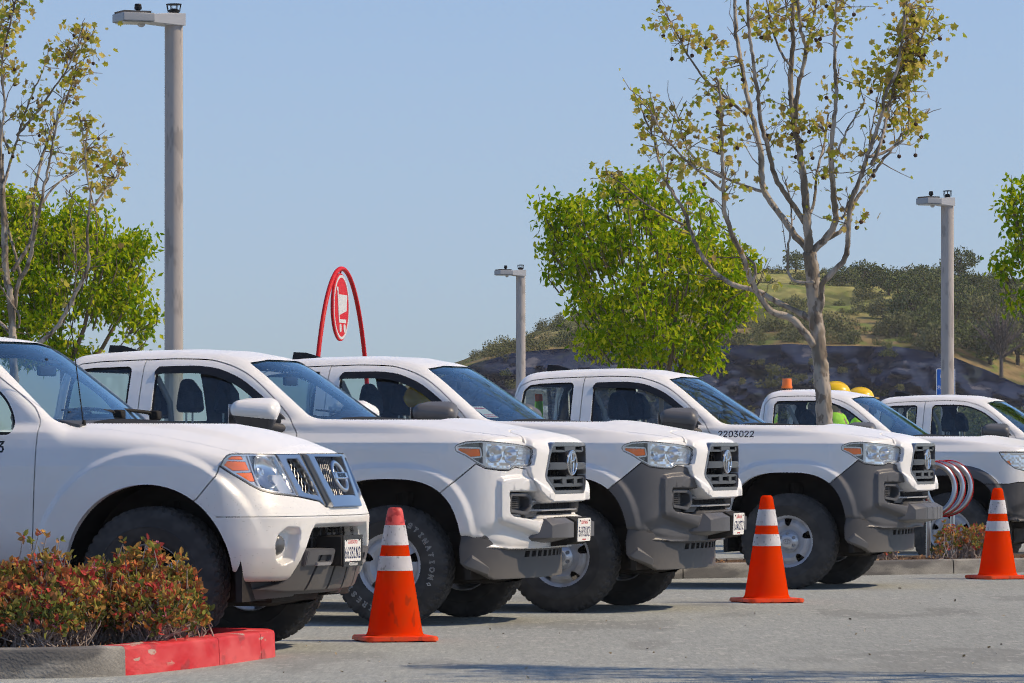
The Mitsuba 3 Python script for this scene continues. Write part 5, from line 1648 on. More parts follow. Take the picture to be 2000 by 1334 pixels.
def tacoma_front(c):
    """Grille, lamps, fog lamps, lower bumper and skid plate: [(key, shape, label)]."""
    pl, out = c['plan'], []
    hx = c['hex']
    D = lambda m, **k: pl.drape(m, **k)
    back = D(slab(hx.buffer(.004), -.09, -.06))
    out.append(('grille__backing', mikit.ply(back, 'under_black', smooth=30), None))
    fr = D(slab(hx.buffer(-.001).difference(rounded(hx.buffer(-.024), .01)), -.07, .052, .008))
    out.append(('grille__frame', mikit.ply(fr, 'grille_frame', smooth=35), None))
    inner = hx.buffer(-.022)
    bars = [shapely.box(-.5, 1.122, .5, 1.168), shapely.box(-.5, 1.008, .5, 1.056), shapely.box(-.5, .894, .5, .962)]
    slots = [[shapely.box(.135, 1.138, .300, 1.158), shapely.box(-.300, 1.138, -.135, 1.158)], [], [shapely.box(a, .918, a + .155, .944) for a in (-.34, -.0775, .185)]]
    for b, s in zip(bars, slots):
        g = b.intersection(inner)
        for q in s:
            g = g.difference(q)
        out.append(('grille__bar', mikit.ply(D(slab(g, -.03, .040 if b is not bars[1] else .052, .012)), 'grille_metal', smooth=35), None))
    ribs = shapely.union_all([shapely.box(a - .004, .86, a + .004, 1.17) for a in np.arange(-.42, .43, .07)] + [shapely.box(-.5, .868, .5, .876)]).intersection(inner)
    out.append(('grille__rib', mikit.ply(D(slab(ribs, -.05, -.005, .002)), 'under_black', smooth=False), None))
    shield = rounded(Polygon(mir([(.060, 1.148), (.098, 1.120), (.118, 1.06), (.112, 1.0), (.070, .958)])), .02)
    sh = D(slab(shield, -.02, .044, .02))
    out.append(('grille__badge_plate', mikit.ply(sh, 'grille_metal', smooth=40), None))
    xb = np.interp(0, pl.s, pl.x) + .050
    out.append(('grille__badge', mikit.ply(yz_at(tri_ellipse_badge(.108, .078, .0075), xb, 0, 1.052), 'chrome', smooth=True), None))
    bk = m3.Manifold.sphere(1, 40).scale((.104, .074, .012))
    out.append(('grille__badge_disc', mikit.ply(yz_at(bk, xb - .010, 0, 1.052), 'badge_dark', smooth=True), None))
    # headlamps
    hl = c['headlight']
    for fl in (True, False):
        n = 'headlight' if fl else 'headlight_001'
        E = lambda m, **k: pl.drape(m, fl, **k)
        house = slab(hl.buffer(.001), -.10, -.075) + slab(hl.buffer(.001).difference(hl.buffer(-.007)), -.09, -.004)
        out.append((n + '__housing', mikit.ply(E(house), 'lamp_grey', smooth=30), None))
        rim = slab(hl.buffer(-.006).difference(hl.buffer(-.014)), -.07, -.002, .003)
        out.append((n + '__bezel', mikit.ply(E(rim), 'lamp_silver', smooth=30), None))
        amber = rounded(Polygon([(1.116, 1.128), (1.110, 1.147), (.974, 1.143), (.968, 1.099), (1.040, 1.094), (1.100, 1.114)]), .005)
        out.append((n + '__turn_signal', mikit.ply(E(slab(amber, -.05, -.014, .004)), 'amber', smooth=30), 'amber turn signal'))
        fr_ = amber.buffer(.012).difference(amber.buffer(.002))
        fr_ = fr_.union(shapely.box(.93, 1.02, .952, 1.185)).intersection(hl.buffer(-.012))
        out.append((n + '__divider', mikit.ply(E(slab(fr_, -.07, -.010, .004)), 'lamp_silver', smooth=30), None))
        for k, (s0, z0, r) in enumerate(((.865, 1.110, .056), (.735, 1.102, .055))):
            bowl = lathe([(r, .0), (r * .92, -.018), (r * .72, -.040), (r * .35, -.056), (.001, -.060)], 28)
            bulb = m3.Manifold.sphere(r * .34, 20).translate((0, 0, -.040))
            m_ = join([tm(bowl.vertices, np.array(bowl.faces)[:, ::-1]), as_tm(bulb)])
            m_.apply_translation([s0, z0, -.014])
            out.append((n + '__reflector', mikit.ply(E(m_, step=0), 'lamp_chrome', smooth=40), None))
        plate = hl.buffer(-.012).difference(shapely.union_all([Point(.865, 1.110).buffer(.056), Point(.735, 1.102).buffer(.055)])).intersection(shapely.box(.56, 1.0, .935, 1.2))
        out.append((n + '__reflector_plate', mikit.ply(E(slab(plate, -.05, -.018, .004)), 'lamp_chrome2', smooth=30), None))
        fins = [shapely.box(.60, z, .675, z + .007) for z in np.arange(1.055, 1.15, .017)]
        fn = shapely.union_all(fins).intersection(hl.buffer(-.012))
        out.append((n + '__fins', mikit.ply(E(slab(fn, -.03, -.006, .002)), 'lamp_silver', smooth=30), None))
        lens = as_tm(m3.Manifold.extrude(cs(hl.buffer(-.003)), .004).refine_to_length(.03))
        lens = tm(lens.vertices, lens.faces[lens.triangles_center[:, 2] > .0039])
        out.append((n + '__lens', mikit.ply(E(lens, step=0), 'lamp_lens', smooth=True), None))
    for fl in (True, False):
        E = lambda m, **k: pl.drape(m, fl, **k)
        n = 'fog_lamp' if fl else 'fog_lamp_001'
        bz = rounded(Polygon([(.757, .860), (.592, .857), (.556, .830), (.556, .760), (.600, .716), (.750, .735)]), .016)
        hole = rounded(Polygon([(.741, .838), (.606, .836), (.582, .818), (.580, .768), (.612, .738), (.741, .755)]), .012)
        out.append((n + '__bezel', mikit.ply(E(slab(bz.difference(hole), -.09, .012, .010)), 'grey_plastic', smooth=35), None))
        bowl = m3.Manifold.extrude(cs(hole.buffer(.003)), .02).translate((0, 0, -.09))
        out.append((n + '__bowl', mikit.ply(E(bowl), 'grey_plastic_mid', smooth=30), None))
        lv = shapely.union_all([shapely.box(.650, z, .738, z + .007) for z in np.arange(.760, .832, .013)])
        out.append((n + '__louvre', mikit.ply(E(slab(lv, -.08, -.022, .002)), 'grey_plastic_dark', smooth=30), None))
        dark = shapely.box(.648, .757, .740, .836)
        out.append((n + '__louvre_back', mikit.ply(E(slab(dark, -.08, -.045)), 'under_black', smooth=30), None))
        sd = slab(Polygon([(.70, 1.022), (.600, 1.026), (.612, .992), (.69, .996)]), -.05, -.004, .003)
        out.append(('lamp_corner_trim' + ('' if fl else '_001'), mikit.ply(E(sd), 'grey_plastic_dark', smooth=30), None))
    # lower grille
    for a in np.arange(-.36, .37, .09):
        out.append(('lower_grille__rib', mikit.ply(D(slab(shapely.box(a - .004, .716, a + .004, .786), -.10, -.055, .002)), 'grey_plastic_dark', smooth=False), None))
    out.append(('lower_grille__backing', mikit.ply(D(slab(shapely.box(-.56, .70, .56, .87), -.125, -.108)), 'under_black', smooth=30), None))
    out.append(('lower_grille__bar', mikit.ply(D(slab(shapely.box(-.565, .738, .565, .750), -.08, -.010, .004)), 'grey_plastic_light', smooth=30), None))
    for s in (-1, 1):
        a, b = sorted((s * .47, s * .565))
        out.append(('lower_grille__bar', mikit.ply(D(slab(shapely.box(a, .796, b, .808), -.09, -.015, .004)), 'grey_plastic_light', smooth=30), None))
        a, b = sorted((s * .37, s * .57))
        out.append(('lower_grille__wing', mikit.ply(D(slab(Polygon([(s * .565, .70), (s * .45, .70), (s * .40, .738), (s * .44, .75), (s * .565, .795)]), -.09, -.045, .006)), 'grey_plastic_mid', smooth=30), None))
    # lower bumper beam
    H = m3.Manifold.hull_points
    sec = lambda y, xb_, xt, xf, zt, zf, zb, zl: [(xb_, y, zt), (xt, y, zt), (xf, y, zf), (xf, y, zb), (xb_ - .02, y, zl)]
    mid = H(np.array(sec(-.33, .78, .965, 1.025, .694, .662, .566, .505) + sec(.33, .78, .965, 1.025, .694, .662, .566, .505)))
    cen = H(np.array(sec(-.06, .78, .985, 1.043, .696, .664, .566, .505) + sec(.06, .78, .985, 1.043, .696, .664, .566, .505) + sec(-.33, .78, .965, 1.025, .694, .662, .566, .505) + sec(.33, .78, .965, 1.025, .694, .662, .566, .505)))
    ends = []
    for s in (-1, 1):
        ends.append(H(np.array(sec(s * .33, .78, .965, 1.025, .694, .662, .566, .505) + sec(s * .455, .74, .915, .962, .690, .645, .566, .515) + [(.70, s * .52, .575), (.80, s * .535, .565), (.70, s * .52, .52)])))
    beam = cen + ends[0] + ends[1]
    if c.get('plain_beam'):
        for a in (-.30, -.14, .02, .18, .33):
            g = m3.Manifold.hull_points(np.array([(1.08, a - .006, .72), (1.08, a + .006, .72), (1.08, a + .004, .56), (1.08, a + .016, .56), (.88, a - .002, .75), (.88, a + .002, .75), (.985, a + .006, .55), (.985, a + .010, .55)]))
            beam = beam - g
        beam = beam.refine_to_length(.05)
        out.append(('bumper_beam', mikit.ply(beam, 'grey_plastic', smooth=25), 'grooved grey lower bumper beam'))
    else:
        beam = beam - box(.6, 1.2, -.195, .195, .5, .8)
        out.append(('bumper_beam', mikit.ply(beam ^ box(-1, 2, -2, 0, 0, 2), 'grey_plastic', smooth=25), None))
        out.append(('bumper_beam_001', mikit.ply(beam ^ box(-1, 2, 0, 2, 0, 2), 'grey_plastic', smooth=25), None))
        pm = H(np.array([(.8, s * .195, z) for s in (-1, 1) for z in (.5, .70)] + [(1.0, s * .195, .695) for s in (-1, 1)] + [(1.042, s * .17, .67) for s in (-1, 1)] + [(1.042, s * .17, .535) for s in (-1, 1)] + [(.98, s * .195, .515) for s in (-1, 1)]))
        out.append(('plate_mount', mikit.ply(pm, 'under_black', smooth=25), None))
    # skid plate / valance
    pv = VAL
    vp = Polygon([(1.012, .60), (1.03, .50), (1.025, .41), (.995, .376), (.86, .330), (.78, .300), (-.78, .300), (-.86, .330), (-.995, .376), (-1.025, .41), (-1.03, .50), (-1.012, .60)]).buffer(0)
    v_ = slab(vp, -.05, .0, .012)
    for a in np.arange(-.42, .50, .115):
        v_ = v_ - m3.Manifold.extrude(cs([(a, .438), (a + .075, .438), (a + .095, .478), (a + .02, .478)]), .2).translate((0, 0, -.1))
    v_ = man(pv.drape(v_, step=.05))
    out.append(('valance', mikit.ply(v_, 'grey_plastic_dark', smooth=30), None))
    vb = man(pv.drape(slab(shapely.box(-.5, .42, .55, .50), -.09, -.07)))
    out.append(('valance__slot_backing', mikit.ply(vb, 'under_black', smooth=30), None))
    for fl in (True, False):
        w = m3.Manifold.hull_points(np.array([(1.015, .398, 0), (.945, .462, 0), (.815, .372, 0), (.835, .322, 0), (.985, .372, 0), (1.0, .40, .025), (.95, .44, .03), (.84, .375, .034), (.85, .335, .03), (.975, .385, .028)]))
        out.append(('valance__corner_pad' if fl else 'valance__corner_pad_001', mikit.ply(pv.drape(w, fl), 'grey_plastic', smooth=20), None))
    return out


VAL = Plan([(.79, 0), (.785, .2), (.765, .4), (.725, .6), (.675, .74), (.61, .83), (.52, .895), (.42, .92), (.2, .925), (-.4, .925), (-2.7, .91)])


def under_parts(x0=-3.9, front=.72, wb=-3.24, R=.389):
    """Frame, axles, arms, exhaust: what shows dark below the sills."""
    ms = [rbox(x0, front, s * .42 - .05, s * .42 + .05, .42, .56, .01) for s in (-1, 1)]
    ms += [box(-2.3, .55, -.62, .62, .46, .60)]
    eng = rbox(-.55, .55, -.40, .40, .26, .60, .06)
    ax = [tube([(wb, -.72, R), (wb, .72, R)], .045, 10), tube([(-.02, -.72, R - .02), (-.02, .72, R - .02)], .035, 10)]
    arms = [tube([(-.05, s * .34, .33), (.02, s * .70, .30)], .035, 8) for s in (-1, 1)] + [tube([(.16, s * .34, .40), (.02, s * .70, .31)], .028, 8) for s in (-1, 1)] + [tube([(0, s * .62, .40), (-.02, s * .52, .85)], .06, 10) for s in (-1, 1)]
    bar = tube([(.42, -.6, .36), (.44, 0, .34), (.42, .6, .36)], .02, 8)
    return [('underbody', mikit.ply(join([as_tm(m) for m in ms + [eng]] + ax + arms + [bar]), 'under_black', smooth=30), None)]
# ------------------------------------------------------------------ the nearest white pickup, with the chrome V grille
FRO = dict(
    plan=Plan([(.86, 0), (.85, .2), (.82, .4), (.77, .6), (.70, .75), (.60, .86), (.5, .905), (.38, .925), (.1, .925), (-.5, .92), (-.75, .915), (-2.7, .90)],
              lean=([.3, .40, .50, .60, .765, .775, .82, 1.12, 1.3], [-.10, -.06, -.03, -.004, 0, -.004, -.02, -.15, -.2]), corner=(.80, 1.12)),
    side=([.30, .50, .65, .90, 1.05, 1.15, 1.20, 1.24, 1.265, 1.29, 1.32], [-.07, -.03, -.012, -.006, -.010, -.030, -.046, -.062, -.082, -.115, -.17]),
    arch=(-.002, .455, .494, .494, 2.0), flare=(.034, 1.34, 1.43),
    hood=([-.8, -.55, -.3, 0, .25, .45, .58, .65, .72], [1.345, 1.335, 1.322, 1.292, 1.250, 1.205, 1.165, 1.130, 1.05]), crown=.070, bulge=.018,
    cowl=-.56, belt=1.285, r_top=.06, bottom=([0, .68, .99, 1.05, 1.1], [.42, .41, .41, .47, .48]),
    cab=dict(width=([.0, 1.27, 1.31, 1.50, 1.66, 1.76, 1.9], [.80, .80, .79, .735, .672, .62, .52]), roof=([-2.45, -2.0, -1.7, -1.4, -1.15, -.95], [1.80, 1.815, 1.815, 1.808, 1.775, 1.70]), crown=.03, ws=(-.50, 1.30, 1.33, .27), rear=-2.30),
    relief=[Relief([(0, .715), (.43, .712), (.468, .670), (.512, .590), (.54, .52), (.62, .40), (0, .40)], -.05, .020),
            Relief([(.770, .61), (.755, .662), (.697, .700), (.606, .697), (.590, .672), (.627, .535), (.704, .514), (.752, .540)], -.075, .016)],
    headlight=rounded(Polygon([(1.109, 1.054), (1.091, 1.092), (1.072, 1.113), (1.05, 1.121), (.911, 1.121), (.640, 1.117), (.606, 1.044), (.574, .959), (.553, .882), (.752, .899), (.848, .918), (.938, .951), (1.043, 1.007)]), .008),
    bumper_poly=[(1.34, .60), (1.34, .80), (1.232, .868), (1.128, .99), (1.112, 1.046), (1.043, 1.001), (.938, .945), (.848, .912), (.752, .893), (.551, .876), (.345, .848), (.292, .816), (-.292, .816), (-.292, .35), (1.34, .35)],
    hex=Polygon(mir([(.632, 1.118), (.604, 1.044), (.572, .959), (.549, .880), (.345, .852), (.290, .820)])),
    hood_poly=mir_y([(-.60, .64), (-.52, .700), (-.3, .715), (0, .735), (.25, .745), (.42, .745), (.515, .735), (.545, .72), (.62, .58), (.68, .42), (.715, .2), (.72, .1)]),
    ws_poly=rounded(Polygon(mir([(.70, 1.29), (.715, 1.32), (.575, 1.69), (.54, 1.745), (.30, 1.765)])), .03),
    rear_win=rounded(shapely.box(-.58, 1.34, .58, 1.66), .05),
    windows=[rounded(Polygon([(-1.72, 1.225), (-1.72, 1.66), (-1.68, 1.70), *arc([(-1.45, 1.70), (-1.32, 1.68), (-1.15, 1.60), (-1.0, 1.50), (-.90, 1.40), (-.855, 1.30), (-.850, 1.25)]), (-.865, 1.225)]), .03)],
    doors=[('door', [(-1.80, .50), (-1.80, 1.735), *arc([(-1.60, 1.748), (-1.40, 1.742), (-1.25, 1.695), (-1.10, 1.62), (-.95, 1.52), (-.82, 1.425), (-.745, 1.36), (-.708, 1.30), (-.694, 1.20)]), (-.690, 1.05), (-.698, .825), (-.712, .50)])],
    mat_bumper='white_paint_dirty', h=.012,
    grooves=[shapely.box(-1.125, .7685, 1.125, .7735)],
    core_cuts=[Polygon([(s * .775, .61), (s * .755, .67), (s * .697, .705), (s * .60, .70), (s * .585, .67), (s * .62, .53), (s * .70, .508), (s * .757, .535)]).buffer(.01) for s in (-1, 1)],
    openings=[rounded(Polygon(mir([(.400, .706), (.440, .668), (.482, .590), (.482, .50)])), .02)])


def frontier_front(c):
    pl, out = c['plan'], []
    D = lambda m, **k: pl.drape(m, **k)
    cav = c['hex']
    out.append(('grille__backing', mikit.ply(D(slab(cav.buffer(.004), -.105, -.085)), 'under_black', smooth=30), None))
    vout = Polygon(mir([(.326, 1.117), (.290, .99), (.246, .818)]))
    vhole = Polygon(mir([(.238, 1.100), (.215, 1.01), (.170, .884)]))
    # V frame: a chrome ring, its inner sides sloping in
    ring = slab(vout.difference(vhole), -.03, .028, .012)
    out.append(('grille__center_frame', mikit.ply(D(ring, step=.025), 'chrome_satin', smooth=40), None))
    for s in (-1, 1):
        wing = Polygon([(s * .626, 1.115), (s * .600, 1.044), (s * .568, .959), (s * .546, .882), (s * .345, .855), (s * .296, .824), (s * .318, .93), (s * .345, 1.02), (s * .372, 1.115)])
        hole = rounded(Polygon([(s * .543, 1.090), (s * .420, 1.090), (s * .375, 1.02), (s * .345, .93), (s * .335, .885), (s * .400, .892), (s * .482, .905), (s * .512, .99)]), .012)
        out.append(('grille__wing_frame', mikit.ply(D(slab(wing.difference(hole), -.05, .006, .010), step=.025), 'chrome_satin', smooth=40), None))
        side = Polygon([(s * .326, 1.115), (s * .372, 1.115), (s * .345, 1.02), (s * .318, .93), (s * .292, .824), (s * .246, .822), (s * .290, .99)])
        out.append(('grille__strut_side', mikit.ply(D(slab(side, -.06, -.010, .006), step=.025), 'lamp_grey', smooth=40), None))
    mesh = []
    area = shapely.union_all([vhole.buffer(.01)] + [Polygon([(s * .543, 1.095), (s * .38, 1.095), (s * .33, .90), (s * .335, .88), (s * .49, .90)]).buffer(.01) for s in (-1, 1)])
    for a in np.arange(-.75, .76, .036):
        for sl in (-1, 1):
            z0, z1 = .80, 1.12
            ln = LineString([(a - sl * .095, z0), (a + sl * .095, z1)]).intersection(area)
            for g in getattr(ln, 'geoms', [ln]):
                if g.length > .01:
                    p = np.array(g.coords)
                    q = np.linspace(p[0], p[-1], 6)
                    mesh.append(tube(np.c_[q, np.full(6, -.045 + .004 * sl)], .0042, 5))
    out.append(('grille__mesh', mikit.ply(D(join(mesh), step=0), 'mesh_silver', smooth=True), None))
    xb = np.interp(0, pl.s, pl.x) + pl.base(0, .99) + .030
    tilt = math.degrees(math.atan2(.13, .30))
    rg = tube([(.085 * math.cos(t), .085 * math.sin(t), 0) for t in np.linspace(0, 2 * np.pi, 41)], .0135, 10, False)
    br = as_tm(rbox(-.108, .108, -.021, .021, -.006, .016, .005))
    tx = text('NISSAN', .024, .003, True)
    tx.vertices[:, 2] += .0158

    def lean_(m):
        v = np.array(m.vertices)
        t = math.radians(tilt)
        return tm(np.stack([xb + v[:, 2] * math.cos(t) - v[:, 1] * math.sin(t), v[:, 0], .99 + v[:, 1] * math.cos(t) + v[:, 2] * math.sin(t)], 1), m.faces)
    out.append(('grille__badge', mikit.ply(lean_(join([rg, br])), 'chrome', smooth=40), 'round chrome badge reading NISSAN'))
    out.append(('grille__badge_lettering', mikit.ply(lean_(tx), 'badge_dark', smooth=False), None))
    hl = c['headlight']
    for fl in (True, False):
        n = 'headlight' if fl else 'headlight_001'
        E = lambda m, **k: pl.drape(m, fl, **k)
        out.append((n + '__housing', mikit.ply(E(slab(hl.buffer(.001), -.105, -.080) + slab(hl.buffer(.001).difference(hl.buffer(-.007)), -.09, -.004)), 'lamp_grey', smooth=30), None))
        out.append((n + '__bezel', mikit.ply(E(slab(hl.buffer(-.006).difference(hl.buffer(-.014)), -.07, -.003, .003)), 'lamp_silver', smooth=30), None))
        am = [[(1.066, 1.090), (1.044, 1.106), (.995, 1.106), (.983, 1.089)], [(1.086, 1.056), (1.070, 1.076), (.964, 1.072), (.938, 1.030), (1.040, 1.028)], [(1.018, 1.010), (.908, 1.012), (.888, .968), (.937, .968)]]
        for a in am:
            out.append((n + '__turn_signal', mikit.ply(E(slab(Polygon(a).buffer(.002), -.05, -.012, .004)), 'amber', smooth=30), 'amber lens strip'))
        sil = hl.buffer(-.012).intersection(Polygon([(1.2, .9), (1.2, 1.2), (.952, 1.2), (.842, .90)])).difference(shapely.union_all([Polygon(a).buffer(.004) for a in am]))
        out.append((n + '__divider', mikit.ply(E(slab(sil, -.06, -.018, .005)), 'lamp_silver', smooth=30), None))
        strip = LineString([(.950, 1.13), (.838, .915)]).buffer(.008).intersection(hl.buffer(-.01))
        out.append((n + '__strip', mikit.ply(E(slab(strip, -.05, -.008, .003)), 'lamp_silver', smooth=30), None))
        bowl = lathe([(.098, .0), (.09, -.02), (.07, -.042), (.035, -.06), (.001, -.064)], 32)
        bulb = as_tm(m3.Manifold.sphere(.026, 20).translate((0, 0, -.042)))
        b_ = join([tm(bowl.vertices, np.array(bowl.faces)[:, ::-1]), bulb])
        b_.apply_translation([.775, 1.02, -.010])
        out.append((n + '__reflector', mikit.ply(E(b_, step=0), 'lamp_chrome', smooth=40), None))
        rp = hl.buffer(-.012).intersection(Polygon([(.945, 1.2), (.832, .88), (.5, .88), (.5, 1.2)])).difference(Point(.775, 1.02).buffer(.098))
        out.append((n + '__reflector_plate', mikit.ply(E(slab(rp, -.06, -.03, .004)), 'lamp_chrome2', smooth=30), None))
        lo = rounded(Polygon([(.715, 1.0), (.64, 1.0), (.585, .90), (.70, .905), (.728, .97)]), .012)
        out.append((n + '__fog_reflector', mikit.ply(E(slab(lo, -.05, -.006, .006)), 'lamp_silver', smooth=30), None))
        lens = as_tm(m3.Manifold.extrude(cs(hl.buffer(-.003)), .004).refine_to_length(.03))
        lens = tm(lens.vertices, lens.faces[lens.triangles_center[:, 2] > .0039])
        out.append((n + '__lens', mikit.ply(E(lens, step=0), 'lamp_lens', smooth=True), None))
        # fog lamp in its recess
        fg = lathe([(.001, -.018), (.030, -.020), (.048, -.030), (.052, -.045), (.052, -.08)], 28)
        fg.vertices[:, 1] *= 1.12
        fg.apply_translation([.735, .612, 0])
        out.append(('fog_lamp' + ('' if fl else '_001'), mikit.ply(E(tm(fg.vertices, fg.faces), step=0), 'fog_grey', smooth=40), None))
    # lower intake, grey skid panel
    o = Polygon(mir([(.425, .712), (.462, .670), (.505, .590)]))
    out.append(('intake__backing', mikit.ply(D(slab(shapely.box(-.56, .45, .56, .76), -.26, -.24)), 'under_black', smooth=30), None))
    rb = shapely.union_all([shapely.box(a - .003, .57, a + .003, .715) for a in np.arange(-.42, .43, .12)] + [shapely.box(-.5, .64, .5, .646)])
    out.append(('intake__bar', mikit.ply(D(slab(rb, -.16, -.15)), 'grey_plastic_mid', smooth=False), None))
    sk = Polygon(mir([(.53, .575), (.545, .53), (.62, .43), (.69, .395), (.87, .366), (.60, .352)]))
    gp = slab(sk, -.09, -.012, .012)
    for a in (-.32, -.10, .10, .32):
        gp = gp - m3.Manifold.extrude(cs([(a - .012, .56), (a + .012, .56), (a * 1.35 + .014, .30), (a * 1.35 - .014, .30)]), .1).translate((0, 0, -.024))
    out.append(('skid_panel', mikit.ply(D(gp), 'grey_plastic_mid', smooth=30), None))
    for s in (-1, 1):
        a, b = sorted((s * .20, s * .520))
        blk = rounded(shapely.box(a, .49, b, .588), .02)
        hole = rounded(shapely.box(*(sorted((s * .245, s * .40))[:1]), .515, sorted((s * .245, s * .40))[1], .552), .012)
        out.append(('bumper_pad', mikit.ply(D(slab(blk, -.12, .012, .016) - m3.Manifold.extrude(cs(hole), .2).translate((0, 0, -.035))), 'grey_plastic', smooth=35), None))
        lip = rounded(shapely.box(sorted((s * .25, s * .41))[0], .492, sorted((s * .25, s * .41))[1], .512), .006)
        out.append(('bumper_pad', mikit.ply(D(slab(lip, -.03, .026, .008)), 'grey_plastic_light', smooth=35), None))
    lowv = slab(Polygon(mir([(.97, .43), (1.015, .425), (1.022, .342), (.949, .302), (.40, .318), (.38, .345)])).union(shapely.box(-.6, .33, .6, .42)), -.12, -.075, .01)
    out.append(('air_dam', mikit.ply(D(lowv), 'grey_plastic_dark', smooth=30), None))
    # plate on its bracket
    br = rbox(.72, .872, -.175, .175, .485, .655, .008)
    out.append(('plate_bracket', mikit.ply(br, 'under_black', smooth=30), None))
    # cowl, wipers, aerial
    cowl = m3.Manifold.hull_points(np.array([(-.50, y, z) for y in (-.70, .70) for z in (1.20, 1.282)] + [(-.60, y, 1.20) for y in (-.70, .70)] + [(-.64, y, 1.308) for y in (-.66, .66)] + [(-.44, 0, 1.28), (-.56, 0, 1.325)]))
    out.append(('cowl', mikit.ply(cowl, 'grey_plastic_dark', smooth=25), None))
    for k, (y0, y1) in enumerate(((.06, -.52), (.62, .10))):
        arm = tube([(-.56, y0, 1.325), (-.60, y0 - .04, 1.36), (-.66, (y0 + y1) / 2, 1.375), (-.72, y1 + .08, 1.365)], [.014, .012, .009, .006], 8)
        cx = [(-.655 - .09 * abs(t) ** 1.5, y1 + .02 + (y0 - y1) * t * .95, 1.352 + .008 * math.sin(3 * t)) for t in np.linspace(0, 1, 9)]
        bl = tube(cx, .008, 6)
        kn = as_tm(rbox(-.60, -.54, y0 - .035, y0 + .035, 1.315, 1.372, .012))
        out.append(('wiper', mikit.ply(join([arm, bl, kn]), 'under_black', smooth=35), None))
    an = tube([(-.50, -.64, 1.26), (-.505, -.64, 1.30), (-.60, -.66, 2.06)], [.006, .0035, .0022], 6)
    bs = as_tm(m3.Manifold.cylinder(.04, .016, .008, 12).translate((-.50, -.64, 1.27)))
    out.append(('aerial', mikit.ply(join([an, bs]), 'under_black', smooth=True), None))
    return out
# ------------------------------------------------------------------ the parked trucks
HEAD = 17.5                                            # the trucks' heading: degrees towards the camera from the picture's right


def truck_at(px, Z, z=0.0, hub_y=-.90, head=HEAD):
    """The pose of a truck whose near front wheel's face stands at pixel column px and distance Z."""
    c, s = math.cos(math.radians(head)), math.sin(math.radians(head))
    X = (px - 1000) / F_PX * Z
    return X - hub_y * s, Z - hub_y * c, z, head


def pose(px, Z, z=0.0, head=HEAD, xy=None):
    x, y, z, h = truck_at(px, Z, z, head=head)
    if xy:
        x, y = xy
    return T().translate([x, y, z]).rotate([0, 0, 1], -h)


def add_parts(tk, parts, M, swap=None):
    for k, s, lab in parts:
        s = moved(s, M)
        if swap and s['bsdf'].get('id') in swap:
            s['bsdf'] = {'type': 'ref', 'id': swap[s['bsdf']['id']]}
        q = key_in(tk, k)
        scene[q] = s
        if lab:
            labels[q] = {'label': lab}


def on_side(m, F, x, z, lift=.0015, guess=1.0):
    """Lays flat lettering (x to the right, y up) on the right side of the body with its middle at (x, z)."""
    v = np.array(m.vertices)
    X, Zz = x + v[:, 0], z + v[:, 1]
    lo, hi = np.full(len(v), .55), np.full(len(v), 1.1)
    for _ in range(30):
        mid = (lo + hi) / 2
        ins = F(X, -mid, Zz) < 0
        lo, hi = np.where(ins, mid, lo), np.where(ins, hi, mid)
    return tm(np.stack([X, -(lo + lift + v[:, 2]), Zz], 1), m.faces)


def fin():
    m = m3.Manifold.hull_points(np.array([(-2.30, -.035, 1.76), (-2.30, .035, 1.76), (-2.05, -.018, 1.80), (-2.05, .018, 1.80), (-2.29, -.012, 1.848), (-2.29, .012, 1.848), (-2.20, -.010, 1.844), (-2.20, .010, 1.844)]))
    return mikit.ply(m, 'seal_black', smooth=30)


TAC_BODY, TAC_F, TAC_CAB = body_parts({**TAC, 'visor': True})
TAC_FRONT = tacoma_front(TAC)
TAC_FRONT_PLAIN = tacoma_front({**TAC, 'plain_beam': True})
CAP, LOW, GLS = mirror_parts(-.875, -1.01, 1.255, 1.480, .22, .20)
MIR = [('mirror__cap', mikit.ply(CAP, 'white_paint', smooth=40), None), ('mirror__lower_shell', mikit.ply(LOW, 'grey_plastic_dark', smooth=35), None), ('mirror__glass', mikit.ply(GLS, 'chrome', smooth=False), None)]
MIR += [(k.replace('mirror__', 'mirror_001__'), mikit.ply(mirrored(g), b, smooth=35), None) for k, g, b in (('mirror__cap', CAP, 'white_paint'), ('mirror__lower_shell', LOW, 'grey_plastic_dark'), ('mirror__glass', GLS, 'chrome'))]
INT = interior_parts(TAC)
BED = mikit.ply(cargo_bed(-2.50, -4.30, .905, .52, 1.27, -3.24), 'white_paint', smooth=30)
UND = under_parts()
MATS = mikit.ply(join([as_tm(rbox(x - .10, x + .10, s * .62 - .12, s * .62 + .12, .2, .30, .02)) for x in (-.6,) for s in (-1, 1)]), 'under_black', smooth=30)
RAIL = mikit.ply(join([tube([(-.56, y, 1.352), (-.62, y - .05, 1.385), (-.70, y - .30, 1.40)], [.012, .010, .006], 6) for y in (-.05, .55)]), 'under_black', smooth=True)


def add_tacoma(xy, head, label, group, bumper='white', mirror='grey_plastic', plate=None, plain=False, fleet=None, lettered=False):
    tk = thing('pickup_truck', label, 'pickup truck', group)
    M = pose(0, 0, 0, head, xy)
    for k, s, lab in TAC_BODY:
        swap = {'white_paint': 'grey_plastic'} if k == 'front_bumper' and bumper == 'grey' else None
        add_parts(tk, [(k, s, 'unpainted grey front bumper' if swap else lab)], M, swap)
    add_parts(tk, TAC_FRONT_PLAIN if plain else TAC_FRONT, M)
    add_parts(tk, MIR, M, {'white_paint': mirror})
    add_parts(tk, INT + UND, M)
    add_parts(tk, [('cargo_bed', BED, None), ('roof_aerial', fin(), None), ('wiper', RAIL, None)], M)
    put_wheels(tk, M, 'steel', [-.005, -3.24], 1.60, .389, lettered)
    if plate:
        for n, s in plate_parts(*plate):
            add_parts(tk, [('licence_plate__' + n, s, None)], M @ T().translate([1.046, 0, .612]).rotate([0, 1, 0], 2))
    return tk, M


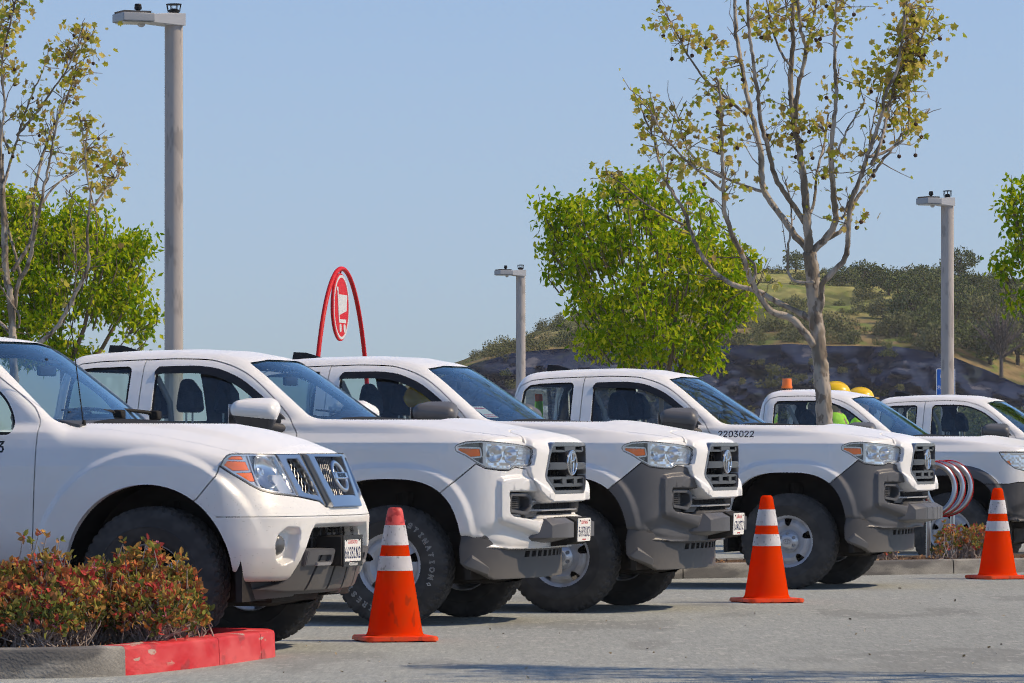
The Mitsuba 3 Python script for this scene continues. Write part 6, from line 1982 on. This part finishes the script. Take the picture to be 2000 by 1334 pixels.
GROUP = 'white pickups parked in a row'
t2, M2 = add_tacoma((-.530, 32.35), 16.6, 'white pickup with painted white front bumper and white mirror, behind the nearest traffic cone', GROUP, 'white', 'white_paint', ('56931K2', 'California'), lettered=True)
t3, M3 = add_tacoma((.604, 34.80), 16.8, 'white pickup with grey bumper corners and a licence plate, yellow hard hat inside', GROUP, 'grey', 'grey_plastic', ('63482T2', 'California'))
t4, M4 = add_tacoma((2.500, 40.36), 16.6, 'white pickup numbered 2203022 with grey bumper corners and no front plate', GROUP, 'grey', 'grey_plastic', None, True)
put(t4, 'fleet_number', moved(mikit.ply(on_side(text('2203022', .050, .001, True), TAC_F, -.445, 1.262), 'number_black', smooth=False), M4), 'black fleet number on the fender')

# the two pickups behind the planted strip: older, with a lower roof
OLD = {**TAC, 'relief': [Relief([(0, 1.45), (.47, 1.45), (.60, 1.17), (.622, .92), (.50, .80), (0, .80)], .03, .02), Relief([(0, .70), (.43, .66), (.488, .583), (.80, .66), (.95, .60), (1.02, .3), (0, .3)], -.035, .05)],
       'headlight': rounded(Polygon([(1.10, 1.185), (1.06, 1.12), (1.00, 1.06), (.93, 1.015), (.80, .985), (.62, .99), (.56, 1.06), (.575, 1.165), (.70, 1.185)]), .012),
       'bumper_poly': [(1.34, .62), (1.30, .80), (1.24, .862), (1.0, .862), (.90, .88), (.62, .88), (.613, .860), (.478, .803), (.383, .778), (-.383, .778), (-.383, .45), (1.34, .45)],
       'cowl': -.62, 'grey_flare': True, 'h': .02, 'gap': .007, 'visor': False}
REG = {**OLD, 'cab': {**TAC['cab'], 'rear': -2.03}, 'windows': [rounded(Polygon([(-1.845, 1.30), (-1.85, 1.65), (-1.82, 1.69), *arc([(-1.45, 1.694), (-1.32, 1.684), (-1.14, 1.628), (-.97, 1.522), (-.80, 1.37), (-.76, 1.30)])]), .018)],
       'doors': [('door', [(-1.945, .54), (-1.945, 1.66), (-1.90, 1.712), (-1.82, 1.732), *arc([(-1.60, 1.737), (-1.36, 1.730), (-1.22, 1.700), (-1.08, 1.645), (-.95, 1.558), (-.83, 1.455), (-.72, 1.340), (-.655, 1.24)]), (-.665, 1.10), (-.665, .54)])]}


def old_front(c):
    pl, out = c['plan'], []
    hl = c['headlight']
    for fl in (True, False):
        n = 'headlight' if fl else 'headlight_001'
        E = lambda m, **k: pl.drape(m, fl, **k)
        out.append((n + '__housing', mikit.ply(E(slab(hl.buffer(.001), -.10, -.075) + slab(hl.buffer(.001).difference(hl.buffer(-.010)), -.09, -.004)), 'lamp_grey', smooth=30), None))
        out.append((n + '__reflector_plate', mikit.ply(E(slab(hl.buffer(-.012), -.06, -.03, .008)), 'lamp_chrome2', smooth=30), None))
        am = Polygon([(1.06, 1.09), (.985, 1.09), (.955, 1.02), (1.0, 1.035)]).buffer(.004)
        out.append((n + '__turn_signal', mikit.ply(E(slab(am, -.05, -.008, .004)), 'amber', smooth=30), 'amber turn signal'))
        lens = as_tm(m3.Manifold.extrude(cs(hl.buffer(-.003)), .004).refine_to_length(.04))
        lens = tm(lens.vertices, lens.faces[lens.triangles_center[:, 2] > .0039])
        out.append((n + '__lens', mikit.ply(E(lens, step=0), 'lamp_lens', smooth=True), None))
        fg = slab(Point(.72, .72).buffer(.055), -.02, .012, .01)
        out.append(('fog_lamp' + ('' if fl else '_001'), mikit.ply(E(fg), 'fog_grey', smooth=35), None))
    D = lambda m, **k: pl.drape(m, **k)
    hx = c['hex']
    out.append(('grille__backing', mikit.ply(D(slab(hx.buffer(.004), -.09, -.06)), 'under_black', smooth=30), None))
    for z in (.90, .99, 1.08):
        out.append(('grille__bar', mikit.ply(D(slab(shapely.box(-.5, z, .5, z + .03).intersection(hx.buffer(.002)), -.05, .02, .008)), 'grille_metal', smooth=30), None))
    return out


def add_old(px, Z, z, cfg, label, cargo_x, group, mats=None):
    tk = thing('pickup_truck', label, 'pickup truck', group)
    M = pose(px, Z, z)
    parts, F, cab = body_parts(cfg)
    for k, s, lab in parts:
        sw = {'white_paint': 'grey_plastic_dark'} if k == 'front_bumper' else None
        add_parts(tk, [(k, s, lab)], M, sw)
    add_parts(tk, old_front(cfg), M)
    add_parts(tk, MIR, M, {'white_paint': 'grey_plastic'})
    add_parts(tk, interior_parts({}, cfg is not REG) + UND, M)
    add_parts(tk, [('cargo_bed', mikit.ply(cargo_bed(cargo_x - .06, -4.20, .905, .52, 1.24, -3.24), 'white_paint', smooth=30), None)], M)
    put_wheels(tk, M, 'steel', [-.005, -3.24], 1.60, .389)
    return tk, M


t5, M5 = add_old(1856.5, 48.0, -.075, REG, 'white single cab pickup with an orange beacon on its roof, beyond the planted strip', -2.03, GROUP)
bc = thing('beacon_light', 'orange warning beacon on a black base on a white cab roof', 'beacon')
dome = lathe([(.052, .02), (.056, .03), (.056, .045), (.050, .05), (.048, .112), (.044, .122), (.001, .124)], 32)
put(bc, 'dome', moved(mikit.ply(dome, 'beacon_orange', smooth=35), M5 @ T().translate([-1.88, -.05, 1.802])))
put(bc, 'base', moved(mikit.ply(lathe([(.001, -.01), (.055, -.01), (.058, .0), (.056, .022), (.001, .022)], 32), 'seal_black', smooth=35), M5 @ T().translate([-1.88, -.05, 1.802])))
cab_ = tube([(-1.90, -.08, 1.815), (-1.93, -.30, 1.808), (-1.945, -.52, 1.775), (-1.952, -.64, 1.735)], .006, 6)
put(bc, 'cable', moved(mikit.ply(cab_, 'seal_black', smooth=True), M5))
t6, M6 = add_old(2100, 55.0, -.055, OLD, 'white pickup farthest back, seen past the single cab pickup with the beacon', -2.42, GROUP)
put(t6, 'roof_aerial', moved(fin(), M6))

# the nearest pickup
FRO_BODY, FRO_F, FRO_CAB = body_parts(FRO)
t1 = thing('pickup_truck', 'nearest white pickup with a chrome grille, parked beside the red kerb', 'pickup truck', GROUP)
M1 = pose(292, 27.0)
add_parts(t1, FRO_BODY, M1)
add_parts(t1, frontier_front(FRO), M1)
add_parts(t1, interior_parts({'seat_x': -.05, 'head_z': 1.60}, False) + UND, M1)
CAP2, LOW2, GLS2 = mirror_parts(-1.13, -1.0, 1.22, 1.42, .2, .2, False)
add_parts(t1, [('mirror__cap', mikit.ply(CAP2, 'seal_black', smooth=40), None), ('mirror__lower_shell', mikit.ply(LOW2, 'seal_black', smooth=35), None), ('cargo_bed', mikit.ply(cargo_bed(-2.38, -4.25, .90, .52, 1.25, -3.2), 'white_paint', smooth=30), None)], M1)
put(t1, 'fleet_number', moved(mikit.ply(on_side(text('3', .062, .001, True), FRO_F, -.905, 1.158), 'number_black', smooth=False), M1), 'black numeral on the door')
put_wheels(t1, M1, 'alloy', [-.005, -3.2], 1.58, .412)
for n, s in plate_parts('66281N2', 'California', frame=('', 'NISSAN.com')):
    add_parts(t1, [('licence_plate__' + n, s, None)], M1 @ T().translate([.874, 0, .570]))
# ------------------------------------------------------------------ traffic cones
def cone_orange(p, n, uv):
    a = fbm(p.x * 7, p.y * 7, p.z * 4, 3)
    c = mix((.93, .062, .004), (.84, .085, .010), smoothstep(.4, .7, a))
    scuff = smoothstep(.64, .72, fbm(p.x * 24, p.y * 24, p.z * 8 + 3, 3))
    return mix(c, (.25, .05, .02), .45 * scuff)


def collar(p, n, uv):
    a = fbm(p.x * 9, p.y * 9, p.z * 6, 3)
    sp = smoothstep(.74, .80, noise(p.x * 85, p.y * 85, p.z * 60))
    c = mix((.66, .645, .66), (.52, .50, .52), smoothstep(.35, .75, a))
    return mix(c, (.16, .14, .14), .65 * sp * smoothstep(.35, .6, a))


scene['cone_orange'] = {'type': 'principledthin', 'base_color': mikit.proc(cone_orange), 'roughness': .42, 'diff_trans': .95, 'spec_trans': 0.0, 'eta': 1.45}
scene['cone_orange_bright'] = {'type': 'principledthin', 'base_color': rgb(.95, .075, .004), 'roughness': .36, 'diff_trans': .95, 'spec_trans': 0.0, 'eta': 1.45}
bsdf('cone_base_orange', P(mikit.proc(cone_orange), .45, spec=.5))
bsdf('cone_tip_faded', P(mikit.proc(lambda p, n, uv: mix((.72, .085, .075), (.42, .02, .02), smoothstep(.52, .70, fbm(p.x * 22, p.y * 22, p.z * 22, 3)))), .5))
bsdf('cone_collar', P(mikit.proc(collar), .35, spec=.5))


def cone(label, px, Z, faded, yaw, h=.80):
    k = thing('traffic_cone', label, 'traffic cone', 'orange traffic cones')
    x = (px - 1000) / F_PX * Z
    M = T().translate([x, Z, 0]).rotate([0, 0, 1], yaw).scale(h / .80)
    r = lambda z: .168 + (.046 - .168) * (z - .03) / .75
    band = lambda z0, z1, o=0.0, n=48: lathe([(r(z0) + o, z0), (r(z1) + o, z1)], n)
    org = 'cone_orange' if faded else 'cone_orange_bright'
    body = lathe([(.215, .026), (.185, .031), (.172, .040), (r(.06), .06), (r(.42), .42)], 56)
    put(k, 'body', mikit.ply(body, org, smooth=40, to_world=M))
    mid = lathe([(r(.508), .508), (r(.572), .572)], 48)
    put(k, 'orange_band', mikit.ply(mid, org, smooth=True, to_world=M))
    for z0, z1 in ((.42, .508), (.572, .692)):
        c = lathe([(r(z0), z0), (r(z0) + .003, z0 + .001), (r(z1) + .003, z1 - .001), (r(z1), z1)], 56)
        put(k, 'reflective_collar', mikit.ply(c, 'cone_collar', smooth=30, to_world=M))
    tip = lathe([(r(.692), .692), (r(.770), .770), (r(.785) - .004, .788), (.030, .797), (.020, .794), (.016, .74)], 48)
    put(k, 'tip', mikit.ply(tip, 'cone_tip_faded' if faded else org, smooth=40, to_world=M))
    sq = rounded(shapely.box(-.225, -.225, .225, .225), .055)
    base = slab(sq, .008, .034, .012) - m3.Manifold.cylinder(.2, .12, .12, 40).translate((0, 0, -.05))
    feet = m3.Manifold()
    for a in (-.17, 0, .17):
        for b in (-.17, 0, .17):
            if a or b:
                feet = feet + box(a - .035, a + .035, b - .035, b + .035, 0, .010)
    put(k, 'base', mikit.ply(base + feet, 'cone_base_orange', smooth=35, to_world=M))


cone('scuffed orange cone with a faded pink tip, nearest the camera', 771.5, 29.0, True, 14)
cone('bright orange cone in front of the pickup numbered 2203022', 1497.5, 36.2, False, 20)
cone('orange cone farthest right, before the kerb and the rust-leaved shrubs', 1948.5, 42.6, False, 24)
# ------------------------------------------------------------------ people behind the beacon truck, and what lies in the cabs
bsdf('skin', P((.42, .235, .165), .5, spec=.4))
bsdf('hair_dark', P((.025, .018, .014), .6))
bsdf('hi_vis', P((.42, .80, .03), .7))
bsdf('hi_vis_orange', P((.88, .20, .01), .7))
bsdf('reflective_tape', P((.40, .40, .38), .3, .3))
bsdf('hat_yellow', P((.86, .55, .006), .28, spec=.6, coat=.5))
bsdf('trousers_navy', P((.025, .03, .05), .85))
bsdf('boot_brown', P((.07, .045, .03), .6))


def bones(segs, refine=.02, it=8):
    """One continuous body: hulls of the spheres at each bone's two joints, joined and smoothed."""
    m = m3.Manifold()
    for a, ra, b, rb in segs:
        m = m + m3.Manifold.batch_hull([m3.Manifold.sphere(ra, 20).translate(tuple(map(float, a))), m3.Manifold.sphere(rb, 20).translate(tuple(map(float, b)))])
    t = as_tm(m.refine_to_length(refine))
    t = trimesh.Trimesh(t.vertices, t.faces, process=True)
    trimesh.smoothing.filter_taubin(t, iterations=it)
    return t


def hand(wrist, d, side, curl=.5):
    d = np.array(d, float) / np.linalg.norm(d)
    w = np.cross(d, [1, 0, 0])
    w /= np.linalg.norm(w)
    n = np.cross(d, w) * side
    p = np.array(wrist)
    segs = [(p, .026, p + d * .05 + w * .018, .019), (p, .026, p + d * .05 - w * .018, .019), (p + d * .05 + w * .018, .019, p + d * .085 + w * .028, .013), (p + d * .05 - w * .018, .019, p + d * .085 - w * .028, .013)]
    for o, L in ((.030, .062), (.010, .074), (-.010, .070), (-.030, .055)):
        k = p + d * .085 + w * o
        a = k + d * L * .5 + n * L * .18 * curl
        b = a + d * L * .42 + n * L * .45 * curl
        segs += [(k, .0095, a, .0085), (a, .0085, b, .0075)]
    k = p + d * .03 + w * .028
    segs += [(k, .012, k + d * .035 + w * .028, .0105), (k + d * .035 + w * .028, .0105, k + d * .06 + w * .034 + n * .012, .009)]
    return segs


def hard_hat():
    pr = [(.128 * math.cos(a), .105 * math.sin(a) + .004) for a in np.linspace(0, math.pi / 2, 12)]
    dome = lathe(pr[:-1] + [(.001, .109)], 40)
    dome.vertices[:, 0] *= 1.14
    inner = lathe([(r * .96, h * .95) for r, h in pr[:-1]], 40)
    inner.vertices[:, 0] *= 1.14
    inner = tm(inner.vertices, inner.faces[:, ::-1])
    brim = m3.Manifold.batch_hull([m3.Manifold.cylinder(.006, .128, .13, 40).scale((1.14, 1, 1)), m3.Manifold.cylinder(.005, .085, .085, 30).translate((.115, 0, -.010))]) - m3.Manifold.cylinder(.2, .122, .122, 40).scale((1.13, 1, 1)).translate((0, 0, -.1))
    ridge = tube([(.135 * math.cos(a), 0, .106 * math.sin(a) + .006) for a in np.linspace(.25, math.pi - .25, 16)], .010, 8)
    return join([dome, inner, as_tm(brim), ridge])


HAT = mikit.ply(hard_hat(), 'hat_yellow', smooth=45)


def person(label, x, y, z, face, height, lean=0.0, hatname='yellow hard hat on a worker behind the single cab pickup'):
    """Standing figure: +x forward in its own axes."""
    k = thing('person', label, 'person', None)
    s = height / 1.75
    M = T().translate([x, y, z]).rotate([0, 0, 1], face).scale(s)
    sh, hp = 1.42, .93
    body = []
    torso = [((0, -.10, hp), .12, (0, .10, hp), .12), ((0, -.09, hp), .12, (.01, -.10, 1.18), .115), ((0, .09, hp), .12, (.01, .10, 1.18), .115), ((.01, -.10, 1.18), .115, (0, -.13, 1.36), .095), ((.01, .10, 1.18), .115, (0, .13, 1.36), .095), ((0, -.17, sh), .062, (0, .17, sh), .062), ((0, 0, 1.36), .11, (.01, 0, 1.47), .062), ((.01, 0, 1.45), .056, (.02, 0, 1.54), .052)]
    head = [((.02, 0, 1.55), .055, (.045, 0, 1.58), .062), ((.015, 0, 1.655), .095, (.03, 0, 1.645), .088), ((.045, 0, 1.575), .055, (.04, 0, 1.65), .075), ((.118, 0, 1.635), .010, (.134, 0, 1.608), .014), ((.0, -.088, 1.64), .016, (-.005, -.090, 1.61), .012), ((.0, .088, 1.64), .016, (-.005, .090, 1.61), .012), ((.108, -.02, 1.575), .010, (.108, .02, 1.575), .010)]
    legs, arms, hands = [], [], []
    for t in (-1, 1):
        legs += [((0, t * .095, hp), .10, (.02, t * .10, .52), .066), ((.02, t * .10, .52), .062, (-.01, t * .105, .10), .045)]
        el = (.04, t * .27, 1.13)
        wr = (.20, t * .24, .96)
        arms += [((0, t * .185, sh - .01), .060, el, .046), (el, .044, wr, .031)]
        hands += hand(wr, (.65, -.1 * t, -.55), t)
    q = bones(torso + head + legs + arms + hands, .022, 6)
    put(k, 'body', mikit.ply(q, 'skin', smooth=True, to_world=M))
    vest = bones([((0, -.10, .90), .137, (0, .10, .90), .137)] + [(a, r + .017, b, r2 + .017) for a, r, b, r2 in torso[1:6]] + [(a, r + .016, b, r2 + .016) for a, r, b, r2 in arms[::2]], .022, 6)
    put(k, 'jacket', mikit.ply(vest, 'hi_vis', smooth=True, to_world=M), 'lime hi-vis jacket')
    tp = [lathe([(.163, z_), (.163, z_ + .05)], 40) for z_ in (1.02, 1.16)]
    for t_ in tp:
        t_.vertices[:, 1] *= 1.52
        t_.vertices[:, 0] *= .90
    put(k, 'tape', mikit.ply(join(tp), 'reflective_tape', smooth=True, to_world=M))
    for t in (-1, 1):
        w0 = np.array([(.015, t * .225, 1.285)])
        d = np.array([.04, t * .085, -.28])
        d /= np.linalg.norm(d)
        p_ = np.array([0, t * .185, 1.41])
        put(k, 'sleeve_band', mikit.ply(tube([p_ + d * .07, p_ + d * .10], .079, 20), 'hi_vis_orange', smooth=40, to_world=M))
        put(k, 'sleeve_band', mikit.ply(tube([p_ + d * .10, p_ + d * .14], .0785, 20), 'reflective_tape', smooth=40, to_world=M))
        put(k, 'sleeve_band', mikit.ply(tube([p_ + d * .14, p_ + d * .17], .078, 20), 'hi_vis_orange', smooth=40, to_world=M))
    tr = bones([(a, r + .014, b, r2 + .014) for a, r, b, r2 in legs] + [((0, -.09, hp), .122, (0, .09, hp), .122)], .022, 6)
    put(k, 'trousers', mikit.ply(tr, 'trousers_navy', smooth=True, to_world=M))
    for t in (-1, 1):
        b = bones([((-.03, t * .105, .055), .052, (.14, t * .115, .045), .043), ((-.01, t * .105, .05), .05, (-.01, t * .105, .16), .056)], .02, 4)
        put(k, 'boot', mikit.ply(b, 'boot_brown', smooth=True, to_world=M))
    hair = bones([((-.005, 0, 1.665), .098, (.0, 0, 1.65), .096), ((-.035, 0, 1.60), .07, (-.03, 0, 1.64), .085)], .02, 4)
    put(k, 'hair', mikit.ply(hair, 'hair_dark', smooth=True, to_world=M))
    eyes = join([trimesh.creation.icosphere(1, .011).apply_translation([.104, t * .034, 1.643]) for t in (-1, 1)])
    put(k, 'eyes', mikit.ply(eyes, 'hair_dark', smooth=True, to_world=M))
    solo('hard_hat', moved(HAT, M @ T().translate([.01, 0, 1.685]).rotate([0, 1, 0], -4)), hatname, 'hard hat')


person('worker in lime hi-vis jacket and yellow hard hat behind the cab by the tree trunk', 3.40, 50.9, -.075, 168, 1.86, hatname='yellow hard hat on the taller worker, just right of the tree trunk')
person('shorter worker in a yellow hard hat facing right, behind the beacon truck windshield', 3.66, 51.3, -.075, -8, 1.805, hatname='yellow hard hat with its brim pointing right, on the shorter worker')

solo('hard_hat', moved(HAT, M3 @ T().translate([-1.395, .30, 1.50]).rotate([1, 0, 0], 42).rotate([0, 1, 0], 15)), 'yellow hard hat hung on the driver headrest inside the cab of the third pickup', 'hard hat')
# a hi-vis vest hung inside the rear window of the pickup numbered 2203022
rv = np.random.default_rng(2)
gu, gv_ = np.meshgrid(np.linspace(0, 1, 14), np.linspace(0, 1, 16), indexing='ij')
wid = .07 + .05 * gv_
cl = np.stack([-2.30 + .02 * np.sin(gu * 9 + gv_ * 2) + .012 * np.sin(gu * 17), -.30 + (gu - .5) * 2 * wid + .05 * gv_, 1.60 - .30 * gv_ - .02 * (gu - .5) ** 2], -1).reshape(-1, 3)
g_ = grid_mesh(gu, gv_, gu)
vs = thing('safety_vest', 'lime and orange hi-vis vest hanging inside the rear side window of the pickup numbered 2203022', 'vest')
ctr = g_.faces.reshape(-1, 3)
topf = (ctr % 16).max(1) < 4
put(vs, 'cloth', moved(mikit.ply(tm(cl, ctr[~topf]), 'hi_vis', smooth=True), M4))
put(vs, 'collar', moved(mikit.ply(tm(cl, ctr[topf]), 'hi_vis_orange', smooth=True), M4))
# papers inside the windscreens
st = glass_front(shapely.box(-.680, 1.360, -.560, 1.440), TAC_CAB, 1, .016, .04)
pk = put(t3, 'windshield__permit', moved(mikit.ply(st, 'plate_white', smooth=True), M3), 'white permit with red stripes inside the windshield')
for a, b in ((1.368, 1.374), (1.380, 1.384), (1.424, 1.432)):
    put(t3, 'windshield__permit_stripe', moved(mikit.ply(glass_front(shapely.box(-.672, a, -.568, b), TAC_CAB, 1, .0145, .04), 'plate_red', smooth=True), M3))
solo('paper', moved(mikit.ply(as_tm(rbox(-.86, -.70, -.50, -.28, 1.292, 1.300, .002)), 'plate_white', smooth=False), M4), 'white papers lying on the dashboard of the pickup numbered 2203022', 'paper')
# ------------------------------------------------------------------ rust-leaved shrubs
SH_PAL = np.array([(.18, .19, .040), (.30, .25, .065), (.44, .25, .070), (.42, .14, .055), (.40, .065, .055), (.28, .15, .065), (.10, .12, .035)])
bsdf('shrub_twig', P((.36, .30, .27), .85))
scene['petal'] = {'type': 'principledthin', 'base_color': rgb(.75, .26, .36), 'roughness': .6, 'diff_trans': .6, 'spec_trans': 0.0, 'eta': 1.4}


def shrub(label, lumps, n, seed, leaf=(.024, .046), z0=.12, flowers=46, tips=()):
    """lumps: (x, y, height, radius) mounds that make the shrub; leaves sit in whorls at the ends of forked grey stems."""
    r = np.random.default_rng(seed)
    k = thing('shrub', label, 'shrub')
    lumps = np.array(lumps)
    wts = lumps[:, 3] ** 2
    wh, tw = [], []
    while len(wh) < n:
        x, y, h, R = lumps[r.choice(len(lumps), p=wts / wts.sum())]
        a, rr = r.uniform(0, 2 * np.pi), math.sqrt(r.uniform()) * R
        top = h * math.sqrt(max(0, 1 - (rr / R) ** 2 * .8))
        z = z0 + top * (r.uniform(.12, 1) ** .45)
        wh.append((x + rr * math.cos(a), y + rr * math.sin(a), z))
    wh = np.array(wh + list(tips))
    for p in wh:
        if r.uniform() < .42 or len(wh) - len(tips) < 1:
            c = lumps[np.argmin((lumps[:, 0] - p[0]) ** 2 + (lumps[:, 1] - p[1]) ** 2)]
            b = np.array([c[0] + r.normal() * .06, c[1] + r.normal() * .06, z0])
            m = b + (p - b) * .55 + r.normal(size=3) * .03
            tw.append(tube([b, m, p], [.0045, .0035, .002], 4, False))
    for p in tips:
        p = np.array(p)
        tw.append(tube([p - [r.normal() * .03, 0, .16], p - [r.normal() * .02, 0, .08], p], [.004, .003, .002], 4, False))
    per = r.integers(4, 8, len(wh))
    L = np.repeat(wh, per, 0) + r.normal(size=(per.sum(), 3)) * .010
    v, f, who = leaf_cards(L, r.uniform(*leaf, len(L)), r, up=(0, 0, .55), shape='oval', spread=.75)
    base = r.choice(7, len(wh), p=[.17, .20, .17, .15, .11, .12, .08])
    hgt = np.clip((wh[:, 2] - z0) / lumps[:, 2].max(), 0, 1)
    base = np.where((hgt < .45) & (r.uniform(size=len(wh)) < .5), 6, base)
    cid = np.repeat(base, per)
    mixc = np.where(r.uniform(size=len(L)) < .3, r.integers(0, 6, len(L)), cid)
    col = SH_PAL[mixc] * r.uniform(1.0, 1.65, (len(L), 1))
    q = put(k, 'foliage', mikit.ply(tm(v, f), 'leaf_waxy', color=col[who]))
    labels[q] = {'label': 'small waxy leaves in olive, orange and red', 'kind': 'stuff'}
    q = put(k, 'stems', mikit.ply(join(tw), 'shrub_twig', smooth=True))
    labels[q] = {'label': 'thin grey forked stems', 'kind': 'stuff'}
    if flowers:
        sel = wh[r.choice(len(wh), flowers, p=(hgt + .05) / (hgt + .05).sum())] + [0, 0, .012]
        fl = np.repeat(sel, 5, 0) + r.normal(size=(flowers * 5, 3)) * .006
        v, f, _ = leaf_cards(fl, r.uniform(.014, .024, len(fl)), r, up=(0, -.2, .3), shape='oval', spread=.9)
        q = put(k, 'flowers', mikit.ply(tm(v, f), 'petal'))
        labels[q] = {'label': 'tiny pink blossoms', 'kind': 'stuff'}


def on(px, py, Y):
    return at(px, py, Y)


S = lambda px, Y, h, R: ((px - 1000) / F_PX * Y, Y, h, R)
shrub('rust and olive shrub at the lower left edge, behind the bare concrete kerb', [S(-60, 25.0, .40, .30), S(20, 25.2, .46, .26), S(95, 25.1, .50, .22), S(135, 25.2, .42, .20), S(60, 24.9, .34, .24)], 1150, 3, tips=[on(45, 1050, 25.2), on(75, 1045, 25.2), on(90, 1050, 25.2), on(115, 1052, 25.1), on(60, 1060, 25.1), on(140, 1085, 25.1)])
shrub('rust and olive shrub in front of the nearest front wheel, behind the red kerb', [S(200, 25.5, .46, .24), S(260, 25.7, .52, .25), S(310, 25.8, .52, .24), S(345, 25.8, .40, .17), S(290, 25.4, .36, .26), S(360, 25.9, .26, .12)], 1250, 7, tips=[on(240, 1062, 25.6), on(285, 1058, 25.6), on(300, 1070, 25.6), on(345, 1090, 25.7), on(365, 1110, 25.7)])
kb = lambda px, d: (gpt(px, np.interp(px, [1250, 2080], [1132, 1116.5])) + kn * d)
SK = lambda px, d, h, R: (*kb(px, d), h, R)
shrub('small rust-leaved shrub behind the far kerb, under the last grey bumper', [SK(1775, .45, .27, .13), SK(1800, .5, .25, .10), SK(1745, .45, .22, .13)], 240, 13, leaf=(.02, .042), flowers=14)
shrub('small rust-leaved shrub behind the far kerb, beside the farthest cone', [SK(1918, .5, .36, .12), SK(1950, .5, .32, .14), SK(1988, .55, .34, .16), SK(1898, .45, .18, .08)], 330, 17, leaf=(.02, .042), flowers=16)
shrub('low green shrub behind the far kerb, seen past the third bumper', [SK(1435, .6, .26, .12), SK(1390, .7, .14, .2)], 80, 19, leaf=(.03, .05), flowers=0)
# ------------------------------------------------------------------ the air between here and the hill
scene['air'] = {'type': 'homogeneous', 'albedo': .95, 'sigma_t': .00014, 'phase': {'type': 'isotropic'}}
scene['clear_boundary'] = {'type': 'null'}
scene['haze'] = {'type': 'cube', 'to_world': T().translate([0, 480, 34]).scale([520, 545, 36]), 'bsdf': {'type': 'ref', 'id': 'clear_boundary'}, 'interior': {'type': 'ref', 'id': 'air'}}
labels['haze'] = {'label': 'thin summer haze between the lot and the hill', 'category': 'haze', 'kind': 'stuff'}
scene['camera']['medium'] = {'type': 'ref', 'id': 'air'}
